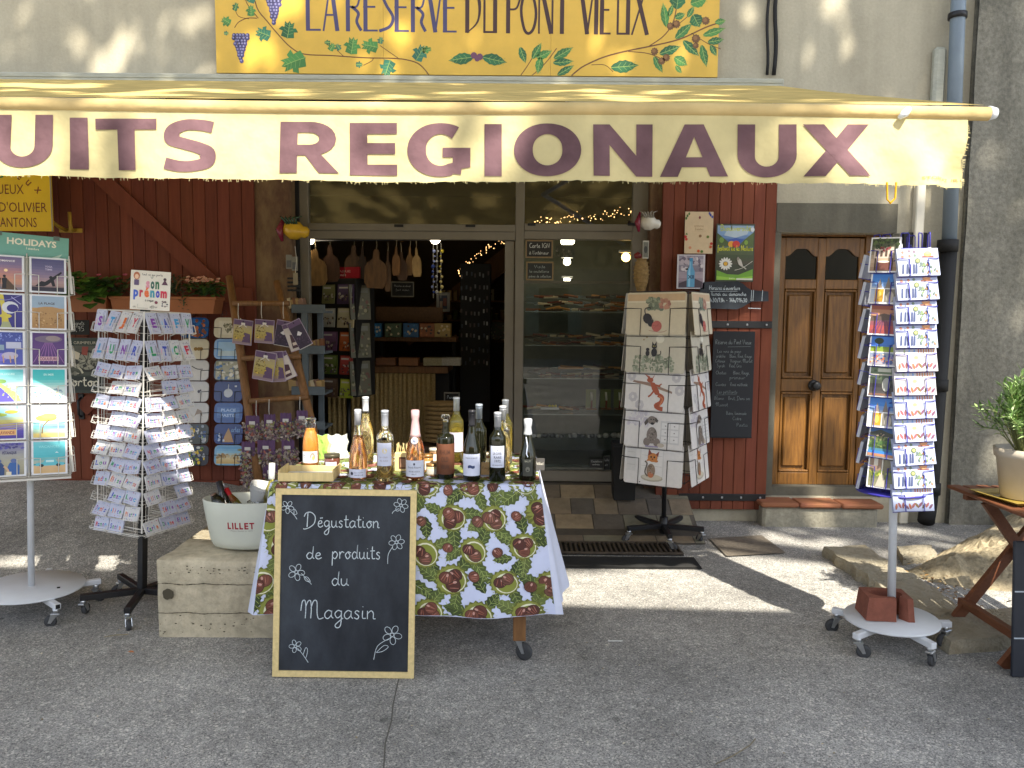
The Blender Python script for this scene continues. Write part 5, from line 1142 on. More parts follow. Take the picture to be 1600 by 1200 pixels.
# ================================================================ postcard rack (right, white pole)
db = V((1.905, 3.746, 0))
MD = Mx.Translation(db) @ Mx.Rotation(R(-1.9), 4, 'Y')
rd = thing('postcard_rack', 'tall postcard rack with blue wires on a white pole and wheeled disc', 'postcard rack', MD)
mb = MB(); mb.lathe([(.215, .128), (.222, .133), (.218, .142), (.03, .143), (0, .143)], WHITEM, n=44); mb.build('base_plate', rd)
mb = MB(); mb.tube([(0, 0, .14), (0, 0, 1.98)], .0195, WHITEM, n=16); mb.build('pole', rd)
for a in (-77, -5, 67, 139, 211):
    mb = MB(); mb.T = Mx.Rotation(R(a), 4, 'Z'); mb.box((.1, -.016, .096), (.285, .016, .127), WHITEM, b=.003); mb.build('base_arm', rd)
    castor(rd, .262 * math.cos(R(a)), .262 * math.sin(R(a)), .10, R(a * 2.3 + 40), .034)
RR = .135; mb = MB()
FACES = [(4, 'snack'), (-58, 'view'), (64, 'side'), (-126, 'side'), (124, 'side'), (184, 'side')]
dc = []
for a, kind in FACES:
    if kind == 'snack':
        for i in range(11): dc.append((a, kind, i, Mx.Rotation(R(a), 4, 'Z') @ facing((.006, -RR - .02, 1.885 - .1100 * i), 0, 12), .198, .128))
    elif kind == 'view':
        for i in range(8): dc.append((a, kind, i, Mx.Rotation(R(a + 10), 4, 'Z') @ facing((.0, -RR - .01, 1.925 - .146 * i), 10, 9, -3), .128, .165))
    else:
        for i in range(9): dc.append((a, kind, i, Mx.Rotation(R(a), 4, 'Z') @ facing((0, -RR - .012, 1.88 - .129 * i + (.02 if a == 64 else 0)), 0, 12), .15, .11))
for a, kind, i, P, w, h in dc: wires(mb, P, w * .96, h, .05, BLUEW, .0021, .62)
for k in range(6):
    an = R(60 * k + 30); mb.tube([(.1 * math.cos(an), .1 * math.sin(an), .79), (.1 * math.cos(an), .1 * math.sin(an), 1.98)], .0025, BLUEW, n=5)
for z in (.79, 1.1, 1.5, 1.95):
    mb.tube([(.13 * math.cos(R(15 * k)), .13 * math.sin(R(15 * k)), z) for k in range(24)], .0024, BLUEW, n=5, closed=True); [mb.tube([(0, 0, z), (.13 * math.cos(R(60 * k)), .13 * math.sin(R(60 * k)), z)], .002, BLUEW, n=4) for k in range(6)]
mb.lathe([(0, .783), (.17, .783), (.17, .79), (0, .79)], BLUEW, n=24)
for k, (a, r) in enumerate(((-150, .09), (-100, .1), (-48, .1), (-35, .13), (30, .1), (100, .1), (-165, .12))):
    T = mb.T; mb.T = Mx.Translation((r * math.cos(R(a)), r * math.sin(R(a)), 1.955)) @ Mx.Rotation(R(a + 90 + 20 * (k % 2)), 4, 'Z')
    mb.tube([(-.021, 0, -.03), (-.021, 0, .06), (-.016, 0, .068), (.016, 0, .068), (.021, 0, .06), (.021, 0, -.03)], .003, BLUEW, n=6); mb.T = T
mb.build('wire_frame', rd)
def snack(i):
    a = Art(.198, .128, PRINT, H('#a3aac4') if i not in (4, 5) else H('#b0adb2'), .016); B = i in (4, 5, 6, 7, 10)
    q = random.Random(40 + (1 if B else 0))
    if B:
        for k in range(4): x = .1 + .12 * k; a.poly_([(x - .025, .7), (x + .025, .7), (x + .012, .8), (x + .01, .93), (x - .01, .93), (x - .012, .8)], H(('#a8b09a', '#98a878', '#7f9ad0', '#6a8ac0')[k])); a.z -= .0002
        for k in range(7): x = .56 + .062 * k; a.poly_([(x - .015, .68), (x + .015, .68), (x + .02, .84), (x + .004, .94), (x - .012, .86)], q.choice([H('#b87a4a'), H('#a8624a'), H('#c08f68')])); a.z -= .0002
        a.ell(.49, .5, .07, .085, H('#cdb58a')); a.ell(.49, .5, .045, .05, H('#b59a6a'))
        for k in range(11): x = .07 + .085 * k; a.ell(x, .2 + .05 * q.uniform(-1, 1), .032, .12, q.choice([H('#8a5050'), H('#6a4458'), H('#9a5a3a'), H('#705a34')]), 6, q.uniform(-.8, .8)); a.z -= .0002
    else:
        for x, y in ((.14, .86), (.3, .9), (.3, .72), (.42, .88), (.43, .74), (.13, .7)): a.ell(x, y, .036, .06, q.choice([H('#6a7a6a'), H('#a06a5a'), H('#7a6a78')]), 7, q.uniform(-1, 1))
        a.rect(.6, .66, .88, .71, H('#7a4a3a')); a.ell(.74, .78, .1, .09, H('#c98a5a')); a.ell(.74, .84, .07, .06, H('#d8a878')); a.ell(.48, .54, .065, .1, H('#5f6a4a')); a.ell(.48, .54, .035, .05, H('#a8a868'))
        for x in (.1, .2, .27, .36, .42): a.poly_([(x - .02, .08), (x + .026, .08), (x + .045, .40), (x + .012, .44)], H('#3a4468')); a.z -= .0002
        for k in range(14): a.ell(.52 + .42 * q.random(), .10 + .34 * q.random(), .024, .07, q.choice([H('#6f8058'), H('#5a6a60'), H('#a0785a')]), 6, q.uniform(-1, 1)); a.z -= .0002
    return a
def view(i):
    a = Art(.128, .165, PRINT, H('#d8d8da'), .014); X0, X1, Y0, Y1 = .05, .95, .04, .96
    g = lambda cols, y0=Y0, y1=Y1, x0=X0, x1=X1: a.grad(x0, y0, x1, y1, [H(c) for c in cols], 8)
    if i == 0:
        g(['#8a6f58', '#b8a088', '#5a5a48', '#3f4a30']); a.rect(.15, .4, .8, .72, H('#c9b8a8')); [a.rect(.2 + .16 * k, .45, .28 + .16 * k, .62, H('#5a4a40')) for k in range(4)]; a.blot(.1, .68, .95, .95, 46, [H('#3a4a28'), H('#55663a'), H('#2f3a22')], (.02, .06), 3); a.blot(.2, .58, .7, .72, 14, [H('#8a3a40')], (.02, .04), 2); a.rect(.3, .06, .7, .3, H('#6a4238')); a.ell(.5, .3, .2, .03, H('#e0d8cc')); [a.rect(x, .05, x + .04, .4, H('#3f2f28')) for x in (.2, .78)]
    elif i in (1, 5):
        g(['#b8bcc2', '#a8b4c8', '#3f7ac0', '#2f6ab8']); a.poly_([(.2, .4), (.32, .72), (.44, .4)], H('#8a8078')); a.poly_([(.5, .4), (.6, .8), (.72, .4)], H('#7a7068')); a.rect(X0, .42, X1, .45, H('#d8d8d8')); a.rect(.2, .06, .48, .42, H('#c8962f')); a.rect(.52, .06, .94, .42, H('#7f7a70')); a.ell(.72, .2, .12, .16, H('#b8b0a0')); a.rect(.49, Y0, .52, .45, H('#dcdcdc')); a.ell(.34, .24, .08, .12, H('#e0b85a'))
    elif i == 2:
        g(['#8a4038', '#a04a4a', '#6a4a58', '#b88a6a', '#8a4a3a', '#b06a4a']); a.ell(.55, .93, .12, .04, H('#d8b898')); a.poly_([(X0, .5), (.5, .62), (X1, .55), (X1, .45), (X0, .4)], H('#5a4a42')); [a.line([(.1 + .17 * k, Y0), (.4 + .05 * k, .42)], .03, H('#6a3a58')) for k in range(5)]
    elif i == 3:
        g(['#3f6ab0', '#3a70c0', '#4a86d0'], .5); a.txt('Les Vans', .3, .86, .74, .05, H('#d8e2ee')); a.ell(.32, .72, .16, .09, H('#26341f')); a.line([(.33, .5), (.32, .7)], .03, H('#2f2a20')); g(['#8a9a3a', '#6f8a30'], .4, .56); a.rect(X0, .38, X1, .41, H('#dcdcdc')); g(['#a8a0a8', '#7a88a0'], Y0, .38); a.blot(.1, .08, .9, .34, 40, [H('#b86a4a'), H('#7a6aa8'), H('#c8b8a0'), H('#4a5a88')], (.02, .06), 9)
    elif i == 4:
        g(['#4f4a48', '#2f2d2c', '#5a6a50', '#7d8a78']); a.blot(.1, .74, .9, .94, 30, [H('#6a7a58'), H('#8a9a80'), H('#4a5a40')], (.02, .06), 4); a.rect(.3, .72, .75, .82, H('#b8b8a8')); a.rect(X0, .62, X1, .66, H('#a8a498')); a.ell(.62, .36, .14, .2, H('#9a9a96')); a.rect(X0, Y0, X1, .1, H('#7a5a48'))
    elif i == 6:
        g(['#3a6a9a', '#4a8ab8', '#3f5a34', '#4f6a3a', '#57744a', '#8a7a5a', '#2f2f30', '#2f70b8', '#3a80c8']); a.blot(.08, .3, .92, .62, 60, [H('#4a6a34'), H('#6a7a40'), H('#344a28')], (.02, .06), 5); a.blot(.3, .6, .8, .7, 18, [H('#b89a7a'), H('#c8b098')], (.02, .03), 6); a.poly_([(X0, .7), (.4, .82), (X1, .68), (X1, .62), (X0, .62)], H('#3a3d34')); a.rect(X0, .12, X1, .2, H('#3a7ac0')); a.rect(X0, Y0, X1, .12, H('#a8785a'))
    else:
        g(['#8f8a70', '#6a7048', '#8a7f70', '#6f5a48']); a.rect(.1, .5, .46, .92, H('#8a7260')); a.rect(.54, .5, .92, .92, H('#77705a')); a.rect(.2, .64, .34, .86, H('#c8c0b0')); a.blot(.08, .34, .92, .5, 26, [H('#8a9030'), H('#6a8030'), H('#aab04a')], (.03, .06), 7); a.rect(.48, Y0, .52, Y1, H('#d0ccc0')); a.poly_([(.3, Y0), (.7, Y0), (.56, .4), (.44, .4)], H('#b3aa98'))
    return a
VL = ['white house under trees', 'blue sky church over a yellow doorway', 'red and plum rooftops at sunset', 'parasol pine under blue sky above a market', 'grey cave or tunnel view with greenery', 'two church spires over a golden facade', 'wooded river valley with blue water', 'stone village lane in four views']
for a, kind, i, P, w, h in dc:
    if kind == 'snack': art = snack(i); lab = 'wide white postcard with %s, %s from the rack top' % ('orange snacks in two rows' if i in (4, 5, 6, 7, 10) else 'bread and olives', ordn(i)); n_ = 'postcard'
    elif kind == 'view': art = view(i); lab = 'upright postcard: %s, %s from its top' % (VL[i], ordn(i)); n_ = 'postcard'
    else: art = Art(w, h, PRINT, H('#b9bcc6'), .014); lab = 'white postcard stack turned away, %s down on the rack side towards the %s' % (ordn(i), {64: 'drainpipe', -126: 'oak door', 124: 'boulder', 184: 'wall'}[a]); n_ = 'postcard_stack'
    put(n_, art, MD @ P @ Mx.Translation((rnd.uniform(-.003, .003), 0, 0)) @ Mx.Rotation(R(rnd.uniform(-1.5, 1.5)), 4, 'Z') , lab, 'postcard' if n_ == 'postcard' else 'postcard stack', 'postcards in the blue wire rack')
# clay weight block on the disc
BRK = mat('red_clay_block', H('#7f4b3b'), .85, var=.2, vscale=14, bump=.25, bscale=60)
mb = MB(); mb.T = Mx.Translation(db + V((-.03, .02, .1435))) @ Mx.Rotation(R(-6), 4, 'Z')
bw, bd, bh = .115, .085, .115; outer = [(-bw, -bd), (.008, -bd), (.008, -.03), (.05, -.03), (.05, -bd), (bw + .012, -bd), (bw + .012, bd), (-bw, bd)]
N = 40
out = []; inn = []
for i in range(N):
    a = 2 * math.pi * i / N; c, s = math.cos(a), math.sin(a); k = 1 / max(abs(c) / bw, abs(s) / bd); out.append((c * k, s * k)); inn.append((c * .078, s * .05))
gap = lambda a: -1.25 < ((a + math.pi) % (2 * math.pi) - math.pi) < -.85
ring = [i for i in range(N) if not gap(2 * math.pi * (i + .5) / N)]
vs = []
for z, f in ((0, 1.0), (bh, .9)):
    for p in out: vs.append((p[0] * f, p[1] * f, z))
    for p in inn: vs.append((p[0], p[1], z))
fs = []
for i in ring:
    j = (i + 1) % N; o0, o1, i0, i1 = 0, 2 * N, N, 3 * N
    fs += [(o0 + i, o0 + j, o1 + j, o1 + i), (i0 + j, i0 + i, i1 + i, i1 + j), (o1 + i, o1 + j, i1 + j, i1 + i), (o0 + j, o0 + i, i0 + i, i0 + j)]
e0, e1 = [i for i in range(N) if i in ring and ((i + 1) % N) not in ring][0] + 1, [i for i in range(N) if i in ring and ((i - 1) % N) not in ring][0]
for e, fl in ((e0 % N, 1), (e1, 0)):
    f = (e, N + e, 3 * N + e, 2 * N + e); fs.append(f if fl else f[::-1])
mb.add(vs, fs, BRK)
tag(mb.build('clay_block'), 'hollow red clay block weighing down the white disc of the postcard rack', 'clay block')
# ---------------------------------------------------------------- tasting table with its cloth
TZ = .853; TX0, TX1, TY0, TY1 = -1.09, .135, 3.45, 4.26
tb = thing('tasting_table', 'wooden rolling table under a chestnut patterned cloth', 'table', V(((TX0 + TX1) / 2, 3.9, 0)))
to = V(((TX0 + TX1) / 2, 3.9, 0))
mb = MB(); mb.box((TX0 + .02 - to.x, TY0 + .02 - 3.9, TZ - .04), (TX1 - .02 - to.x, TY1 - .02 - 3.9, TZ - .006), WOODM, b=.004); mb.build('table_top', tb)
for sx in (TX0 + .09, TX1 - .09):
    for sy in (TY0 + .10, TY1 - .09):
        mb = MB(); mb.box((sx - .03 - to.x, sy - .03 - 3.9, .098), (sx + .03 - to.x, sy + .03 - 3.9, TZ - .04), WOODM, b=.004); mb.build('leg', tb)
        castor(tb, sx - to.x, sy - 3.9, .098, R(150 + 60 * sx), .042)
cl = MB(); CL = mat('chestnut_cloth', None, .7, var=.05, vscale=8, bump=.12, bscale=26)
DROP = .595
def cloth(u, v):
    """u metres along the table from its left end, v metres down the profile: 0 back edge, table depth = front edge"""
    D = TY1 - TY0; x = TX0 + u
    if v <= D:
        z = TZ + .0025 * math.sin(u * 9 + v * 4) + .003 * math.sin(v * 17 - u * 5) + .003; p = V((x, TY1 - v, z))
    else:
        d = v - D; t = d / DROP; r = .014
        y = TY0 - min(d, r) * .8 - .018 * t - t * (.017 * math.sin(u * 8.3 + .6) + .011 * math.sin(u * 19 + 1.1 + t) + .012 * sm(.9, 1.24, u) * math.sin(u * 30)); z = TZ + .003 - d
        p = V((x + (u / (TX1 - TX0) - .5) * .15 * t, y, z + .006 * math.sin(u * 5) * t))
    # the ends fall over the table's sides
    L_ = TX1 - TX0
    return p
def cn(u, v):
    e = .004; a = cloth(u + e, v) - cloth(u - e, v); b = cloth(u, v + e) - cloth(u, v - e); n = a.cross(b).normalized()
    return -n if n.dot(V((0, -.7, .7))) < 0 else n
LU = TX1 - TX0; DV = TY1 - TY0
us = [LU * i / 70 for i in range(71)]; vs_ = [DV * i / 20 for i in range(20)] + [DV + .002 * i for i in range(8)] + [DV + .016 + (DROP - .016) * i / 26 for i in range(1, 27)]
WHT = H('#c4cbe6')
cl.add([cloth(u, v) for v in vs_ for u in us], [(j * 71 + i, j * 71 + i + 1, (j + 1) * 71 + i + 1, (j + 1) * 71 + i) for j in range(len(vs_) - 1) for i in range(70)], CL, WHT, True)
# side falls, loose at the corners
for s_, u0 in ((1, LU), (-1, 0)):
    pts = []; nv = 26; nd_ = 16
    for k in range(nd_ + 1):
        t = k / nd_; row = []
        for j in range(nv + 1):
            y = TY0 - .014 + (DV + .014) * j / nv; w = t * (.030 * math.sin(y * 17 + 1) + .014 * math.sin(y * 39)) + .022 * t
            x = (TX1 if s_ > 0 else TX0) + s_ * (.004 + .105 * t * (1 - .35 * j / nv) + max(-.02, w) * min(1, j / 4)); row.append(V((x, y - (.02 * t if j == 0 else 0) - .03 * t * (1 - j / nv) ** 2, TZ + .003 - t * (DROP - .05 * sm(0, .5, j / nv)))))
        pts.append(row)
    # the first column meets the front fall
    for k in range(nd_ + 1): pts[k][0] = cloth(u0, DV + DROP * k / nd_)
    cl.add([p for r_ in pts for p in r_], [(k * (nv + 1) + j, k * (nv + 1) + j + 1, (k + 1) * (nv + 1) + j + 1, (k + 1) * (nv + 1) + j) for k in range(nd_) for j in range(nv)], CL, H('#c9cee2'), True)
q = random.Random(12)
def decal(cu, cv, pts, off, c):
    cu = min(max(cu, .002), LU - .002); cv = min(max(cv, .01), DV + DROP - .004); n = cn(cu, cv); vs = [cloth(cu, cv) + n * off]
    for u, v in pts:
        u = min(max(u, .002), LU - .002); v = min(max(v, .01), DV + DROP - .004); vs.append(cloth(u, v) + cn(u, v) * off)
    k = len(pts); cl.add(vs, [(0, 1 + i, 1 + (i + 1) % k) for i in range(k)], CL, c)
def ring(cu, cv, rx, ry, a, n=14, jag=0.0):
    o = []
    for i in range(n):
        t = 2 * math.pi * i / n; k = 1 + (jag if i % 2 else -jag); x, y = rx * k * math.cos(t), ry * k * math.sin(t)
        o.append((cu + x * math.cos(a) - y * math.sin(a), cv + x * math.sin(a) + y * math.cos(a)))
    return o
CH = [H('#5f382c'), H('#6e4234'), H('#4c2c24'), H('#664436')]
def nut(u, v, r, a, o):
    c = q.choice(CH); decal(u, v, ring(u, v, r, r * .92, a, 14), o, H('#3f1d18')); decal(u, v, ring(u, v, r * .92, r * .84, a, 14), o + .0003, c)
    for k in (-.5, -.2, .12, .42):
        du, dv = k * r * math.cos(a), k * r * math.sin(a)
        decal(u + du, v + dv, ring(u + du, v + dv, r * .06, r * .62, a + k * .6, 6), o + .0006, q.choice([H('#a3695c'), H('#935546'), H('#54261f')]))
    du, dv = -.3 * r * math.cos(a) + .3 * r * math.sin(a), -.35 * r
    decal(u + du, v + dv, ring(u + du, v + dv, r * .16, r * .26, a, 7), o + .0008, H('#bd9287'))
def leafd(u, v, ln_, a, o):
    d = (math.cos(a), math.sin(a)); c = q.choice([H('#48562a'), H('#566432'), H('#3a4823'), H('#66713c')])
    def pt(f, g): return (u + d[0] * f * ln_ - d[1] * g * ln_, v + d[1] * f * ln_ + d[0] * g * ln_)
    for s in (1, -1):
        P = [pt(-.5, 0)] + [pt(-.5 + i / 9, s * .27 * math.sin(math.pi * min(.97, (i + .3) / 9.3)) * (1.1 if i % 2 else .82)) for i in range(1, 9)] + [pt(.52, 0)]
        decal(*pt(0, .02 * s), P, o, c if s > 0 else tuple(x * .75 for x in c))
    P = [pt(-.5, .008), pt(.5, .004), pt(.5, -.004), pt(-.5, -.008)]; decal(u, v, P, o + .0004, H('#aab56c'))
    for f in (-.3, -.1, .1, .28):
        for s in (1, -1): x = pt(f + .07, s * .09); decal(*x, [pt(f, 0), pt(f + .02, 0), pt(f + .16, s * .17), pt(f + .14, s * .18)], o + .0003, H('#93a35a'))
def cluster(u, v, r, a):
    for k in range(3): t = a + 2.1 * k + q.uniform(-.4, .4); leafd(u + 1.45 * r * math.cos(t), v + 1.45 * r * math.sin(t), r * q.uniform(1.5, 2.0), t + q.uniform(-.4, .4), .0012 + .0001 * k)
    decal(u, v, ring(u, v, r * 1.1, r * 1.02, a, 34, .07), .0024, H('#5f6428')); decal(u, v, ring(u, v, r * 1.0, r * .93, a, 30, .04), .0027, H('#83883e')); decal(u + .1 * r, v + .06 * r, ring(u + .1 * r, v + .06 * r, r * .84, r * .80, a, 18), .0030, H('#d9d8bd')); decal(u + .12 * r, v + .09 * r, ring(u + .12 * r, v + .09 * r, r * .76, r * .70, a, 16), .0033, H('#7d8436'))
    for k in range(q.choice([2, 3, 3])): t = a + 2.2 * k; nut(u + .36 * r * math.cos(t), v + .36 * r * math.sin(t), r * q.uniform(.46, .54), t, .0036 + .001 * k)
    for k in range(26): t = q.uniform(0, 6.28); rr = r * q.uniform(.9, 1.2); x, y = u + rr * math.cos(t), v + rr * math.sin(t); decal(x, y, [(x - .001, y), (x + .01 * math.cos(t) , y + .01 * math.sin(t)), (x, y + .0015)], .0040, q.choice([H('#a9b056'), H('#5f6a24')]))
# repeat of the print: clusters on a jittered lattice, nuts and leaves between
st = .208; row = 0; v = .05
while v < DV + DROP + .05:
    u = -.02 + (st / 2 if row % 2 else 0)
    while u < LU + .05:
        cu, cv = u + q.uniform(-.02, .02), v + q.uniform(-.018, .018); cluster(min(max(cu, .01), LU - .01), min(cv, DV + DROP - .01), q.uniform(.054, .070), q.uniform(0, 6.28))
        nu, nv_ = cu + st / 2 + q.uniform(-.012, .012), cv + q.uniform(-.03, .03)
        if .03 < nu < LU - .03 and nv_ < DV + DROP - .03:
            leafd(nu + .02, nv_ + .03, q.uniform(.085, .12), q.uniform(0, 6.28), .0011)
            if q.random() < .8: nut(nu, nv_, q.uniform(.023, .030), q.uniform(0, 6.28), .0044)
        u += st
    v += .150; row += 1
# hem and print repeat on the hanging right corner
tag(cl.build('tablecloth'), 'white tablecloth printed with chestnuts and green leaves, hanging over the tasting table', 'tablecloth')

# ---------------------------------------------------------------- the tasting chalkboard
bx0, bx1 = -1.060, -.428; BW = bx1 - bx0; BH = .838
by = 3.348; lean = 6.0
MBD = facing(V(((bx0 + bx1) / 2, by, .004)), 0, lean, -.3)
bd_ = thing('tasting_chalkboard', 'chalkboard in a pale wood frame inviting to a tasting, leaning on the table', 'chalkboard', MBD)
mb = MB(); mb.box((-BW / 2 + .02, .02, .002), (BW / 2 - .02, BH - .02, .010), SLATE); mb.build('slate', bd_)
mb = MB(); f = .0265
mb.prism([(-BW/2, 0), (BW/2, 0), (BW/2 - f, f), (-BW/2 + f, f)], 0, .018, WOODL); mb.prism([(-BW/2, BH), (-BW/2 + f, BH - f), (BW/2 - f, BH - f), (BW/2, BH)], 0, .018, WOODL)
mb.prism([(-BW/2, .0005), (-BW/2 + f, f), (-BW/2 + f, BH - f), (-BW/2, BH - .0005)], 0, .0178, WOODL); mb.prism([(BW/2, .0005), (BW/2, BH - .0005), (BW/2 - f, BH - f), (BW/2 - f, f)], 0, .0178, WOODL)
mb.build('frame', bd_)
ck = MB()
CKC = H('#b9c3c9')
def bp(px, py): return ((px - 536 - 5 * (1061 - py) / 294) / 222 * BW + (py - 914) * .0000, (1061 - py) / 294 * BH)
def bh(s, x0, y, x1, xh): a = bp(x0, y); b = bp(x1, y); hand(ck, s, a[0], a[1], b[0], xh / 294 * BH, 0.0108, .0040, CHALK, CKC, 5)
bh('Dégustation', 474, 827, 594, 10.5); bh('de', 477, 877, 503, 10); bh('produits', 518, 876, 596, 11); bh('du', 517, 918, 546, 11); bh('Magasin', 469, 970, 588, 13)
def bloom(cx, cy, r, stem, n=5, a0=0, leaf=None):
    for k in range(n):
        a = a0 + 2 * math.pi * k / n; P = []
        for i in range(11):
            t = 2 * math.pi * i / 10; x = r * .62 + r * .42 * math.cos(t); y = r * .3 * math.sin(t); P.append(bp(cx + x * math.cos(a) - y * math.sin(a), cy + x * math.sin(a) + y * math.cos(a)))
        ck.strip(P, .0024, .0108, CHALK, CKC)
    ck.strip([bp(cx + r * .18 * math.cos(i * .7), cy + r * .18 * math.sin(i * .7)) for i in range(10)], .0022, .0109, CHALK, CKC)
    ck.strip([bp(*p) for p in smooth(stem, 4)], .0026, .0109, CHALK, CKC)
    if leaf: ck.strip([bp(*p) for p in smooth(leaf + [leaf[0]], 4)], .0024, .0109, CHALK, CKC)
bloom(448, 796, 10, [(452, 802), (458, 808), (463, 815)], 5, .3, [(458, 808), (459, 799), (463, 806)])
bloom(627, 791, 11, [(624, 796), (616, 800), (613, 804)], 6, .2); bloom(620, 849, 12, [(614, 856), (607, 868), (606, 883)], 6, .9)
bloom(462, 898, 13, [(470, 900), (478, 908), (486, 917)], 5, .1, [(474, 905), (480, 906), (484, 913), (477, 911)]); bloom(461, 1014, 10, [(464, 1017), (472, 1026), (481, 1039)], 5, .6, [(473, 1027), (477, 1016), (480, 1020), (477, 1032)]); bloom(613, 994, 15, [(608, 1000), (590, 1012), (584, 1033)], 5, .2, [(588, 1022), (600, 1011), (607, 1013), (598, 1020)])
ck.build('chalk_lettering', bd_)

# ---------------------------------------------------------------- stone block, ice bucket
mb = MB(); x0, x1, y0, y1, z1 = -1.775, -1.15, 3.76, 4.15, .41
nx, ny, nz = 26, 16, 16; N = {}
def blk(i, j, k):
    u, v, w = i / nx, j / ny, k / nz; p = V((x0 + (x1 - x0) * u, y0 + (y1 - y0) * v, z1 * w - .01))
    ed = min(min(u, 1 - u) * (x1 - x0), 9) , min(v, 1 - v) * (y1 - y0), (1 - w) * z1
    e = sorted(ed); k_ = max(0, .03 - e[0]) + max(0, .03 - e[1]) - .03
    c = V(((x0 + x1) / 2, (y0 + y1) / 2, z1 / 2)); d = (c - p).normalized()
    p = p + d * max(0, k_) * .55 + V((mnoise.noise(p * 9) , mnoise.noise(p * 9 + V((5, 0, 0))), mnoise.noise(p * 7 + V((0, 5, 0))))) * .006
    if abs(z1 * w - .27 + .008 * math.sin(u * 20)) < .013 or abs(z1 * w - .125) < .013: p += V((0, .004 if j == 0 else 0, 0))
    return p
vs = []; fs = []
def face(fn, a, b):
    o = len(vs)
    for j in range(b + 1):
        for i in range(a + 1): vs.append(fn(i, j))
    for j in range(b):
        for i in range(a): fs.append((o + j * (a + 1) + i, o + j * (a + 1) + i + 1, o + (j + 1) * (a + 1) + i + 1, o + (j + 1) * (a + 1) + i))
face(lambda i, j: blk(i, 0, j), nx, nz); face(lambda i, j: blk(i, j, nz), nx, ny); face(lambda i, j: blk(0, ny - i, j), ny, nz); face(lambda i, j: blk(nx, i, j), ny, nz); face(lambda i, j: blk(nx - i, ny, j), nx, nz)
BLK = plaster('weathered_block_stone', H('#cbc0a6'), H('#b3a88f'), .25, .6, 22, .16)
mb.add(vs, fs, BLK, (1, 1, 1), True)
stn = tag(mb.build('stone_block'), 'pale weathered stone block on the asphalt beside the tasting table', 'stone block')
mb = MB(); CRK = mat('dark_pit', H('#4a4436'), .95)
c = W(263, 928, y0 - .004); hp = []
for i in range(15): a = 2 * math.pi * i / 15; rr = .030 + .010 * mnoise.noise(V((i * 1.7, 2, 0))); hp.append((c.x + rr * .95 * math.cos(a), y0 - .0095, c.z + rr * math.sin(a)))
mb.add(hp, [list(range(15))], CRK)
for zc, seed in ((.278, 1), (.130, 2)):
    P = [(x0 + .012 + (x1 - x0 - .02) * i / 40, zc + .008 * mnoise.noise(V((i * .16, seed, 0))) + .003 * mnoise.noise(V((i * .9, seed, 4)))) for i in range(41)]
    for i in range(40):
        w = .0018 * (1 + mnoise.noise(V((i * .5, seed, 9))))
        mb.add([(P[i][0], y0 - .0105, P[i][1] - w), (P[i + 1][0], y0 - .0105, P[i + 1][1] - w), (P[i + 1][0], y0 - .0105, P[i + 1][1] + w), (P[i][0], y0 - .0105, P[i][1] + w)], [(0, 1, 2, 3)], CRK)
for i in range(70): x = c.x + q.uniform(-.05, .45); z = q.choice([q.uniform(.33, .37), q.uniform(.02, .12)]); r = q.uniform(.001, .0035); mb.add([(x + r * 2 * math.cos(k), y0 - .0105, z + r * math.sin(k)) for k in range(6)], [tuple(range(6))], CRK)
mb.build('crack', stn)
mb = MB(); mb.box((-1.95, 4.5, .0), (-1.2, 4.95, .28), STONE, b=.03); tag(mb.build('low_stone'), 'low pale stone lying behind the ice bucket', 'stone')
mb = MB(); mb.box((-1.70, 4.55, .4), (-1.3, 4.9, .44), WOODC, H('#b98a3f'), b=.004); mb.box((-1.76, 4.57, 0), (-1.72, 4.6, .4), WOODC, H('#a87a34')); mb.box((-1.36, 4.57, 0), (-1.32, 4.6, .4), WOODC, H('#a87a34')); mb.box((-1.76, 4.84, 0), (-1.72, 4.87, .4), WOODC, H('#a87a34')); mb.box((-1.36, 4.84, 0), (-1.32, 4.87, .4), WOODC, H('#a87a34'))
tag(mb.build('wooden_stool'), 'low yellowish wooden stool half hidden behind the ice bucket', 'stool')
bc = V((G(378, 862, .41).x, G(378, 862, .41).y + .115, .412))
bk = thing('ice_bucket', 'white oval ice bucket with red lettering on the stone block', 'ice bucket', bc)
mb = MB(); BKM = mat('white_bucket_plastic', H('#c3c6b9'), .35, var=.04)
prof = [(.16, 0), (.185, .008), (.20, .04), (.222, .16), (.235, .248), (.232, .252), (.222, .248), (.205, .14), (.18, .03), (0, .03)]
mb.lathe(prof, BKM, n=48, sx=1, sy=.58); mb.build('bowl', bk)
mb = MB()
def onb(x, z):
    z_ = z; r = .2 + (.235 - .2) * (z_ - .04) / .21; u = max(-.98, min(.98, x / r)); return (x, -r * .58 * math.sqrt(1 - u * u) - .0018, z_)
[text(mb, ch, x, .118, x + w, .033, 0, PRINT, H('#98122c'), .035, 3, onb) for ch, x, w in (('L', -.068, .018), ('I', -.044, .007), ('L', -.030, .018), ('L', -.006, .018), ('E', .019, .020), ('T', .044, .024))]; text(mb, 'Maison fondée en 1872', -.052, .104, .058, .007, 0, PRINT, H('#8f8f88'), 0, 2, onb)
mb.build('red_lettering', bk)
def lean_bottle(name, label, p, tiltx, tilty, col, fcol, glass=BOTTLED, L_=.30):
    M = Mx.Translation(bc + V(p)) @ Mx.Rotation(R(tilty), 4, 'Y') @ Mx.Rotation(R(tiltx), 4, 'X')
    t = thing(name, label, 'bottle', M, 'bottles cooling in the ice bucket')
    mb = MB(); mb.lathe([(.0, 0), (.034, .003), (.037, .02), (.037, .16), (.03, .20), (.016, .235), (.0145, L_ - .02), (.0145, L_), (0, L_)], glass, n=22); mb.build('glass', t)
    mb = MB(); mb.lathe([(.0155, L_ - .085), (.0165, L_ - .08), (.0160, L_), (.0, L_ + .002)], FOIL, col, n=20); mb.build('capsule', t)
    return t
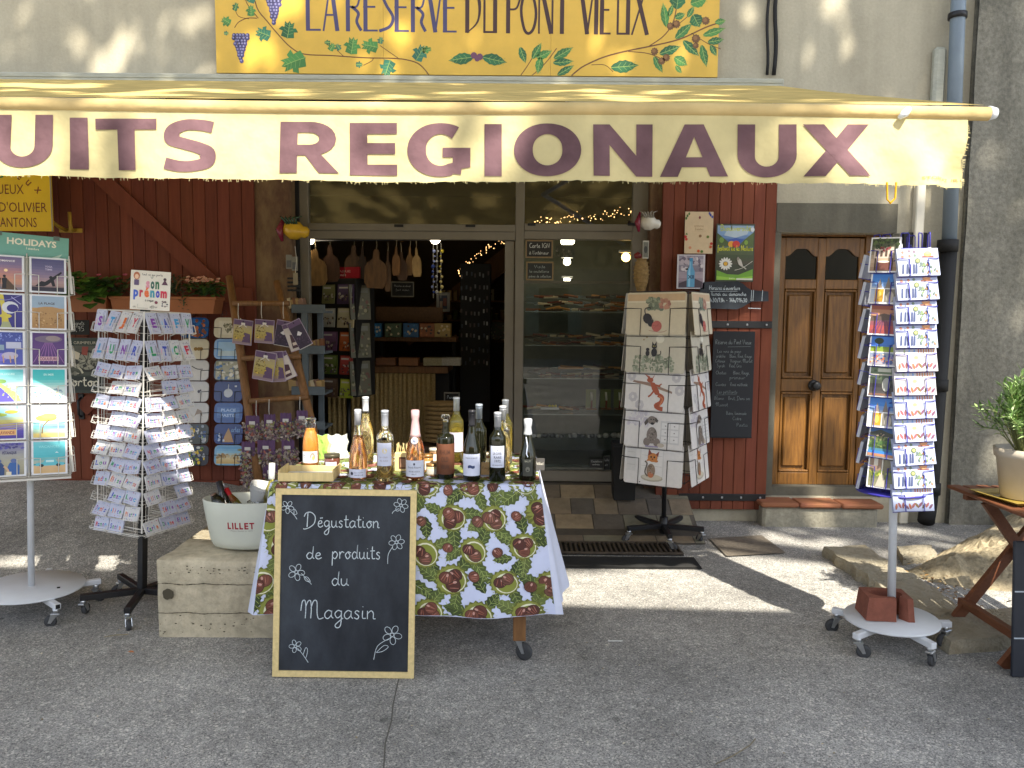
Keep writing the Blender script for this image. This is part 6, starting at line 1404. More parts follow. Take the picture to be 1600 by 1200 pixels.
lean_bottle('cooling_bottle', 'bottle with a black capsule tilted in the white ice bucket', (-.095, .01, .05), -4, -14, H('#28262a'), None, L_=.29)
lean_bottle('cooling_bottle', 'bottle with a bronze capsule lying low in the white ice bucket', (-.055, -.03, .07), 6, -27, H('#7d6152'), None, L_=.24)
t = lean_bottle('cooling_bottle', 'bottle with a red capsule and thin spout tilted in the ice bucket', (.0, .02, .05), -6, -30, H('#b01c2c'), None, BOTTLEY, L_=.275)
mb = MB(); mb.tube([(0, 0, .277), (0, 0, .32)], .005, CHROME, n=10); mb.build('pourer', t)
lean_bottle('cooling_bottle', 'pale wine bottle with a white capsule leaning out of the ice bucket towards the tablecloth', (.115, -.02, .10), 0, 3, H('#c9cbc6'), None, BOTTLEY, L_=.34)
for k in range(26):
    mb = MB(); a = rnd.uniform(0, 6.28); rr = .17 * rnd.random() ** .5; s = rnd.uniform(.012, .02); mb.box((-s, -s, -s), (s, s, s), BOTTLEC, b=.005)
    o = mb.build('ice_cube', None, Mx.Translation(bc + V((rr * math.cos(a), rr * .55 * math.sin(a), .205 + rnd.uniform(-.01, .02)))) @ Mx.Rotation(rnd.uniform(0, 3), 4, V((.3, .5, .8))))
    tag(o, 'clear ice cube in the white bucket', 'ice cube', 'ice cubes in the bucket')
cu_ = thing('plastic_cup_stack', 'stack of ribbed clear plastic cups lying in the ice bucket', 'cup stack', Mx.Translation(bc + V((.07, .03, .275))) @ Mx.Rotation(R(18), 4, 'Y'))
CUP = mat('frosted_cup', (.85, .86, .85), .25, trans=.55, ior=1.3)
for k in range(3):
    mb = MB(); mb.lathe([(.052, -.06 + .012 * k), (.055, -.05 + .012 * k), (.075, .012 + .012 * k), (.078, .015 + .012 * k), (.074, .013 + .012 * k), (.05, -.055 + .012 * k)], CUP, n=40); 
    mb.build('cup', cu_)

# ---------------------------------------------------------------- bottles on the table
TT = TZ + .010
def spot(px, py): return G(px, py, TT)
def bottle(name, label, px, py, h, r, shape, glass, liquid=None, fill=.8, cap=None, caplen=.07, lab=None, labz=(.05, .13), cat='bottle', labfn=None, turn=0, labw=1.15):
    p = spot(px, py); p.z = TT
    t = thing(name, label, cat, Mx.Translation(p) @ Mx.Rotation(R(turn), 4, 'Z') @ Mx.Rotation(math.atan2(-p.x, p.y) * -1 * 0, 4, 'Z'), 'bottles on the tasting table')
    n = .0150
    P = {'bordeaux': [(r - .006, 0), (r, .006), (r, h * .60), (r * .96, h * .64), (r * .72, h * .69), (n + .004, h * .735), (n, h * .78), (n, h - .012), (n + .0015, h - .011), (n + .0015, h - .002), (n - .002, h)],
         'burgundy': [(r - .006, 0), (r, .006), (r, h * .40), (r * .95, h * .46), (r * .72, h * .57), (r * .48, h * .66), (n + .002, h * .75), (n, h * .8), (n, h - .012), (n + .0015, h - .011), (n + .0015, h - .002), (n - .002, h)],
         'flute': [(r - .01, 0), (r, .01), (r * 1.02, .06), (r, h * .3), (r * .82, h * .44), (r * .56, h * .56), (n + .006, h * .64), (n, h * .72), (n, h - .012), (n + .0015, h - .002), (n - .002, h)],
         'champagne': [(r - .008, 0), (r, .008), (r * 1.0, h * .36), (r * .93, h * .44), (r * .70, h * .56), (r * .5, h * .66), (n + .004, h * .76), (n, h * .86), (n + .003, h * .9), (n + .004, h - .004), (n, h)],
         'squat': [(r - .006, 0), (r, .008), (r, h * .62), (r * .92, h * .67), (r * .4, h * .70), (n + .002, h * .73), (n, h * .8), (n, h * .87), (n, h * .88)],
         'juice': [(r - .006, 0), (r, .006), (r, h * .48), (r * .95, h * .56), (r * .75, h * .70), (r * .55, h * .80), (.025, h * .86), (.025, h * .97), (.028, h * .975), (.028, h)]}[shape]
    mb = MB(); mb.lathe([(0, .004)] + P if False else P, glass, n=32); g = mb.build('glass', t)
    if liquid:
        f = fill * h; I = [(max(q_[0] - .0028, .004), max(q_[1], .010)) for q_ in P if q_[1] < f]
        # cut at the filling line
        for a_, b_ in zip(P, P[1:]):
            if a_[1] <= f < b_[1]: k = (f - a_[1]) / (b_[1] - a_[1]); I.append((a_[0] + (b_[0] - a_[0]) * k - .0028, f))
        mb = MB(); mb.lathe(I, liquid, n=32); mb.build('wine', t)
    if cap:
        mb = MB()
        C0 = [q_ for q_ in P if q_[1] > h - caplen]; rr0 = n
        for a_, b_ in zip(P, P[1:]):
            if a_[1] <= h - caplen < b_[1]: k = (h - caplen - a_[1]) / (b_[1] - a_[1]); rr0 = a_[0] + (b_[0] - a_[0]) * k
        mb.lathe([(rr0 + .0006, h - caplen)] + [(q_[0] + .0009, q_[1]) for q_ in C0] + [(.0, h + .0012)], FOIL, cap, n=24)
        mb.lathe([(n + .0024, h - .020), (n + .0024, h - .0185)], FOIL, tuple(x * .75 for x in cap), n=24)
        mb.build('capsule', t)
    if lab:
        mb = MB(); R_ = r + .0009; z0, z1 = labz; na = 20
        mb.add([(R_ * math.sin(labw * (2 * i / na - 1)), -R_ * math.cos(labw * (2 * i / na - 1)), z) for z in (z0, z1) for i in range(na + 1)], [(i, i + 1, na + 2 + i, na + 1 + i) for i in range(na)], PAPER, lab, True)
        def on(x, z): a = x / R_; return ((R_ + .0006) * math.sin(a), -(R_ + .0006) * math.cos(a), z)
        if labfn: labfn(mb, on, z0, z1, R_)
        mb.build('paper_label', t)
    return t
def L_plain(c, lines):
    def f(mb, on, z0, z1, r):
        hh = z1 - z0
        for s, u, x0, x1, h in lines: text(mb, s, x0 * r, z0 + u * hh, x1 * r, h * hh, 0, PRINT, c, .01, 2, on)
    return f
def blob(mb, on, cx, cz, rx, rz, c, off=0):
    mb.add([on(cx + rx * math.cos(i * .5236), cz + rz * math.sin(i * .5236)) for i in range(12)], [tuple(range(12))], PRINT, c)
GREY = H('#5f6470')
def lj(mb, on, z0, z1, r): L_plain(GREY, [('NECTAR', .62, -.75, -.1, .08), ('ABRICOT', .42, -.65, -.15, .09)])(mb, on, z0, z1, r); blob(mb, on, .45 * r, z0 + .5 * (z1 - z0), .35 * r, .024, H('#8d8478')); blob(mb, on, .52 * r, z0 + .42 * (z1 - z0), .15 * r, .012, H('#d8a860'))
bottle('juice_bottle', 'wide mouthed glass bottle of orange juice with a white label behind the wooden tray', 486, 730, .245, .039, 'juice', BOTTLEC, JUICE, .80, None, 0, H('#d3d3d6'), (.028, .085), 'bottle', lj)
def lr(mb, on, z0, z1, r): blob(mb, on, -.55 * r, z0 + .5 * (z1 - z0), .18 * r, .008, H('#2f2f3f')); L_plain(GREY, [('les rosés', .55, -.25, .7, .14), ('ARDÈCHE', .25, -.25, .7, .14)])(mb, on, z0, z1, r)
bottle('rose_wine_bottle', 'curvy rosé bottle with a silver capsule and small low label', 560, 748, .325, .042, 'flute', BOTTLEC, ROSE, .62, H('#b6b7bc'), .072, H('#c6c9dc'), (.012, .052), labfn=lr)
bottle('white_wine_bottle', 'pale yellow wine bottle with a white capsule behind the curvy rosé', 572, 722, .34, .040, 'burgundy', BOTTLEC, PALEW, .75, H('#d8dadd'), .075)
def lm(mb, on, z0, z1, r): blob(mb, on, .1 * r, z0 + .66 * (z1 - z0), .28 * r, .012, H('#d6c48a')); blob(mb, on, .2 * r, z0 + .70 * (z1 - z0), .22 * r, .010, H('#c3c6d6')); L_plain(H('#9a94a0'), [('le clair', .35, -.5, .5, .08), ('de lune', .2, -.5, .5, .08)])(mb, on, z0, z1, r)
bottle('wine_bottle', 'clear tall bottle with a silver capsule and a moon label', 602, 750, .325, .0385, 'bordeaux', BOTTLEC, PALEW, .56, H('#b0b4bc'), .072, H('#bfc3d6'), (.072, .178), labfn=lm, labw=.95)
def lc(mb, on, z0, z1, r): blob(mb, on, 0, z0 + .78 * (z1 - z0), .1 * r, .006, H('#3a3f52')); L_plain(GREY, [('Grande Réserve', .52, -.7, .7, .12), ('VIN MOUSSEUX', .28, -.6, .6, .09), ('BRUT', .12, -.25, .25, .08)])(mb, on, z0, z1, r)
t = bottle('sparkling_bottle', 'sparkling rosé bottle with a pink foil neck and round seal', 649, 749, .325, .044, 'champagne', BOTTLEC, ROSE, .7, H('#c9a8a8'), .125, H('#c3c8d8'), (.02, .096), labfn=lc)
mb = MB(); mb.T = facing(V((0, -.0305, .185)), 0, 18); mb.lathe([(.0, .002), (.015, .002), (.017, 0)], PRINT, H('#c9ccd6'), n=18); mb.lathe([(.0, .0028), (.008, .0028), (.0085, .002)], PRINT, H('#7d8298'), n=14); mb.build('neck_seal', t)
def la(mb, on, z0, z1, r): L_plain(H('#3a2014'), [('RHUM', .66, -.6, .6, .14), ('OLD', .42, -.4, .4, .16), ('VIEUX', .2, -.5, .5, .12)])(mb, on, z0, z1, r)
t = bottle('liqueur_bottle', 'squat dark bottle with a copper wrap label and glass stopper', 696, 746, .30, .0415, 'squat', BOTTLED, None, 0, None, 0, H('#5c3520'), (.022, .165), labfn=la, labw=1.5)
mb = MB(); mb.lathe([(.012, .262), (.012, .275), (.020, .278), (.021, .292), (.016, .298), (0, .299)], BOTTLEC, n=20); mb.build('stopper', t)
bottle('wine_bottle', 'pale golden wine bottle with a lilac label behind the copper bottle', 713, 722, .34, .0375, 'bordeaux', BOTTLEY, PALEW, .6, H('#b4b8bd'), .072, H('#b3aec0'), (.06, .16))
def lb(mb, on, z0, z1, r):
    for k in range(7): blob(mb, on, (-.3 + .1 * k) * r, z0 + (.42 + .02 * math.sin(k)) * (z1 - z0), .09 * r, .007, H('#2c3c66'))
    L_plain(GREY, [('DOMAINE LES GRANGES', .8, -.7, .7, .05)])(mb, on, z0, z1, r)
bottle('wine_bottle', 'dark bottle with a black capsule and a big white label with a blue mark', 737, 749, .325, .041, 'burgundy', BOTTLED, None, 0, H('#2b2b30'), .075, H('#c6cbe0'), (.024, .125), labfn=lb)
bottle('wine_bottle', 'dark bottle with a grey blue capsule behind the black capped one', 748, 738, .335, .037, 'bordeaux', BOTTLED, None, 0, H('#98a2ae'), .072)
def lk(mb, on, z0, z1, r): blob(mb, on, 0, z0 + .82 * (z1 - z0), .05 * r, .003, GREY); L_plain(H('#3c3f4c'), [('LA CUVÉE', .6, -.5, .5, .11), ('RARE', .42, -.4, .5, .11), ('1972', .25, -.3, .4, .11), ('grenache', .1, -.6, .6, .05)])(mb, on, z0, z1, r)
bottle('wine_bottle', 'dark bottle with a silver capsule and white text label right of the black capped one', 777, 750, .318, .0385, 'bordeaux', BOTTLED, None, 0, H('#b9bcc2'), .07, H('#c3c8da'), (.065, .165), labfn=lk, labw=.9)
bottle('wine_bottle', 'clear bottle with a white capsule half hidden behind the white text label', 785, 738, .327, .037, 'bordeaux', BOTTLEC, PALEW, .6, H('#c3c5c9'), .07)
bottle('wine_bottle', 'tallest rear bottle with a pale capsule behind the pair at the table end', 789, 725, .335, .037, 'bordeaux', BOTTLEY, PALEW, .6, H('#c9ccd0'), .072)
def le(mb, on, z0, z1, r): L_plain(H('#9a9a88'), [('BRUT', .82, -.35, .35, .1)])(mb, on, z0, z1, r); blob(mb, on, 0, z0 + .4 * (z1 - z0), .25 * r, .012, H('#6a6a60'))
t = bottle('sparkling_bottle', 'dark olive sparkling bottle with a white capsule at the table end', 824, 750, .288, .0395, 'champagne', BOTTLED, None, 0, H('#c0c4c8'), .075, H('#3b3c36'), (.026, .105), labfn=le, labw=.6)
mb = MB(); mb.tube([(-.008, -.022, .205), (-.002, -.034, .165), (-.006, -.0395, .13), (.0, -.040, .115)], .0028, PRINT, H('#b4bccf'), n=5); mb.build('neck_ribbon', t)

# small things between the bottles
tr = thing('wooden_tray', 'shallow pale wooden tray lined with paper at the table corner', 'tray', Mx.Translation(spot(478, 752)) @ Mx.Rotation(R(2), 4, 'Z'))
mb = MB(); w, d, h = .125, .085, .040
mb.box((-w, -.006, 0), (w, 0, h), WOODL, b=.0015); mb.box((-w, 2 * d, 0), (w, 2 * d + .006, h), WOODL, b=.0015); mb.box((-w, 0, .0005), (-w + .006, 2 * d, h + .012), WOODL, b=.0015); mb.box((w - .006, 0, .0005), (w, 2 * d, h + .012), WOODL, b=.0015); mb.box((-w + .006, 0, .001), (w - .006, 2 * d, .006), WOODL); mb.build('tray_frame', tr)
mb = MB(); mb.add([(-w + .01 + (2 * w - .02) * i / 8, .005 + (2 * d - .01) * j / 5, .013 + .006 * mnoise.noise(V((i, j, 0)))) for j in range(6) for i in range(9)], [(j * 9 + i, j * 9 + i + 1, j * 9 + i + 10, j * 9 + i + 9) for j in range(5) for i in range(8)], PAPER, H('#d8d6d0'), True); mb.build('paper_lining', tr)
jr = thing('chutney_jar', 'glass jar of brown chutney with a dark lid beside the juice bottle', 'jar', Mx.Translation(spot(519, 734)))
mb = MB(); mb.lathe([(.034, 0), (.038, .006), (.038, .058), (.034, .064)], mat('brown_chutney', H('#5f3322'), .15, coat=.8), n=26); mb.build('glass', jr)
mb = MB(); mb.lathe([(.037, .063), (.0385, .064), (.0385, .078), (.036, .080), (0, .080)], FOIL, H('#4d4838'), n=26); mb.build('lid', jr)
mb = MB(); mb.add([(.0387 * math.sin(a), -.0387 * math.cos(a), z) for z in (.012, .045) for a in [(-.7 + 1.5 * i / 10) for i in range(11)]], [(i, i + 1, 12 + i, 11 + i) for i in range(10)], PAPER, H('#c3c6d8'), True); mb.build('paper_label', jr)
bg = thing('paper_bag', 'green and white paper bag standing behind the jar', 'bag', Mx.Translation(spot(518, 716)) @ Mx.Rotation(R(6), 4, 'Z'))
mb = MB(); vs = []
for j in range(7):
    for i in range(13):
        u = i / 12 * 2 - 1; z = .125 * j / 6; th = .035 * (1 - (j / 6) ** 2 * .9); vs.append((u * .085 + .006 * math.sin(j * 2), -th * (1 - u * u) + .004 * math.sin(i * 2 + j), z + .006 * math.sin(i * 1.7) * j / 6))
n_ = len(vs); vs += [(x, -y + .002, z) for x, y, z in vs]
FL = [(j * 13 + i, j * 13 + i + 1, (j + 1) * 13 + i + 1, (j + 1) * 13 + i) for j in range(6) for i in range(12)]
for k, f_ in enumerate(FL):
    i = k % 12; mb.add([vs[x] for x in f_], [(0, 1, 2, 3)], PAPER, H('#86a848') if i < 5 else H('#b89078') if i == 5 and k // 12 < 4 else H('#b9bcb4'))
mb.add(vs[n_:], [f_[::-1] for f_ in FL], PAPER, H('#b9bcb4'), True); mb.build('paper_body', bg)
sb = thing('stick_box', 'small pale wooden box of tasting sticks with a chestnut picture', 'box', Mx.Translation(spot(628, 735)))
mb = MB(); mb.box((-.033, -.02, 0), (.033, .02, .09), WOODL, b=.002); mb.box((-.012, -.0215, .012), (.026, -.0202, .07), PRINT, H('#5a3a2c')); mb.box((-.006, -.0222, .02), (.02, -.0216, .06), PRINT, H('#8a6a54')); mb.build('box_body', sb)
mb = MB()
for k in range(16): x = rnd.uniform(-.026, .026); y = rnd.uniform(-.012, .012); mb.tube([(x, y, .085), (x + rnd.uniform(-.01, .01), y + rnd.uniform(-.006, .006), .128 + rnd.uniform(-.01, .012))], .0018, WOODL, n=4)
mb.build('tasting_stick', sb)
for i, (px, py, h, c, lab) in enumerate(((668, 736, .085, '#a8793f', 'small jar of amber paste just right of the pink necked bottle'), (679, 722, .075, '#7d5a32', 'small dark jar behind the copper bottle, left of it'), (675, 742, .055, '#c9b28a', 'low pale jar between sparkling rosé and copper bottle'), (762, 728, .07, '#77522e', 'small jar peeping between the dark bottles'))):
    j = thing('tasting_jar', lab, 'jar', Mx.Translation(spot(px, py)), 'jars among the bottles')
    mb = MB(); r = .028; mb.lathe([(r - .003, 0), (r, .004), (r, h * .78), (r - .003, h * .82)], mat('jar_content_%s' % c[1:], H(c), .2, coat=.6), n=20); mb.build('glass', j)
    mb = MB(); mb.lathe([(r - .001, h * .82), (r + .001, h * .83), (r + .001, h), (0, h)], FOIL, H('#c8c2b4') if i % 2 else H('#8d6a3f'), n=20); mb.build('lid', j)
    mb = MB(); mb.add([((r + .0005) * math.sin(a), -(r + .0005) * math.cos(a), z) for z in (h * .15, h * .62) for a in [(-.9 + 1.8 * k / 8) for k in range(9)]], [(k, k + 1, 10 + k, 9 + k) for k in range(8)], PAPER, H('#d3cfc2'), True); mb.build('paper_label', j)
for px, py, s in ((760, 742, 'Rouge'), (843, 735, 'Pétillant')):
    a = Art(.05, .06, PAPER, H('#b8986a') if px < 800 else H('#3a3836'), .003); a.pen(s, .1, .45, .9, .12, .02, H('#4a2f20') if px < 800 else H('#c9c4b8'))
    p = spot(px, py); o = a.build('price_card'); o.matrix_world = facing(p + V((0, 0, .031)), 0, 12); tag(o, 'small %s card standing %s' % (('kraft', 'between the dark wine bottles') if px < 800 else ('black', 'behind the last sparkling bottle')), 'price card', 'price cards on the tasting table')
# ---------------------------------------------------------------- left shutter: sign, bracket, flower boxes, posters
def leafcard(mb, p, d, n, L_, w, c, m=LEAF, fold=.15):
    """one folded leaf from p along d"""
    d = d.normalized(); s = d.cross(n)
    if s.length < 1e-3: s = d.cross(V((1, 0, .3)))
    s.normalize(); u = s.cross(d)
    P = [(0, 0), (.25, .42), (.6, .46), (1, 0)]
    mid = [p + d * L_ * t - u * L_ * .25 * t * t for t, _ in P]
    for k in (1, -1):
        e = [mid[i] + s * k * w * P[i][1] + u * fold * w * P[i][1] for i in range(4)]
        mb.add([mid[0], e[1], e[2], mid[3], mid[2], mid[1]], [(0, 1, 2, 3, 4, 5) if k > 0 else (5, 4, 3, 2, 1, 0)], m, c)
YP = 5.72
p0, p1 = W(-190, 362, YP), W(83, 361, YP); swd = p1.x - p0.x; sht = .75
SM = facing(V((p1.x - swd / 2, YP, WZ(361, YP, 40) + sht / 2)))
a = Art(swd, sht, SIGNP, H('#d9b41e'), .012); kx = lambda px: 1 - (83 - px) / 273; ky = lambda py: (361 - py) * YP / FPX / sht
a.rect(.992, 0, 1, 1, H('#8d8878'))
a.txt('SPIRITUEUX', kx(-44), ky(305), kx(40), .09, H('#6a2f18'), .0); a.txt("BOIS D'OLIVIER", kx(-40), ky(332), kx(75), .09, H('#6a2f18'), .0); a.txt('SANTONS', kx(-5), ky(355), kx(58), .09, H('#6a2f18'), .0); a.txt('VINS FINS', kx(-120), ky(281), kx(10), .075, H('#3a7a4a'), .01)
for i, ch in enumerate('Pont Vieux'):
    t = i / 9; vs, fs, x0, x1, lo, hi = glyphs(ch if ch != ' ' else '.', .01, 2); an = R(-8 - 44 * t); cx, cy = kx(-66 + 122 * t), ky(252 + 46 * t * t)
    if ch == ' ': continue
    s_ = .085; cs, sn = math.cos(an), math.sin(an); pts = []
    for x, y in vs: X = (x - x0) * s_ * .9; Y = y * s_; pts.append((a.cx + cx * swd + X * cs - Y * sn, a.cy + cy * sht + X * sn + Y * cs))
    a.add([(x, y, a.z) for x, y in pts], fs, SIGNP, H('#7a3a18')); 
a.up(); ys_o = a.build('yellow_sign'); ys_o.matrix_world = SM
tag(ys_o, 'bright yellow lettered sign hanging before the red shutter above the travel cards', 'sign')
br = thing('wall_bracket', 'yellow metal hook bracket screwed to the left red shutter', 'bracket', W(110, 360, 5.97))
YB = mat('ochre_metal', H('#a8882f'), .5, var=.2, vscale=20)
mb = MB(); mb.box((-.088, 0, -.016), (.088, .012, .016), YB, b=.003); mb.build('plate', br)
mb = MB(); mb.tube([(.035, 0, 0), (.035, -.05, .0), (.035, -.06, .03), (.035, -.065, .13)], .013, YB, n=8); mb.tube([(-.03, 0, .0), (-.035, -.10, .02), (-.10, -.22, .11), (-.125, -.25, .14)], .013, YB, n=8); mb.build('hook', br)
TERB = mat('clay_planter_plastic', H('#9a5f3a'), .65, var=.1, vscale=6)
def planter(x0, x1, py0, py1, label):
    y0, y1 = 5.80, 5.97; a = W(x0, py1, y0); b = W(x1, py0, y0)
    t = thing('flower_box', label, 'flower box', V(((a.x + b.x) / 2, y1, a.z))); w = (b.x - a.x) / 2; h = b.z - a.z
    mb = MB(); mb.add([(x * w * f, -y * .17 if y else 0, z) for z, f in ((0, .94), (h, 1)) for x, y in ((-1, 0), (1, 0), (1, 1), (-1, 1))], [(0, 1, 2, 3), (0, 4, 5, 1), (1, 5, 6, 2), (2, 6, 7, 3), (3, 7, 4, 0)], TERB)
    mb.box((-w - .006, -.178, h - .022), (w + .006, .004, h), TERB, b=.004); mb.build('box', t)
    mb = MB(); mb.add([(-w * .97, -.165, h + .001), (w * .97, -.165, h + .001), (w * .97, -.005, h + .001), (-w * .97, -.005, h + .001)], [(0, 1, 2, 3)], mat('soil', H('#2c2019'), .95)); mb.build('soil', t)
    return t
planter(172, 337, 464, 489, 'long clay coloured flower box at the right on the left shutter')
planter(96, 166, 461, 487, 'clay coloured flower box with the large leaves next to the travel cards')
qq = random.Random(31)
def plant(name, label, px, py, rx, rz, n, cols, size, wd, fl=None, droop=.2, up=.7, cat='plant', Y=5.88):
    p = W(px, py, Y); t = thing(name, label, cat, p); mb = MB(); st = MB()
    for i in range(n):
        a = qq.uniform(0, 6.28); e = qq.random() ** .6; z = qq.uniform(0, 1)
        o = V((rx * e * math.cos(a), .55 * rx * e * math.sin(a), rz * z - rz * droop * e)); d = V((math.cos(a) * .8, math.sin(a) * .8 - .3, qq.uniform(-.4, up)))
        leafcard(mb, o, d, V((0, -.4, 1)), size * qq.uniform(.6, 1.15), size * wd * qq.uniform(.8, 1.1), qq.choice(cols))
        if i % 4 == 0: st.tube([(0, 0, -.02), tuple(o * .6 + V((0, 0, .01))), tuple(o)], .0025, LEAF, cols[0], n=4)
    mb.build('foliage', t); st.build('stem', t)
    if fl:
        fm = MB()
        for i in range(fl[0]):
            a = qq.uniform(0, 6.28); e = qq.random() ** .5; o = V((rx * .95 * e * math.cos(a), .5 * rx * e * math.sin(a) - .03, rz * (.8 + .35 * qq.random())))
            k0 = qq.uniform(0, 1)
            for k in range(7): an = k0 + k * .9; dd = V((math.cos(an), math.sin(an) * .7 - .5, .5 + .3 * math.sin(an))); leafcard(fm, o, dd, V((0, -1, .4)), fl[2], fl[2] * .55, qq.choice(fl[1]))
        fm.build('blossom', t)
    return t
G1 = [H('#3a5524'), H('#4a6a2c'), H('#2c431c')]
plant('leafy_plant', 'pot plant with large lobed green leaves at the left of the flower boxes', 132, 452, .17, .17, 64, [H('#46682a'), H('#587f35'), H('#38561f')], .13, .9, droop=.8, Y=5.82)
plant('flowering_plant', 'low dark green plant with a pink bloom left of the name sign', 185, 455, .16, .11, 90, [H('#2f4420'), H('#3b4f28')], .05, .6, (3, [H('#b0506a')], .02))
plant('fine_leaved_plant', 'small dense dark fine leaved plant right of the name sign', 272, 455, .10, .13, 190, [H('#3b4a2c'), H('#4d5c38'), H('#2a361f')], .026, .7)
plant('hanging_plant', 'thin hanging tendril plant drooping over the flower box front', 287, 474, .03, .10, 40, [H('#3f5030')], .022, .8, droop=.8, Y=5.80)
plant('pink_kalanchoe', 'plant with pale pink blossoms at the right end of the flower box', 320, 458, .13, .10, 120, G1, .055, .7, (34, [H('#d8a08a'), H('#e0b8a0'), H('#c98a7a')], .018))
mb = MB(); mb.tube([tuple(W(287 + 12 * math.cos(a), 456 - 20 * math.sin(a), 5.86)) for a in [k * math.pi / 10 for k in range(11)]], .006, WOODM, n=6); tag(mb.build('basket_hoop'), 'thin curved basket handle among the plants in the flower box', 'basket handle')
def sheet(name, px0, py0, px1, py1, Y, label, cat, draw, paper=(.7, .7, .68), m=PRINT, a=0, tilt=0, thick=.003, group=None):
    A = W(px0, py1, Y); B = W(px1, py0, Y); w, h = B.x - A.x, B.z - A.z
    art = Art(w, h, m, paper, thick); draw(art)
    o = art.build(name); o.matrix_world = facing(V(((A.x + B.x) / 2, Y, (A.z + B.z) / 2)), a, tilt); return tag(o, label, cat, group)
CW_ = H('#c9c9c2')
def d1(a): a.pen('Magnets', .1, .66, .8, .14, .012, CW_); a.pen('11,95', .2, .24, .8, .17, .014, CW_)
sheet('price_board', 104, 500, 139, 523, 5.94, 'small black price board reading 11,95 on the left shutter', 'price board', d1, H('#1c1b1a'), PAPER)
def d2(a):
    a.rect(.02, .86, .98, .96, H('#26332a')); a.txt('LES GRIMPEURS', .08, .885, .9, .05, H('#b8b09a'), .0)
    a.grad(.04, .32, .96, .86, [H('#3a3d34'), H('#5d6152'), H('#4a4a40')], 6); a.ell(.62, .58, .3, .2, H('#23231f')); a.ell(.62, .58, .24, .16, H('#8d8c7c')); [a.line([(.62, .58), (.62 + .24 * math.cos(k), .58 + .16 * math.sin(k))], .02, H('#3a3a34')) for k in [i * .7 for i in range(9)]]; a.poly_([(.2, .8), (.45, .72), (.4, .6), (.15, .66)], H('#c9bfa8')); a.poly_([(.5, .84), (.66, .84), (.62, .68), (.48, .7)], H('#8a3a2c')); a.line([(.1, .5), (.4, .46), (.5, .36)], .05, H('#b8b49f'), 3); a.blot(.08, .34, .9, .6, 26, [H('#77766a'), H('#a39f8d'), H('#2f2f2a')], (.02, .06), 3)
    a.rect(.02, .06, .98, .30, H('#1d2420')); a.pen('norton', .06, .13, .92, .09, .03, H('#d8d2c0'), 4)
sheet('motorcycle_poster', 100, 528, 159, 614, 5.93, 'old dark motorcycle advertisement panel leaning on the left red shutter', 'poster', d2, H('#2b332b'), PAINT, tilt=1)

# printed trays in black wire holders
tr_ = thing('tray_rack', 'black wire wall rack of melamine trays on the left shutter', 'tray rack', W(332, 600, 5.93))
ti = W(332, 600, 5.93); mb = MB(); trs = []
TXT = []
for c, px in enumerate((304, 355)):
    for i in range(7):
        cpy = 512 + 33.2 * i; P = W(px + 2 * c, cpy, 5.88); trs.append((c, i, P))
        T = Mx.Translation(P - ti) @ facing((0, 0, 0), 0, 12); wires(mb, T, .215, .155, .03, BWIRE, .002, .5)
    for sx in (-.05, .05): mb.tube([tuple(W(px + 2 * c, 490, 5.93) - ti + V((sx, 0, 0))), tuple(W(px + 2 * c, 730, 5.93) - ti + V((sx, 0, 0)))], .0025, BWIRE, n=4)
    mb.tube([tuple(W(px, 489, 5.93) - ti + V((.018 * math.cos(k * .63) - .02, 0, .018 * math.sin(k * .63)))) for k in range(10)], .0018, BWIRE, n=4, closed=True)
mb.build('wire_frame', tr_)
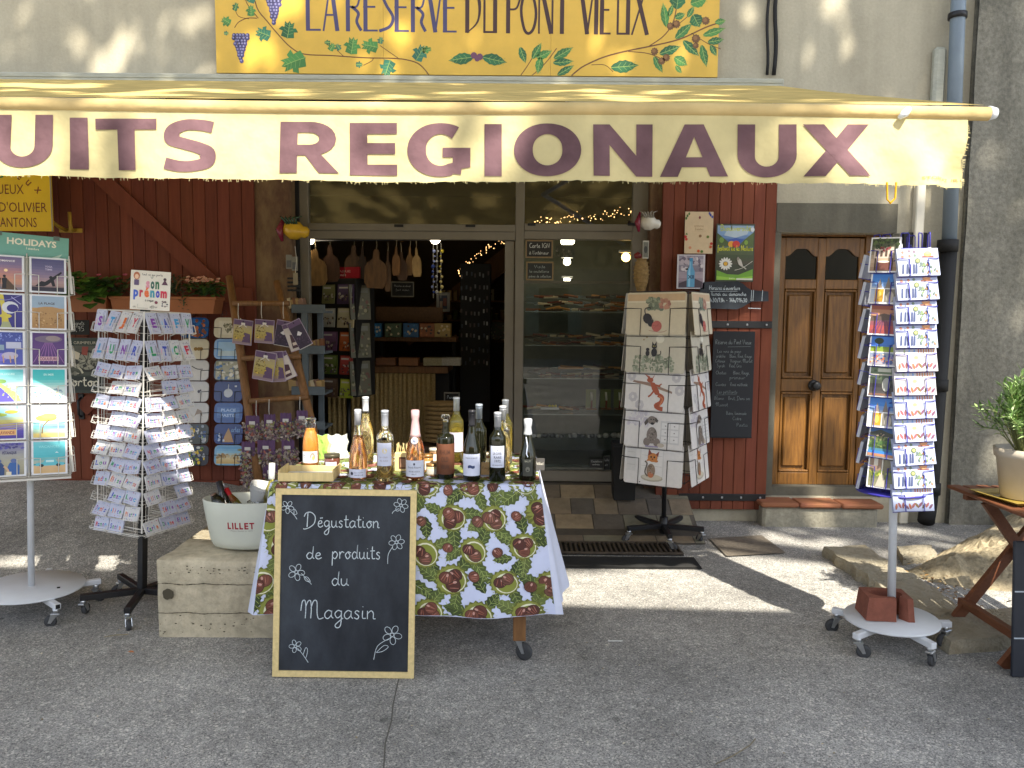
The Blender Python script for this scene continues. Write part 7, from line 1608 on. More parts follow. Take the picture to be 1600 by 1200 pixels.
def tray(c, i):
    base = [['#20508a', '#c9c0a8', '#c6c2bc', '#c4c0ba', '#c2beb8', '#3a3f38', '#323a44'], ['#cfc8b2', '#8fb0d8', '#5f6a78', '#202f6a', '#3a5a98', '#1f3a78', '#7fb0d0']][c][i]
    a = Art(.215, .155, GLOSS, H(base), .012, .035)
    if c == 1 and i == 0: a.rect(.16, .16, .84, .84, H('#d8d2c0')); a.blot(.36, .26, .64, .7, 30, [H('#8a8a78'), H('#a39f8a'), H('#6f7060')], (.02, .05), 1)
    elif c == 1 and i == 1: a.rect(.1, .1, .9, .9, H('#5f90cc')); a.rect(.14, .14, .86, .86, H('#9fc0de')); a.rect(.14, .14, .86, .4, H('#b8cbd6'))
    elif c == 1 and i == 2: a.rect(.06, .06, .94, .94, H('#a8a48c')); a.blot(.1, .1, .9, .9, 50, [H('#c8c0a0'), H('#6a7a88'), H('#8a8a70'), H('#d8d4c4'), H('#4a6fa0')], (.03, .08), 2)
    elif c == 1 and i == 3: a.ell(.5, .42, .16, .22, H('#b5b8bf')); a.line([(.5, .62), (.5, .86)], .025, H('#b5b8bf')); a.rect(.72, .72, .8, .8, H('#c0c4d0'))
    elif c == 1 and i == 4: a.rect(.1, .1, .9, .9, H('#2c4a8a')); a.grad(.1, .1, .9, .9, [H('#2c4a8a'), H('#5a80b8'), H('#2f5090')], 6); a.txt('PLACE', .24, .56, .76, .14, H('#a9bfe0'), .03); a.txt('PASTIS', .24, .3, .76, .14, H('#a9bfe0'), .03)
    elif c == 1 and i == 5: a.poly_([(.3, .1), (.7, .1), (.6, .5), (.5, .8), (.4, .5)], H('#b08a5a')); a.blot(.1, .1, .4, .5, 12, [H('#2f60a8'), H('#b8c4d8')], (.03, .06), 4); a.pen('Arles', .6, .6, .92, .14, .02, H('#7aa0d0'))
    elif c == 1: a.grad(.08, .08, .92, .92, [H('#c8a868'), H('#d8c898'), H('#8fc0d8'), H('#5fa0d0')], 8); a.blot(.1, .3, .9, .55, 24, [H('#c8b890'), H('#a88a5a')], (.03, .06), 6)
    elif i in (1, 2, 3, 4):
        if i == 1: [a.ell(x, .5, .07, .09, H('#8a6a3a')) for x in (.55, .66, .74)]
        if i == 2: a.line([(.4, .7), (.6, .56), (.8, .56)], .03, H('#3a3a3a'), 3)
        if i == 3: a.ell(.66, .5, .05, .08, H('#3a3034')); a.ell(.72, .56, .03, .05, H('#3a3034'))
        if i == 4: a.poly_([(.5, .3), (.6, .7), (.75, .6), (.8, .3), (.7, .45), (.58, .42)], H('#8d7a66'))
    else: a.blot(.1, .1, .9, .9, 40, [H('#d8b83a'), H('#6a8a3a'), H('#9aa0a8'), H('#2a4a7a'), H('#c8c8c0')] if i else [H('#b06a4a'), H('#2a6ab0'), H('#7a4a3a')], (.03, .08), i)
    return a
TN = [['blue tray with a terracotta pattern', 'cream tray with brown mushrooms', 'cream tray with a dark line drawing', 'cream tray with a small black animal', 'cream tray with a horse', 'dark tray with yellow fruit', 'slate tray with a lemon pattern'], ['cream tray with a grey windmill drawing', 'sky blue tray with pale centre', 'grey tray with a village collage', 'navy tray with a white moon shape', 'blue tray reading PLACE PASTIS', 'dark blue tray with a golden figure', 'tray with a sandy beach view']]
for c, i, P in trs:
    o = tray(c, i).build('melamine_tray'); o.matrix_world = Mx.Translation(P + V((0, -.004, 0))) @ facing((0, 0, 0), 0, 12)
    tag(o, TN[c][i] + ', ' + ordn(i) + ' from the top', 'tray', 'melamine trays on the shutter rack')

# leaning ladder with sachets
ld = thing('wooden_ladder', 'rustic wooden display ladder leaning by the shop entrance', 'ladder', V((WX(400, 5.35, 640), 5.35, 0))); lo_ = V((WX(400, 5.35, 640), 5.35, 0))
def lp(px, py, Y): return W(px, py, Y) - lo_
for a_, b_ in (((358, 432, 5.75), (408, 775, 5.25)), ((432, 440, 5.75), (520, 790, 5.2))):
    mb = MB(); A, B = lp(*a_), lp(*b_); mb.tube([A, A.lerp(B, .3) + V((.004, 0, 0)), A.lerp(B, .7) - V((.004, 0, 0)), B], [.026, .030, .029, .031], WOODM, n=8); mb.build('rail', ld)
RUNG = [((364, 474, 5.66), (452, 474, 5.66)), ((378, 560, 5.5), (470, 557, 5.5)), ((390, 627, 5.42), (482, 620, 5.42))]
for a_, b_ in RUNG: mb = MB(); mb.tube([lp(*a_), lp(*b_)], .020, WOODM, n=8); mb.build('rung', ld)
LAVP, LAVD = H('#5f4868'), H('#382d40')
def sachet(px, py, w, h, spin, Y, label, kind, group):
    p = W(px, py, Y - .13); a = Art(w, h, PRINT, H('#a898ac'), .010); q = random.Random(px)
    if kind == 'yellow': a.grad(.02, .02, .98, .78, [H('#84708a'), H('#b09a48'), H('#b3a468'), H('#a89a7c')], 8); a.rect(.02, .78, .98, .98, LAVP); a.poly_([(.5, .1), (.94, .1), (.9, .45), (.6, .5)], LAVP); a.blot(.1, .2, .6, .7, 30, [H('#d8b84a'), H('#6a5a2a'), H('#8a7a4a')], (.02, .05), 3); a.rect(.4, .8, .6, .88, H('#d6d2cc')); a.line([(.3, .7), (.5, .82), (.7, .72)], .05, H('#cdc8c0'))
    elif kind == 'dark': a.rect(.02, .02, .98, .98, LAVD); a.rect(.02, .8, .98, .98, LAVP); a.poly_([(.3, .5), (.5, .62), (.7, .5), (.5, .44)], H('#d6d2d4')); a.blot(.08, .08, .92, .4, 30, [H('#2c2233'), H('#55405f')], (.02, .06), 5); a.rect(0, 0, 1, .02, H('#c9c6c4'))
    else: a.rect(.02, .02, .98, .98, H('#c9bfb8')); a.rect(.02, .84, .98, .98, LAVP); a.poly_([(.2, .1), (.7, .1), (.8, .5), (.3, .6)], H('#4a2f3a')); a.rect(.3, .2, .7, .3, H('#d8c8b8'))
    a.ell(.5, .93, .05, .03, H('#2a2030'))
    s = a.build('sachet'); s.matrix_world = facing(p, 0, -3, spin) ; return tag(s, label, 'sachet', group)
g_ = 'lavender sachets on the ladder'
sachet(379, 519, .135, .175, -7, 5.60, 'yellow and purple sachet leftmost on the upper rung', 'yellow', g_); sachet(413, 518, .135, .165, -4, 5.58, 'yellow and purple sachet second along the upper rung', 'yellow', g_)
sachet(443, 521, .115, .18, -10, 5.59, 'dark purple sachet hanging straight on the upper rung', 'dark', g_); sachet(468, 522, .10, .20, 27, 5.55, 'dark purple sachet tilted outward at the upper rung end', 'dark', g_); sachet(458, 526, .10, .20, 18, 5.57, 'white edged sachet behind the tilted dark sachet', 'pale', g_)
sachet(413, 572, .145, .20, -10, 5.45, 'big yellow sachet in front on the middle rung', 'yellow', g_); sachet(433, 573, .10, .21, 4, 5.47, 'narrow yellow sachet behind the front one on the middle rung', 'yellow', g_); sachet(445, 572, .10, .19, 24, 5.48, 'pale sachet with a brown picture tilted on the middle rung', 'pale', g_)
mb = MB()
for px, py in ((374, 478), (410, 476), (444, 476), (402, 630), (422, 628), (470, 624)): A = lp(px, py, 5.62 if py < 500 else 5.4); mb.tube([A + V((0, -.02, .02)), A + V((0, -.03, -.06)), A + V((.004, -.03, -.10))], .0025, WIRE, n=4)
mb.build('hanging_hook', ld)
POT = [H('#6a5a5a'), H('#8a7a74'), H('#7a5f6a'), H('#a09288'), H('#54484c'), H('#8a8a5a'), H('#9a5a50'), H('#4a3f50'), H('#b0a498')]
def potpourri(px, py, w, h, seed, label):
    t = thing('potpourri_bag', label, 'potpourri bag', W(px, py, 5.34), 'potpourri bags under the ladder'); q = random.Random(seed); mb = MB()
    for k in range(260):
        v = q.random(); u = q.uniform(-1, 1); bul = .35 + .65 * min(1, 2.2 * v) if False else (.5 + .5 * math.sin(min(1, (1 - v) * 1.15 + .15) * math.pi * .5))
        p = V((u * w / 2 * bul, -.035 * (1 - u * u) * bul + q.uniform(-.006, .006), -v * h)); d = V((q.uniform(-1, 1), q.uniform(-.5, .1), q.uniform(-1, 1))); leafcard(mb, p, d, V((0, -1, .2)), q.uniform(.016, .034), q.uniform(.010, .02), q.choice(POT))
    mb.build('dried_petals', t)
    mb = MB(); mb.add([((-.5 + i / 8) * w * .72, -.03 - .006 * math.sin(i * 2.2 + seed), .06 - .10 * j / 3 + .006 * math.sin(i * 3 + j)) for j in range(4) for i in range(9)], [(j * 9 + i, j * 9 + i + 1, j * 9 + i + 10, j * 9 + i + 9) for j in range(3) for i in range(8)], PAPER, H('#5f4468'), True); mb.box((-.02, -.044, 0), (.02, -.040, .022), PRINT, H('#c9c6c2')); mb.build('header_card', t)
potpourri(397, 662, .13, .12, 1, 'leftmost upper bag of dried petals below the lowest rung'); potpourri(424, 660, .11, .12, 2, 'second upper bag of dried petals below the lowest rung'); potpourri(449, 658, .11, .13, 3, 'third upper bag of dried petals with greenish petals'); potpourri(474, 654, .11, .12, 4, 'rightmost upper bag of dried petals near the juice bottle')
potpourri(390, 702, .13, .26, 5, 'leftmost lower bag of dried petals hanging near the ground'); potpourri(418, 700, .17, .14, 6, 'widest lower bag of dark dried petals'); potpourri(452, 700, .12, .16, 7, 'lower bag of brownish dried petals beside the juice bottle'); potpourri(425, 738, .14, .14, 8, 'lowest bag of bluish dried petals behind the tasting table')

# grey shelf at the left jamb
gs = thing('grey_shelf', 'grey painted open wooden shelf unit inside the doorway jamb', 'shelf', V((WX(483, 6.15, 600), 6.15, 0))); go = V((WX(483, 6.15, 600), 6.15, 0)); GSH = mat('blue_grey_paint', H('#596268'), .6, var=.15, vscale=8, bump=.06)
for px in (479, 503):
    mb = MB(); a = W(px, 690, 6.05 if px < 490 else 6.3) - go; b = W(px, 476, 6.05 if px < 490 else 6.3) - go; mb.box((a.x - .022, a.y - .02, -.0), (a.x + .022, a.y + .02, b.z), GSH, b=.003); mb.build('post', gs)
for i, py in enumerate((482, 546, 610, 664)):
    mb = MB(); a = W(456, py + 7, 6.04) - go; b = W(508, py - 6, 6.04) - go; mb.box((a.x, a.y - .0, a.z), (b.x, a.y + .26, a.z + .02), GSH, b=.003); mb.box((a.x, a.y - .012, a.z), (b.x, a.y, b.z), GSH, b=.003); mb.build('shelf_board', gs)
q = random.Random(77)
for i, (py, x0, x1) in enumerate(((474, 455, 478), (538, 488, 506), (601, 456, 478), (601, 486, 506))):
    n_ = 6
    for k in range(n_):
        p = W(x0 + (x1 - x0) * k / n_, py, 6.10); h = q.uniform(.05, .09); mb = MB(); mb.box((-.012, -.05, -h / 2), (.012, .05, h / 2), PRINT, q.choice([H('#a88a5a'), H('#7a4f34'), H('#c0b090'), H('#8a6a58')]), b=.002)
        o = mb.build('small_book', None, Mx.Translation(p) @ Mx.Rotation(R(q.uniform(-18, 4)), 4, 'Y')); tag(o, 'little tan booklet standing on the grey shelf, ' + ('upper' if i == 0 else 'middle' if i == 1 else 'lower left' if i == 2 else 'lower right') + ' row', 'booklet', 'booklets on the grey shelf')

# ceramics at the jambs
def ceramic_bird(px, py, Y, s, body, wing, label):
    t = thing('ceramic_bird', label, 'ornament', W(px, py, Y)); mb = MB()
    mb.T = Mx.Rotation(R(100), 4, 'Y'); mb.lathe([(0, -.11 * s), (.05 * s, -.09 * s), (.085 * s, -.03 * s), (.08 * s, .03 * s), (.05 * s, .07 * s), (.052 * s, .10 * s), (.03 * s, .125 * s), (0, .13 * s)], GLOSS, body, n=18); mb.T = Mx()
    mb.build('body', t); mb = MB()
    for k in range(5): mb.tube([(-.05 * s + .02 * k * s, -.06 * s, .05 * s), (-.09 * s + .03 * k * s, -.08 * s, .10 * s), (-.12 * s + .05 * k * s, -.05 * s, .12 * s)], [.012 * s, .01 * s, .003 * s], GLOSS, wing, n=6)
    mb.tube([(-.10 * s, 0, .11 * s), (-.13 * s, -.03 * s, .0), (-.11 * s, -.02 * s, -.10 * s)], [.01 * s, .035 * s, .012 * s], GLOSS, H('#7a2438'), n=8)
    mb.build('wing', t); return t
ceramic_bird(461, 360, 5.98, .85, H('#c9a02f'), H('#2f4a38'), 'yellow glazed ceramic bird on the left stone jamb under the awning')
ceramic_bird(1014, 348, 5.98, .7, H('#c9c4b8'), H('#8a8478'), 'white and red glazed ceramic bird on the right jamb')
mb = MB(); p = W(461, 385, 5.97); mb.tube([tuple(p), tuple(p + V((.01, 0, -.1))), tuple(p + V((0, 0, -.2)))], .002, WIRE, n=4); mb.box((p.x - .018, p.y - .004, p.z - .29), (p.x + .018, p.y + .002, p.z - .2), PAPER, H('#8a7f6a')); tag(mb.build('price_tag'), 'pale paper price tag on a string under the yellow bird', 'price tag')
ci = thing('woven_cicada', 'long woven wicker cicada hanging on the right jamb', 'ornament', W(1002, 428, 6.08)); mb = MB()
WICK = mat('wicker', H('#8d7246'), .75, var=.3, vscale=40, bump=.4, bscale=90)
mb.lathe([(0, -.15), (.03, -.14), (.055, -.06), (.058, .03), (.045, .09), (.03, .12), (0, .13)], WICK, n=14, sy=.5)
for k in range(9): a = -.13 + .03 * k; mb.lathe([(.058 * math.cos(a * 8) + .004, a), (.058 * math.cos(a * 8) + .008, a + .006), (.058 * math.cos(a * 8) + .004, a + .012)], WICK, n=14, sy=.5)
mb.build('woven_body', ci); mb = MB(); mb.lathe([(0, .11), (.03, .125), (.032, .15), (0, .17)], GLOSS, H('#7a2a2a'), n=12, ax=(-.03, 0)); mb.build('red_top', ci)
sheet('leaflet', 1004, 376, 1014, 404, 6.0, 'small framed grey print on the right jamb above the wicker cicada', 'print', lambda a: (a.rect(.1, .08, .9, .92, H('#6a6a60')), a.ell(.5, .5, .3, .2, H('#3a3a38'))), H('#a8a498'))
for px, py in ((452, 410), (461, 413)): sheet('pinned_card', px - 5, py - 12, px + 4, py + 10, 5.99, 'small grey card pinned on the left jamb, ' + ('left' if px < 455 else 'right') + ' of the pair', 'card', lambda a: a.rect(.1, .1, .9, .6, H('#55565a')), H('#77756c'))
o = thing('wire_card_clip', 'dark metal clip strip on the left jamb above the booklets', 'clip strip', W(460, 445, 6.0)); mb = MB()
for k in range(4): mb.box((-.05, -.02, -.05 + .03 * k), (.05, -.005, -.035 + .03 * k), BLACK, b=.003)
mb.build('clip', o)

# ---------------------------------------------------------------- inside the shop
def pend(px, py, Y, r, label, m=LAMP, half=True, name='ceiling_lamp'):
    t = thing(name, label, 'lamp', W(px, py, Y)); mb = MB()
    mb.lathe([(r, .01), (r, 0), (r * .92, -r * .4), (r * .65, -r * .78), (r * .3, -r * .97), (0, -r)] if half else [(0, -r), (r * .5, -r * .87), (r * .87, -r * .5), (r, 0), (r * .87, r * .5), (r * .5, r * .87), (0, r)], m, n=18); mb.build('bulb', t)
    mb = MB(); mb.box((-r * 1.6, -.03, .011 if half else r), (r * 1.6, .03, .03 if half else r + .02), WHITEM, b=.003); mb.build('lamp_base', t); return t
for lab, px, py, Y, r, m in (('lit half globe lamp above the big olive wood boards', 483, 374, 6.7, .045, LAMP), ('lit half globe lamp at the middle of the doorway', 680, 373, 6.7, .045, LAMP)): pend(px, py, Y, r, lab, m)
mb = MB(); mb.tube([tuple(W(476, 376, 6.75)), tuple(W(672, 374, 6.75))], .010, BLACK, n=6); tag(mb.build('hanging_rail'), 'dark rail across the doorway that carries the cutting boards', 'rail')
OLIVE = mat('olive_wood', None, .5, var=.35, vscale=9, stretch=(4, 1, 1))
BOARDS = [(482, 402, 20, 50, .0, '#b08a52', 'pale small handled board half behind the big olive board'), (494, 418, 32, 56, .0, '#a8804a', 'big light olive wood board nearest the left lamp'), (517, 412, 26, 56, .1, '#5a3a20', 'dark round shouldered board left of the doorway middle'), (552, 412, 26, 56, .0, '#6a4a28', 'brown board with pale edge, third from the left'), (566, 410, 12, 50, .0, '#4a3018', 'narrow dark board beside the pale edged board'), (587, 420, 34, 60, .0, '#7d562c', 'widest brown board at the middle of the rail'), (606, 424, 10, 62, .0, '#6f4b26', 'long thin board hanging right of the widest board'), (619, 408, 12, 44, .05, '#a06c34', 'small reddish board right of the long thin board'), (628, 416, 16, 44, .0, '#5a3a1c', 'small dark board tucked behind the reddish one'), (640, 408, 11, 44, .0, '#8a6434', 'slim brown board left of the palest board'), (651, 410, 14, 44, .0, '#c09a5c', 'palest small board at the right end of the rail')]
for px, py, w, h, tl, c, lab in BOARDS:
    Y = 6.75 + rnd.uniform(-.06, .06); p = W(px, py, Y); k = Y / FPX; mb = MB(); mb.T = facing(p, rnd.uniform(-12, 12), 0, rnd.uniform(-3, 3)); w_, h_ = w * k / 2, h * k / 2
    P = [(-w_ * .7, -h_), (w_ * .7, -h_), (w_, -h_ * .7), (w_, h_ * .05), (w_ * .8, h_ * .3), (w_ * .3, h_ * .5), (w_ * .26, h_ * .85), (w_ * .15, h_), (-w_ * .15, h_), (-w_ * .26, h_ * .85), (-w_ * .3, h_ * .5), (-w_ * .8, h_ * .3), (-w_, h_ * .05), (-w_, -h_ * .7)]
    mb.prism(P, -.008, .008, OLIVE, tuple(x * .62 for x in H(c))); mb.tube([(0, h_ * .85, .0), (.004, h_ + .04, 0), (0, h_ + .075, 0)], .002, PAPER, H('#b8a888'), n=4)
    tag(mb.build('cutting_board'), lab, 'cutting board', 'wooden boards hanging in the doorway')
# black stand of books with a red header
bs = thing('book_stand', 'black revolving stand of guide books under a red header inside the door', 'book stand', V((WX(545, 6.9, 640), 6.9, .28))); bo = V((WX(545, 6.9, 640), 6.9, .28))
zb0, zb1 = WZ(617, 6.9, 540) - .28, WZ(437, 6.9, 540) - .28
mb = MB(); mb.T = Mx.Rotation(R(-24), 4, 'Z'); mb.box((-.19, -.14, zb0), (.19, .14, zb1), BLACKM, b=.004); mb.build('body', bs); mb = MB(); mb.tube([(0, 0, 0), (0, 0, zb0)], .02, BLACK, n=10); mb.lathe([(.2, 0), (.2, .03), (0, .035)], BLACK, n=20); mb.build('pole', bs)
a = Art(.40, .095, PRINT, H('#a01826'), .02); a.txt('LIBRAIRIE', .22, .52, .78, .2, H('#d8b0a8'), .0); a.pen('régionale', .4, .2, .66, .14, .01, H('#d8b0a8')); a.rect(.62, 0, .63, 1, H('#7a1420')); a.build('red_header', bs, Mx.Rotation(R(-24), 4, 'Z') @ facing((0, -.11, zb1 + .055)))
BC = [['#7a7a50', '#4a3a58'], ['#a8a8a0', '#b8ae90'], ['#6a4a6a', '#a8582f'], ['#5a6a2f', '#9a3a34'], ['#5a4434', '#a8b83a']]
for i in range(5):
    for j in range(2):
        w, h = (.17, .17) if (i > 1) == (j == 0) else (.13, .165); a = Art(w, h, PRINT, H(BC[i][j]), .012); q = random.Random(i * 5 + j)
        a.grad(.05, .35, .95, .95, [H(BC[i][j]), tuple(min(.7, x * 1.6 + .05) for x in H(BC[i][j]))], 5); a.blot(.08, .08, .92, .5, 20, [H('#3a2f2a'), H('#8a7a60'), H('#5a4a58'), H('#c0b8a8')], (.03, .09), i); a.rect(.1, .78, .7, .86, H('#d6d2c8'))
        o = a.build('guide_book'); o.matrix_world = Mx.Translation(bo) @ Mx.Rotation(R(-24), 4, 'Z') @ facing((-.095 + .18 * j, -.152, zb1 - .13 - .205 * i), 0, 6); tag(o, 'guide book with %s cover, %s row of the black stand' % (['an olive', 'a violet', 'a grey', 'a cream', 'a lilac', 'an orange', 'a green', 'a red', 'a brown', 'a lime'][i * 2 + j], ordn(i)), 'book', 'guide books on the black stand')
    o = None
for i in range(3):
    a = Art(.2, .30, PRINT, H('#5c5a4a'), .02); a.blot(.08, .08, .92, .7, 24, [H('#7a7a60'), H('#4a4a30'), H('#6a4a40'), H('#8a8468')], (.04, .1), i + 20); a.rect(.08, .78, .9, .92, H('#6d6f68'))
    o = a.build('guide_book'); o.matrix_world = Mx.Translation(bo) @ Mx.Rotation(R(-24), 4, 'Z') @ Mx.Rotation(R(66), 4, 'Z') @ facing((0, -.21, zb1 - .2 - .33 * i), 0, 5); tag(o, 'tall dim guide book, %s on the right side of the black stand' % ('top', 'middle', 'lowest')[i], 'book', 'guide books on the black stand')
def d3(a): a.rect(.05, .08, .95, .92, H('#1b1a18')); a.pen('Planches en olivier', .14, .66, .86, .06, .01, CW_); a.pen('fait main', .2, .4, .8, .07, .01, CW_)
sheet('framed_chalk_sign', 611, 440, 647, 464, 8.2, 'small chalk sign in a pale frame hung inside the shop', 'chalk sign', d3, H('#8a8474'))
sheet('framed_picture', 682, 457, 703, 487, 8.6, 'white framed abstract picture on the inner shop wall', 'picture', lambda a: (a.rect(.2, .15, .8, .85, H('#3a3f58')), a.rect(.5, .3, .75, .7, H('#8a4a3a')), a.rect(.25, .2, .45, .55, H('#c0a890'))), H('#a8a49c'))
# counter with a curtain, table with boxes
ct = thing('shop_counter', 'dark counter with a gathered beige curtain inside the shop', 'counter', V((WX(632, 7.6, 600), 7.6, .28))); co = V((WX(632, 7.6, 600), 7.6, .28))
mb = MB(); a, b = W(560, 582, 7.5), W(700, 576, 7.5); mb.box((a.x - co.x, -.12, a.z - .28), (b.x - co.x, .5, b.z - .28 + .02), WOODM, b=.004); mb.box((a.x - co.x, .05, 0), (b.x - co.x, .48, a.z - .28), BLACKM); mb.build('counter_top', ct)
mb = MB(); x0, x1 = WX(512, 7.5, 600) - co.x, WX(680, 7.5, 600) - co.x; z1 = a.z - .285; nx = 160
mb.add([(x0 + (x1 - x0) * i / nx, -.10 - .014 * math.sin(i * .9 + .6 * math.sin(i * .23)) - .005 * math.sin(i * 2.1), z) for z in (0.0, z1 * .5, z1) for i in range(nx + 1)], [(j * (nx + 1) + i, j * (nx + 1) + i + 1, (j + 1) * (nx + 1) + i + 1, (j + 1) * (nx + 1) + i) for j in range(2) for i in range(nx)], mat('beige_print_curtain', H('#a08a5c'), .9, var=.35, vscale=55), (1, 1, 1), True); mb.build('curtain', ct)
st_ = thing('display_table', 'dark wooden display shelf holding decorated boxes in the shop', 'shelf', V((WX(640, 7.9, 530), 7.9, .28))); so = V((WX(640, 7.9, 530), 7.9, .28))
mb = MB(); a, b = W(585, 533, 7.8), W(712, 527, 7.8); mb.box((a.x - so.x, -.1, a.z - .28), (b.x - so.x, .35, b.z - .28), WOODM, b=.003); mb.build('shelf_board', st_)
for px in (590, 706): mb = MB(); x = WX(px, 7.9, 540) - so.x; mb.box((x - .02, .25, 0), (x + .02, .3, a.z - .28), BLACKM); mb.build('leg', st_)
mb = MB(); a2, b2 = W(585, 502, 8.1), W(690, 480, 8.1); mb.box((a2.x - so.x, .3, a2.z - .28), (b2.x - so.x, .33, b2.z - .28), WOODC, H('#6a4a2c')); mb.build('back_panel', st_)
for px, w, c, lab in ((590, 14, '#2f6a98', 'round blue box at the left end of the inner shelf'), (615, 26, '#4a5a44', 'green printed box on the inner shelf'), (643, 24, '#2a5a88', 'bright blue box at the middle of the inner shelf'), (668, 24, '#8a4f2a', 'orange brown patterned box on the inner shelf'), (692, 26, '#9a8048', 'yellow floral box at the right end of the inner shelf')):
    p = W(px, 527, 7.75); k = 7.75 / FPX; mb = MB(); mb.box((-w * k / 2, -.05, .001), (w * k / 2, .08, 22 * k), PRINT, H(c), b=.006); q = random.Random(px)
    for i in range(12): x, z = q.uniform(-.4, .4) * w * k, q.uniform(.15, .85) * 22 * k; mb.add([(x + .012 * math.cos(j), -.0505 - .0001 * i, z + .012 * math.sin(j)) for j in range(6)], [tuple(range(6))], PRINT, q.choice([tuple(x * 1.6 for x in H(c)), H('#c9b890'), H('#3a2f28')]))
    tag(mb.build('decorated_box', None, Mx.Translation(p)), lab, 'box', 'boxes on the inner shelf')
for i, (px, c) in enumerate(((605, '#6a4428'), (640, '#7a4f2c'), (678, '#8a8468'), (706, '#9a968a'))):
    p = W(px, 574, 7.5); k = 7.5 / FPX; mb = MB(); mb.box((-15 * k, -.1, 0), (15 * k, .08, 12 * k), WOODC, H(c), b=.004); tag(mb.build('low_crate', None, Mx.Translation(p + V((0, 0, .022)))), 'low flat crate on the curtained counter, %s from the left' % ordn(i), 'crate', 'flat crates on the counter')
for i in range(9):
    p = W(691, 690 - 7.0 * i, 6.95); mb = MB(); w = .155 + .005 * math.sin(i * 2); mb.lathe([(w * .8, 0), (w, .006), (w, .034), (w * .97, .038), (w * .9, .03), (w * .75, .008)], WICK, n=26, sy=.6)
    for k in range(40): an = k * .157; mb.tube([(w * math.cos(an) * 1.005, .6 * w * math.sin(an) * 1.005, .004), (w * math.cos(an + .1) * 1.015, .6 * w * math.sin(an + .1) * 1.015, .036)], .003, WICK, n=4)
    tag(mb.build('wicker_basket', None, Mx.Translation(p) @ Mx.Rotation(rnd.uniform(-.06, .06), 4, 'Z')), 'shallow wicker basket in the stack behind the bottles, %s from the bottom' % ordn(i), 'basket', 'stacked wicker baskets')
mb = MB(); mb.T = Mx.Translation(W(690, 694, 6.95) - V((0, 0, .03))); mb.box((-.19, -.13, -.42), (.19, .13, .03), WOODC, H('#4a3626'), b=.005); tag(mb.build('basket_crate'), 'dark wooden crate carrying the stack of wicker baskets', 'crate')
sn = thing('counter_sign', 'small black sign in a grey frame behind the wicker baskets', 'sign', facing(W(706, 622, 7.2))); mb = MB(); mb.box((-.075, -.055, -.01), (.075, .055, 0), mat('grey_frame', H('#77736a'), .5), b=.004); mb.build('frame', sn); mb = MB(); mb.box((-.062, -.042, .0005), (.062, .042, .004), BLACKM); hand(mb, 'Panier', -.045, -.005, .045, .014, .0044, .003, CHALK, CKC); mb.build('sign_face', sn)
bsf = thing('jar_shelf', 'dim wooden shelf of jars and packets at the back right of the shop', 'shelf', W(752, 560, 9.3)); bo_ = W(752, 560, 9.3); q = random.Random(44); k = 9.3 / FPX
for py in (532, 500, 470): mb = MB(); mb.box((-62 * k, -.05, (560 - py) * k - .02), (40 * k, .25, (560 - py) * k), WOODM, b=.003); mb.build('shelf_board', bsf)
for r_, py in enumerate((532, 500, 470)):
    for i in range(11):
        if r_ == 2 and i > 5: continue
        p = W(693 + 9.2 * i, py, 9.27); h = q.uniform(.07, .15); c = q.choice(['#8a6a34', '#6a3a24', '#5a6a34', '#a08a5a', '#7a2f24', '#c0a878', '#4a4a3a']); mb = MB(); r = q.uniform(.022, .032)
        mb.lathe([(r * .9, 0), (r, .008), (r, h * .8), (r * .8, h * .86)], GLOSS, H(c), n=10); mb.lathe([(r * .85, h * .84), (r * .88, h), (0, h)], FOIL, q.choice([H('#b8a468'), H('#8a8a86'), H('#5a3a2a')]), n=10)
        tag(mb.build('preserve_jar', None, Mx.Translation(p + V((0, 0, .002)))), 'preserve jar on the dim back shelf of the shop, %s shelf' % ('bottom', 'middle', 'top')[r_], 'jar', 'preserve jars on the back shelf')
# fairy lights, hanging ornaments, far stand
def fairy(name, label, pts, Y, n, amp):
    t = thing(name, label, 'string lights', W(pts[0][0], pts[0][1], Y)); o = W(pts[0][0], pts[0][1], Y); q = random.Random(n); c = MB(); b = MB()
    P = [W(x, y, Y) - o for x, y in smooth(pts, 6)]; c.tube(P, .002, BLACK, n=3)
    for k in range(n):
        i = q.uniform(0, len(P) - 1.01); p = P[int(i)].lerp(P[int(i) + 1], i % 1) + V((q.gauss(0, amp), q.gauss(0, .02), q.gauss(0, amp))); r = q.uniform(.003, .006)
        b.lathe([(0, -r), (r, 0), (0, r)], FAIRY, n=5, ax=(0, 0)) if False else b.add([p + V(d) * r for d in ((1, 0, 0), (0, 1, 0), (-1, 0, 0), (0, -1, 0), (0, 0, 1), (0, 0, -1))], [(0, 1, 4), (1, 2, 4), (2, 3, 4), (3, 0, 4), (1, 0, 5), (2, 1, 5), (3, 2, 5), (0, 3, 5)], FAIRY)
    c.build('cable', t); b.build('fairy_bulb', t)
fairy('fairy_lights', 'warm fairy lights rising along the stair beam in the shop', [(715, 428), (735, 408), (755, 392), (785, 379)], 8.6, 46, .018)
fairy('fairy_lights', 'warm fairy lights behind the transom window on the right', [(838, 346), (868, 344), (900, 339), (940, 336), (988, 332)], 7.0, 75, .022)
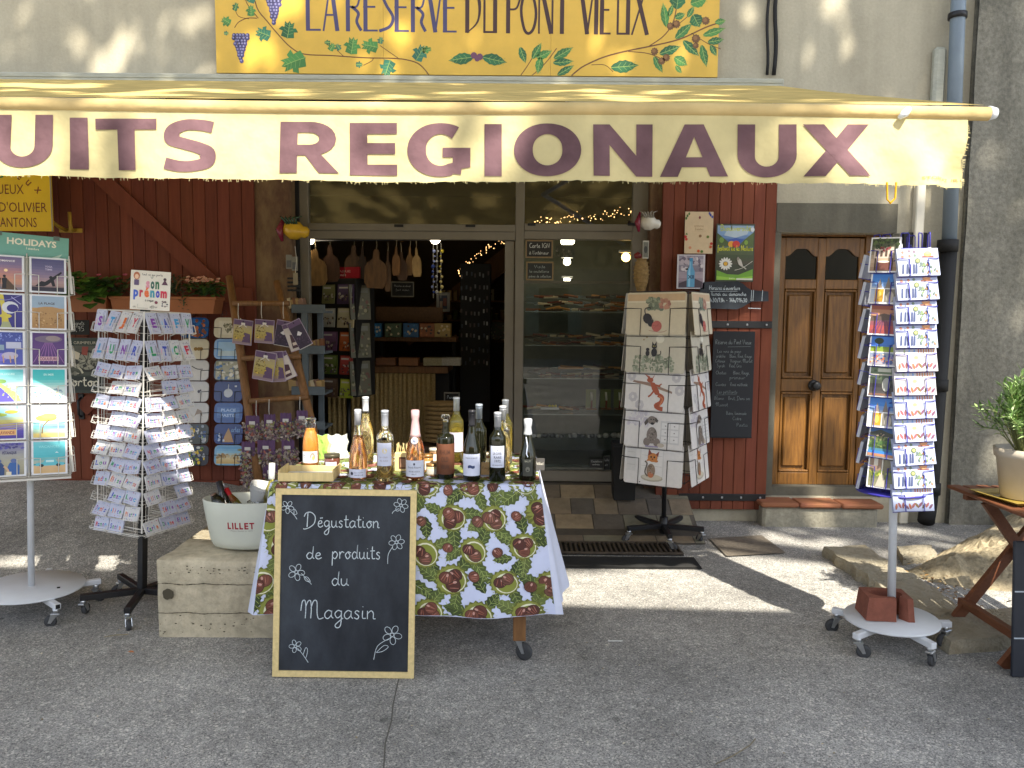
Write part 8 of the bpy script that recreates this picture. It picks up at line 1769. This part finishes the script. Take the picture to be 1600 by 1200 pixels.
for k, px in enumerate((677, 683, 689)):
    t = thing('hanging_ornament', ('blue', 'silver', 'yellow')[k] + ' beads threaded on a string by the doorway lamp', 'ornament', W(px, 376, 6.9), 'bead strings'); mb = MB(); L0 = WZ(376, 6.9) - WZ(466, 6.9); mb.tube([(0, 0, 0), (0, 0, -L0)], .0015, WIRE, n=3); mb.build('string', t)
    mb = MB(); q = random.Random(k)
    for i in range(9): z = -L0 * (.18 + .8 * i / 9); r = q.uniform(.008, .018); x = q.uniform(-.012, .012); mb.lathe([(0, z - r), (r * .7, z - r * .7), (r, z), (r * .7, z + r * .7), (0, z + r)], GLOSS, q.choice([[H('#3a4f98'), H('#8a96c8')], [H('#a8a8a8'), H('#50505a')], [H('#b8a83a'), H('#c8b878')]][k]), n=8, ax=(x, 0))
    mb.build('bead', t)
fs_ = thing('jewel_stand', 'dark tiered trinket stand deep in the shop below a small bright lamp', 'display stand', W(743, 600, 8.3)); fo = W(743, 600, 8.3); mb = MB(); q = random.Random(8); k = 8.3 / FPX
mb.box((-.16, -.1, -.4), (.16, .1, 190 * k * .98), BLACKM, b=.004); mb.build('tower', fs_); mb = MB()
for r_ in range(8):
    for i in range(7): x = -.14 + .045 * i + q.uniform(-.01, .01); z = .25 + .13 * r_ + q.uniform(-.02, .02); mb.box((x - .008, -.112, z - .02), (x + .008, -.1, z + .02), PRINT, q.choice([H('#77777a'), H('#3f4a5a'), H('#a8a8a8'), H('#5a4a4a')]))
mb.build('trinket_cards', fs_)  # rows of small trinket cards, thin boxes on the tower front
pend(747, 442, 8.3, .018, 'tiny bright lamp on top of the dark trinket stand', LAMP, False, 'small_lamp')
sheet('product_shelf', 764, 504, 790, 530, 8.8, 'dim row of green packets on the far right shelf in the shop', 'packets', lambda a: a.blot(.05, .05, .95, .9, 40, [H('#4a5a34'), H('#8a8460'), H('#6a4a3a')], (.03, .08), 9), H('#4c4a38'))
sheet('wall_print', 757, 452, 772, 470, 9.4, 'small mushroom print at the back wall of the shop', 'print', lambda a: (a.ell(.5, .6, .3, .16, H('#4a3a30')), a.rect(.44, .2, .56, .6, H('#7a6a58'))), H('#9a9888'))

# ---------------------------------------------------------------- right window: signs on the glass, knives on shelves
def d4(a): a.rect(.05, .08, .95, .92, H('#171615')); a.pen('Carte IGN', .14, .56, .9, .13, .014, CW_); a.pen("à l'intérieur", .14, .2, .86, .1, .012, CW_)
def d5(a): a.rect(.05, .08, .95, .92, H('#1d1f1c')); a.pen('Visite', .3, .66, .7, .08, .01, H('#9aa09a')); a.pen('la coutellerie', .12, .42, .84, .07, .01, H('#9aa09a')); a.pen('pièces de collection', .1, .16, .92, .07, .01, H('#9aa09a'))
sheet('window_chalk_sign', 821, 375, 864, 403, 6.19, 'wood framed chalk sign Carte IGN inside the right window', 'chalk sign', d4, H('#7a6444'))
sheet('window_chalk_sign', 822, 409, 865, 438, 6.19, 'wood framed chalk sign below Carte IGN in the right window', 'chalk sign', d5, H('#77623f'))
sheet('window_photo', 868, 384, 898, 402, 6.4, 'small dark photograph of a terrace hung in the right window', 'photo', lambda a: a.blot(.05, .05, .95, .7, 30, [H('#6a6458'), H('#3a3f34'), H('#8a8478')], (.03, .09), 9), H('#4a4d48'))
ln = thing('hanging_lantern', 'small white lit lantern at the top of the right window', 'lamp', W(887, 376, 6.55)); mb = MB(); mb.box((-.055, -.04, -.03), (.055, .04, .025), LAMP, b=.012); mb.build('shade', ln); mb = MB(); mb.box((-.062, -.045, .026), (.062, .045, .034), WHITEM); mb.build('cap', ln)
pend(886, 409, 6.7, .032, 'small warm globe lamp below the lantern in the right window', LAMP, False, 'globe_lamp'); pend(978, 402, 6.6, .038, 'amber globe lamp at the right end of the window', LAMPY, False, 'globe_lamp'); pend(886, 437, 6.8, .03, 'lit half globe lamp lowest in the right window', LAMP)
vt = thing('knife_showcase', 'tall dark showcase with glass shelves behind the right shop window', 'showcase', V((WX(902, 6.8, 600), 6.8, .28))); vo_ = V((WX(902, 6.8, 600), 6.8, .28)); xa, xb = WX(815, 6.85, 600) - vo_.x, WX(1005, 6.85, 600) - vo_.x
CASEB = mat('showcase_felt', H('#55594e'), .9, var=.2)
mb = MB(); mb.box((xa, .42, 0), (xb, .44, 2.05), CASEB); mb.box((xa, -.3, 0), (xb, .42, .09), CASEB); mb.build('back_panel', vt)
SHY = [487, 538, 588, 642]
for py in SHY: mb = MB(); z = WZ(py, 6.85, 900) - .28; mb.box((xa + .02, -.2, z - .006), (xb - .02, .4, z), mat('shelf_glass_%d' % py, (.55, .62, .58), .1, trans=.6)); mb.build('glass_shelf', vt)
mb = MB(); mb.box((xa, -.21, WZ(445, 6.85, 900) - .28), (xb, -.19, WZ(441, 6.85, 900) - .28), SHOPFR); mb.build('top_rail', vt)
STEEL = mat('polished_steel', H('#b8bcc0'), .18, metal=1); q = random.Random(15); KN = {}
def knife(c):
    if c not in KN:
        mb = MB(); mb.prism([(0, -.004), (.105, -.009), (.122, .003), (.09, .013), (0, .010)], -.001, .001, STEEL); hd = MB(); hd.box((-.13, -.010, -.007), (0, .011, .007), GLOSS, H(c), b=.004); KN[c] = (mb.data('blade'), hd.data('handle'))
    return KN[c]
for ri, (py, x0, x1, n, dz) in enumerate(((484, 836, 985, 12, .02), (474, 836, 985, 11, .05), (464, 836, 985, 10, .08), (535, 838, 985, 12, .02), (525, 838, 985, 11, .05), (585, 840, 985, 11, .02), (575, 850, 980, 10, .02), (636, 830, 910, 7, 0))):
    for k in range(n):
        p = W(x0 + (x1 - x0) * (k + .5) / n + q.uniform(-3, 3), py, 6.72 + .08 * (ri % 3)); c = q.choice(['#7a4a28', '#a0713c', '#3a2c22', '#b8a88a', '#5a2a22'])
        M = Mx.Translation(p) @ Mx.Rotation(R(q.uniform(-12, 12)), 4, 'Y') @ Mx.Rotation(R(-62), 4, 'X') @ Mx.Rotation(R(q.choice([0, 0, 180])), 4, 'Z')
        t = thing('folding_knife', 'folding knife laid out in the rows on the window shelves', 'knife', M, 'knives in the right window'); b_, h_ = knife(c)
        for nme, me in (('blade', b_), ('handle', h_)): o = bpy.data.objects.new(nme, me); C.objects.link(o); o.parent = t
for k, px in enumerate((924, 947, 968)):
    t = thing('standing_knife', 'upright knife with a pale handle on a small green stand, %s from the left' % ordn(k), 'knife', W(px, 640, 6.6), 'upright knives in the window'); mb = MB(); mb.box((-.045, -.02, 0), (.045, .05, .012), WOODM, b=.003); mb.prism([(-.04, .012), (.04, .012), (.04, .15), (-.04, .15)], .052, .056, PRINT, H('#58603a')) if False else mb.box((-.045, .05, .012), (.045, .056, .17), PRINT, H('#6a7038')); mb.build('stand', t)
    mb = MB(); mb.tube([(0, 0, .012), (.002, 0, .08)], .008, GLOSS, H('#7a3f2c'), n=7); mb.build('sheath', t); mb = MB(); mb.tube([(.002, 0, .08), (-.004, 0, .15)], .009, PRINT, H('#c9c4b0'), n=7); mb.build('handle', t)
for i in range(16):
    p = W(832 + 9.6 * i + q.uniform(-3, 3), 684, 6.5 + q.uniform(-.05, .1)); mb = MB(); r = q.uniform(.016, .03); mb.lathe([(r * .7, 0), (r, r * .5), (r * .9, r * 1.3), (r * .4, r * 1.6), (0, r * 1.6)], GLOSS, q.choice([H('#8a8a86'), H('#5a5a58'), H('#b0aca0')]), n=10); mb.tube([(r, 0, r * .5), (r * 1.7, 0, r), (r, 0, r * 1.4)], .003, GLOSS, H('#8a8a86'), n=5)
    tag(mb.build('pewter_trinket', None, Mx.Translation(p)), 'small grey pewter trinket in the lowest window row', 'trinket', 'trinkets at the foot of the window')
bx = thing('egg_tray', 'little clear tray with yellow eggs low in the right window', 'egg tray', W(859, 640, 6.6)); mb = MB(); mb.box((-.08, -.03, .002), (.08, .03, .022), mat('clear_plastic', (.8, .8, .8), .15, trans=.5), b=.003); mb.build('tray_body', bx)
mb = MB()
for k in range(3): mb.lathe([(0, .02), (.013, .028), (.013, .036), (0, .046)], GLOSS, H('#b8a83a'), n=10, ax=(-.0 + .025 * k, 0))
mb.build('egg', bx)
def d6(a): a.rect(.04, .06, .96, .94, H('#191918')); a.pen('Coutellerie', .12, .62, .88, .1, .014, CW_); a.pen('entrée', .2, .3, .7, .1, .014, CW_)
sheet('window_card', 921, 717, 944, 731, 6.19, 'small black handwritten card at the foot of the right window', 'card', d6, H('#2a2a28')); sheet('window_card', 942, 712, 954, 735, 6.185, 'narrow black card leaning beside the handwritten card', 'card', d6, H('#4a4a40'), a=25)
p = V((WX(974, 6.0, 760), 6.0, ramp(0, 6.0))); bn = thing('waste_bin', 'black square bin standing behind the placemat rack', 'bin', p); mb = MB(); zz = WZ(690, 6.0, 970) - p.z; mb.add([(x * .095 * f, y * .08 * f, z) for z, f in ((0, .86), (zz, 1), (zz, .93), (.02, .8)) for x, y in ((-1, -1), (1, -1), (1, 1), (-1, 1))], [(0, 3, 2, 1)] + [(4 * k + i, 4 * k + (i + 1) % 4, 4 * k + 4 + (i + 1) % 4, 4 * k + 4 + i) for k in range(3) for i in range(4)] + [(12, 13, 14, 15)], BLACKM); mb.build('bin_body', bn); mb = MB(); mb.box((-.1, -.085, zz - .03), (.1, -.078, zz - .005), BLACK, b=.002); mb.build('rim', bn)
# ---------------------------------------------------------------- right shutter: posters and boards
YR = YS - .06
def e1(a):
    a.txt('BOISSONS', .34, .64, .66, .035, H('#9a7a5a'), .0); a.pen('fraîches', .36, .56, .66, .03, .006, H('#8a6a4a')); a.line([(.25, .53), (.75, .53)], .004, H('#b8a080'))
    for x, y, c in ((.9, .92, '#3a4a98'), (.96, .88, '#4a5aa8'), (.86, .96, '#3a4a98'), (.08, .9, '#4a6a3a'), (.14, .95, '#5a7a44'), (.04, .84, '#4a6a3a'), (.52, .86, '#7a3a4a'), (.03, .4, '#b8343a'), (.06, .34, '#c8443a'), (.95, .24, '#b8342f'), (.93, .16, '#c05a3a'), (.5, .06, '#c85a2f'), (.62, .05, '#5a7a3a'), (.2, .14, '#c88a6a'), (.55, .42, '#8a6a4a'), (.82, .4, '#6a7a3a')): a.ell(x, y, .05 if y < .5 else .035, .035, H(c), 10)
    a.poly_([(.02, .46), (.08, .5), (.1, .44)], H('#4a7a3a'))
sheet('drinks_poster', 1069, 331, 1115, 396, YR, 'cream poster with berries along its edges on the right shutter', 'poster', e1, H('#cbb594'), PAPER, tilt=0)
def e2(a):
    a.grad(.03, .3, .97, .97, [H('#4a4436'), H('#3f4a2f'), H('#55603a'), H('#3f5f98'), H('#7a9ac0'), H('#8aa0b8')], 12); a.poly_([(.03, .6), (.03, .84), (.3, .7), (.4, .62)], H('#46562c')); a.poly_([(.97, .6), (.97, .86), (.72, .72), (.6, .62)], H('#4f5f32')); a.poly_([(.3, .72), (.5, .76), (.72, .73), (.6, .66), (.4, .66)], H('#3a55a0')); a.poly_([(.3, .92), (.2, .8), (.5, .76), (.8, .82), (.85, .9)], H('#a8b8c4'))
    a.pen('Biodiversité', .1, .88, .9, .05, .02, H('#b8c050')); a.ell(.4, .65, .09, .055, H('#d0922f')); a.ell(.52, .65, .1, .06, H('#c03a2c')); a.ell(.78, .68, .05, .04, H('#7a9a3a')); a.ell(.14, .72, .06, .05, H('#6a8a3a'))
    a.pen('Festival de la Nature', .04, .54, .97, .045, .016, H('#c8c83a'), 3)
    for k in range(14): t = k * .449; a.ell(.26 + .12 * math.cos(t), .31 + .075 * math.sin(t), .06, .018, H('#d6d4cc'), 8, t)
    a.ell(.26, .31, .05, .036, H('#d0a02f')); a.line([(.56, .4), (.62, .3), (.72, .26), (.8, .22)], .03, H('#a8a498'), 3); a.poly_([(.58, .42), (.66, .38), (.72, .26), (.6, .3)], H('#b8b2a8')); a.ell(.58, .4, .03, .03, H('#8a8074')); a.line([(.5, .2), (.7, .24), (.96, .36)], .012, H('#c8c4b4'), 3)
    a.poly_([(.03, .03), (.97, .03), (.97, .22), (.6, .12), (.3, .13), (.03, .2)], H('#6a9a2f')); a.poly_([(.03, .03), (.97, .03), (.97, .1), (.5, .06), (.03, .1)], H('#8ab83f')); a.txt('juin', .36, .05, .5, .025, H('#d8e0b8'), 0); a.rect(.55, .03, .97, .06, H('#c9ccb8')); a.ell(.93, .9, .05, .04, H('#c0c4c8'))
sheet('festival_poster', 1117, 350, 1180, 440, YR, 'nature festival poster with a daisy and green hills on the right shutter', 'poster', e2, H('#3a3f2f'))
def e3(a):
    a.grad(.06, .03, .94, .97, [H('#5a5062'), H('#8a7a88'), H('#a89aa4'), H('#6a6474'), H('#b0a8b0'), H('#807888')], 10); a.blot(.1, .55, .9, .92, 26, [H('#c8c0c4'), H('#b0a4ac'), H('#6a6070')], (.04, .09), 3); a.poly_([(.08, .05), (.92, .05), (.92, .2), (.6, .32), (.08, .16)], H('#4a3f4a'))
    a.poly_([(.36, .05), (.64, .05), (.64, .5), (.56, .66), (.55, .88), (.45, .88), (.44, .66), (.36, .5)], H('#5a9ac0')); a.poly_([(.41, .06), (.48, .06), (.48, .84), (.46, .84), (.45, .62), (.41, .5)], H('#8cc0dc')); a.rect(.44, .8, .56, .9, H('#3f86b0')); a.txt('XII', .39, .3, .61, .1, H('#2a3a58'), .03)
sheet('bottle_photo', 1057, 398, 1102, 451, YR, 'photo poster of a pale blue bottle on the right shutter', 'poster', e3, H('#c4c0c4'))
bb_ = thing('bottle_chalkboard', 'bottle shaped chalkboard with opening hours hung sideways on the right shutter', 'chalkboard', facing(W(1140, 462, YR))); k = YR / FPX
mb = MB(); P = [(1100, 441), (1152, 440), (1160, 443), (1168, 450), (1174, 453), (1200, 455), (1201, 470), (1174, 471), (1168, 475), (1160, 480), (1152, 483), (1100, 482), (1094, 478), (1094, 445)]
mb.prism([((x - 1140) * k, (462 - y) * k) for x, y in P][::-1], -.012, .0, SLATE); mb.build('board', bb_)
mb = MB(); h_ = lambda s, x0, y, x1, xh: hand(mb, s, (x0 - 1140) * k, (462 - y) * k, (x1 - 1140) * k, xh * k, .0008, .7 * k, CHALK, CKC, 3)
h_("Horaires d'ouverture", 1108, 453, 1156, 3.2); h_('lundi au dimanche', 1112, 462, 1166, 3); h_('10h30/13h - 14h/19h30', 1104, 472, 1168, 3.2); mb.strip([((1110 - 1140) * k, (462 - 455.5) * k), ((1152 - 1140) * k, (462 - 455) * k)], .5 * k, .0009, CHALK, CKC)
for x in (1174, 1177, 1191): mb.strip([((x - 1140) * k, 9 * k), ((x - 1140 - .6) * k, -8 * k)], .8 * k, .0009, CHALK, CKC)
mb.strip([((1170 - 1140) * k, (462 - 481) * k), ((1190 - 1140) * k, (462 - 481.5) * k)], 1 * k, -.011, CHALK, CKC); mb.build('chalk_writing', bb_)
def e5(a):
    z = H('#8f9696'); p = a.pen
    p('Réserve du Pont Vieux', .05, .88, .92, .022, .006, z); a.line([(.35, .855), (.9, .86)], .005, z)
    for t, x0, y, x1 in (('Les vins de pays', .1, .80, .68), ('Ardèche', .08, .755, .3), ('Blanc, Rosé, Rouge', .4, .755, .94), ('Coteaux', .06, .71, .3), ('Viognier, Merlot', .42, .71, .96), ('Syrah', .1, .665, .3), ('Rosé, Gris', .4, .665, .7), ('Chatus', .08, .60, .34), ('Blanc, Rouge,', .5, .6, .9), ('primeur', .42, .555, .8), ('Cuvées', .08, .49, .34), ('Rosé méthode', .44, .49, .86), ('Les pétillants', .12, .42, .62), ('Blanc', .06, .36, .3), ('Brut, Demi sec', .4, .36, .94), ('Muscat', .1, .30, .4), ('Bière, limonade', .36, .22, .86), ('Cidre', .52, .17, .74), ('Pastis', .62, .11, .9)): p(t, x0, y, x1, .016, .0045, z)
    a.line([(.1, .405), (.6, .41)], .004, z); a.rect(0, 0, 1, .012, H('#17181a')); 
sheet('menu_chalkboard', 1110, 518, 1180, 684, YR, 'tall black chalkboard list of wines on the right shutter', 'chalkboard', e5, H('#26282c'), PAPER, thick=.02)

# drain grating and ribbed doormat
def strip_obj(name, lab, cat, x0, x1, py0, py1, kind):
    y1, y0 = G(960, py0).y, G(960, py1).y; X0, X1 = x0, x1; t = thing(name, lab, cat, V(((X0 + X1) / 2, (y0 + y1) / 2, .0))); w = (X1 - X0) / 2; d = (y1 - y0) / 2
    mb = MB(); IR = BLACKM if kind == 'mat' else mat('rusty_iron', H('#4f463c'), .6, metal=.4, var=.4, vscale=20, bump=.2)
    if kind == 'grate':
        mb.box((-w, -d, .003), (w, d, .006), BLACKM); mb.build('pit', t); mb = MB()
        mb.box((-w, -d, .006), (w, -d + .02, .022), IR, b=.003); mb.box((-w, d - .02, .006), (w, d, .022), IR, b=.003); n = int(2 * w / .034)
        for i in range(n + 1): x = -w + .01 + i * (2 * w - .02) / n; mb.box((x - .008, -d + .02, .006), (x + .008, d - .02, .0205), IR, b=.002)
        mb.build('grate_bars', t)
    else:
        mb.box((-w, -d, .003), (w, d, .010), IR); mb.build('mat_base', t); mb = MB()
        for i in range(9): y = -d + .012 + i * (2 * d - .024) / 8; mb.box((-w + .004, y - .006, .010), (w - .004, y + .006, .019), IR, b=.002)
        mb.build('mat_rib', t)
    return t
strip_obj('drain_grate', 'long dark iron drain grating in front of the doorway', 'drain grate', WX(600, 5.3, 860), WX(1062, 5.3, 860), 850, 868, 'grate')
strip_obj('ribbed_mat', 'black ribbed rubber mat strip just outside the drain grating', 'doormat', WX(640, 5.05, 882), WX(1087, 5.05, 882), 873, 889, 'mat')

# stones, boulder
def slab(lab, pix, z, seed):
    q = random.Random(seed); top = []
    P = [G(x, y, z) for x, y in pix]; n = len(P); c = sum(P, V()) / n; rim = []
    for i in range(n):
        a, b = P[i], P[(i + 1) % n]
        for k in range(5): p = a.lerp(b, k / 5); rim.append(p + V((q.uniform(-.016, .016), q.uniform(-.016, .016), 0)))
    m = len(rim); vs = []
    for f, dz in ((1.02, -z - .02), (1.025, -z * .6), (1.0, -z * .25), (.985, -.002)):
        for p in rim: d = p - c; o = c + d * f; vs.append(V((o.x, o.y, z + dz + .010 * mnoise.noise(V((o.x * 9, o.y * 9, dz * 9 + seed))))))
    for f in (.7, .35):
        for p in rim: d = p - c; o = c + d * f; vs.append(V((o.x, o.y, z + .012 * mnoise.noise(V((o.x * 5, o.y * 5, seed))))))
    vs.append(V((c.x, c.y, z))); fs = [(L_ * m + i, L_ * m + (i + 1) % m, (L_ + 1) * m + (i + 1) % m, (L_ + 1) * m + i) for L_ in range(5) for i in range(m)] + [(5 * m + i, 5 * m + (i + 1) % m, 6 * m) for i in range(m)]
    mb = MB(); mb.add(vs, fs, STONE); tag(mb.build('paving_slab'), lab, 'stone slab', 'rough kerb slabs by the postcard rack')
slab('rough stone slab farthest along the kerb, near the oak door', [(1290, 854), (1348, 850), (1402, 884), (1438, 900), (1366, 906), (1340, 890)], .075, 1)
slab('rough stone slab in the middle of the kerb behind the postcard rack', [(1366, 909), (1436, 903), (1478, 930), (1500, 950), (1470, 962), (1420, 950)], .085, 2)
slab('nearest rough stone slab, below the wooden garden table', [(1440, 964), (1505, 953), (1640, 945), (1660, 985), (1480, 1000)], .07, 3)
slab('flat stone slab at the foot of the drainpipe', [(1398, 852), (1455, 850), (1462, 866), (1410, 872)], .05, 4)
mb = MB(); nx, ny = 80, 60; vs = []
BLD = plaster('boulder_stone', H('#a89a7e'), H('#756c57'), .1, 1.0, 34, .35)
def bld(u, v):
    y = 4.36 + 1.7 * v; x = 2.46 + max(0, y - 4.85) * 1.2 + 2.4 * u
    e = sm(0, .22, u + .10 * mnoise.noise(V((v * 5, 1, 2)))) * sm(0, .30, v + .05 * mnoise.noise(V((u * 6, 3, 2))))
    zt = .07 + .40 * sm(.02, .75, u * .62 + v * .20) + .10 * v
    p = V((x - .10 * (1 - v), y, -.03 + e * zt)); k = .07 * mnoise.noise(p * 3.2) + .045 * abs(mnoise.noise(p * 7)) + .022 * mnoise.noise(p * 17) + .014 * mnoise.noise(p * 40)
    return p + V((0, 0, k * e))
mb.add([bld(i / nx, j / ny) for j in range(ny + 1) for i in range(nx + 1)], [(j * (nx + 1) + i, j * (nx + 1) + i + 1, (j + 1) * (nx + 1) + i + 1, (j + 1) * (nx + 1) + i) for j in range(ny) for i in range(nx)], BLD)
tag(mb.build('boulder'), 'big rough pale boulder rising against the grey wall behind the garden table', 'boulder')
mb = MB(); q = random.Random(6)
for k in range(150):
    cx, cy = q.choice([(1440, 885), (1470, 925), (1500, 935), (1450, 905), (1430, 920)]); p = G(cx + q.gauss(0, 26), cy + q.gauss(0, 10), .03); p.z = q.uniform(.02, .05) if p.x > 2.2 else .012
    leafcard(mb, p, V((q.uniform(-1, 1), q.uniform(-1, 1), q.uniform(0, .3))), V((0, 0, 1)), q.uniform(.015, .045), q.uniform(.008, .02), q.choice([H('#6a4f30'), H('#8a6a40'), H('#a88a58'), H('#4a3a26')]))
tag(mb.build('leaf_litter'), 'dry brown leaf litter in the gap between slabs and boulder', 'leaf litter', None, 'stuff')
mb = MB()
for k in range(260): p = G(q.uniform(20, 1580), q.choice([q.uniform(900, 1195), q.gauss(838, 8), q.gauss(960, 30)])); p.z = gz(p.x, p.y) + .009; leafcard(mb, p, V((q.uniform(-1, 1), q.uniform(-1, 1), .05)), V((0, 0, 1)), q.uniform(.006, .016), q.uniform(.004, .010), q.choice([H('#8a7a58'), H('#b8a888'), H('#6a5a40'), H('#c8c0a8')]))
tag(mb.build('street_debris'), 'tiny scattered bits of leaf and grit on the asphalt', 'debris', None, 'stuff')
mb = MB(); a, b = G(163, 999), G(200, 995); mb.tube([a + V((0, 0, .012)), a.lerp(b, .5) + V((0, 0, .016)), b + V((0, 0, .012))], .0028, BARK, n=5); tag(mb.build('twig'), 'short brown twig lying on the asphalt left of the stone block', 'twig')
mb = MB(); leafcard(mb, G(200, 1022) + V((0, 0, .012)), V((1, .1, .1)), V((0, 0, 1)), .03, .02, H('#b5703a')); tag(mb.build('fallen_leaf'), 'single orange fallen leaf on the asphalt near the twig', 'leaf')
mb = MB(); a, b = G(950, 1004), G(973, 1005); mb.box((a.x, a.y - .004, .008), (b.x, a.y + .004, .011), PAPER, H('#c8c8c4')); tag(mb.build('white_stick'), 'thin white tasting stick dropped on the asphalt', 'stick')
mb = MB(); P = [G(x, y) + V((0, 0, .010)) for x, y in ((1118, 1198), (1145, 1185), (1172, 1168), (1180, 1158))]; mb.tube(P, .002, BARK, n=4); tag(mb.build('dry_stem'), 'thin dry stem on the asphalt at the lower edge', 'stem')

# ---------------------------------------------------------------- folding garden table, plant, black board
RW = mat('red_brown_slat', H('#6e432c'), .5, var=.22, vscale=6, stretch=(9, 1, 9), bump=.08)
gt = thing('folding_garden_table', 'reddish slatted wooden folding table with crossed legs at the right edge', 'table', V((2.6, 3.65, 0))); go = V((2.6, 3.65, 0))
zt2 = .735; tl = W(1478, 757, 4.14); X0, X1, Y0_, Y1_ = tl.x - 2.6, .45, -.52, tl.y - 3.65; zt2 = tl.z
for i in range(9):
    mb = MB(); w = (X1 - X0) / 9; x = X0 + i * w; mb.box((x + .004, Y0_, zt2 - .018), (x + w - .004, Y1_ - .01 * (i % 2), zt2), RW, b=.004); mb.build('slat', gt)
mb = MB()
for y in (Y0_ + .12, Y1_ - .16): mb.box((X0 + .02, y, zt2 - .05), (X1, y + .035, zt2 - .0185), RW, b=.003)
mb.build('cross_bar', gt)
for Y in (3.95, 3.49):
    for a_, b_ in (((2.31, .0), (2.82, zt2 - .04)), ((2.97, .0), (2.45, zt2 - .04))):
        mb = MB(); off = .012 if a_[0] < 2.5 else -.026; A = V((a_[0] - 2.6, Y - 3.65 + off, a_[1])); B = V((b_[0] - 2.6, Y - 3.65 + off, b_[1])); d = (B - A).normalized(); n = V((-d.z, 0, d.x)) * .026
        vs = [p + V((0, y, 0)) for y in (-.014, .014) for p in (A - n, B - n, B + n, A + n)]; mb.add(vs, [(0, 1, 2, 3), (4, 7, 6, 5), (0, 4, 5, 1), (1, 5, 6, 2), (2, 6, 7, 3), (3, 7, 4, 0)], RW); mb.build('leg', gt)
mb = MB(); mb.box((2.375 - 2.6, 3.46 - 3.65, .115), (2.415 - 2.6, 4.0 - 3.65, .155), RW, b=.003); mb.build('stretcher', gt)
mb = MB(); mb.tube([(2.36 - 2.6, -.4, zt2 - .06), (2.5 - 2.6, -.1, zt2 - .16), (2.7 - 2.6, .2, zt2 - .06)], .008, BLACK, n=5); mb.build('brace_rod', gt)
pt = V((WX(1598, 3.80, 740), 3.80, zt2))
mb = MB(); mb.T = Mx.Translation(pt + V((.0, 0, .002))) @ Mx.Rotation(R(8), 4, 'Z'); s = .165
mb.add([(-s * .8, -s * .8, 0), (s * .8, -s * .8, 0), (s * .8, s * .8, 0), (-s * .8, s * .8, 0), (-s, -s, .02), (s, -s, .02), (s, s, .02), (-s, s, .02), (-s + .012, -s + .012, .02), (s - .012, -s + .012, .02), (s - .012, s - .012, .02), (-s + .012, s - .012, .02), (-s * .78, -s * .78, .006), (s * .78, -s * .78, .006), (s * .78, s * .78, .006), (-s * .78, s * .78, .006)], [(0, 3, 2, 1), (12, 13, 14, 15)] + [(4 * k + i, 4 * k + (i + 1) % 4, 4 * k + 4 + (i + 1) % 4, 4 * k + 4 + i) for k in range(3) for i in range(4)], GLOSS, H('#96803a'))
tag(mb.build('yellow_saucer'), 'square yellow saucer under the white plant pot', 'saucer')
pp = thing('potted_shrub', 'narrow leaved green shrub in a white plastic pot on the garden table', 'potted plant', pt + V((0, 0, .010))); POTM = mat('off_white_pot', H('#aea595'), .5, var=.08, vscale=5); ph = WZ(703, 3.8, 1590) - zt2
mb = MB(); mb.lathe([(.085, 0), (.092, .004), (.118, ph * .8), (.128, ph * .82), (.134, ph), (.124, ph), (.112, ph * .8), (0, ph * .78)], POTM, n=36); mb.build('pot', pp)
mb = MB(); mb.lathe([(.113, ph * .86), (.06, ph * .9), (0, ph * .9)], mat('potting_soil', H('#3a2c20'), .95), n=20); mb.build('soil', pp)
fo_ = MB(); stm = MB(); q = random.Random(17)
for k in range(52):
    a = q.uniform(0, 6.28); e = q.uniform(.1, 1.0); tip = V((.26 * e * math.cos(a), .22 * e * math.sin(a), ph + .33 - .26 * e * e + q.uniform(-.05, .07))); b = V((.03 * math.cos(a), .03 * math.sin(a), ph * .9)); mid = b.lerp(tip, .5) + V((0, 0, .05)); ps = [b, mid, tip]; stm.tube(ps, [.004, .003, .0015], LEAF, H('#6a6f42'), n=4)
    for i in range(24):
        t = .3 + .7 * i / 24; p = (b.lerp(mid, t * 2) if t < .5 else mid.lerp(tip, t * 2 - 1)); d = (tip - b).normalized() * .7 + V((q.uniform(-1, 1), q.uniform(-1, 1), q.uniform(-.5, .8))) * .8; leafcard(fo_, p, d, V((0, 0, 1)), q.uniform(.04, .07), q.uniform(.010, .015), q.choice([H('#7d9a55'), H('#95b06e'), H('#64843f'), H('#a9c08a'), H('#4f7034')]))
fo_.build('foliage', pp); stm.build('stem', pp)
kb = thing('black_board', 'black board with white chalk lines standing before the garden table at the right edge', 'board', V((WX(1589, 3.40, 950), 3.40, 0)) ); mb = MB(); kz = WZ(840, 3.5, 1594); mb.T = Mx.Rotation(R(-4), 4, 'X'); mb.box((0, 0, .0), (.55, .018, kz), mat('navy_black_board', H('#20242e'), .5, var=.2), b=.004); mb.build('board', kb)
mb = MB(); mb.T = Mx.Rotation(R(-4), 4, 'X')
for py in (918, 988): z = WZ(py, 3.48, 1594); mb.box((.004, -.0012, z - .003), (.5, 0, z + .003), CHALK, H('#b0b8c0'))
mb.build('chalk_line', kb)
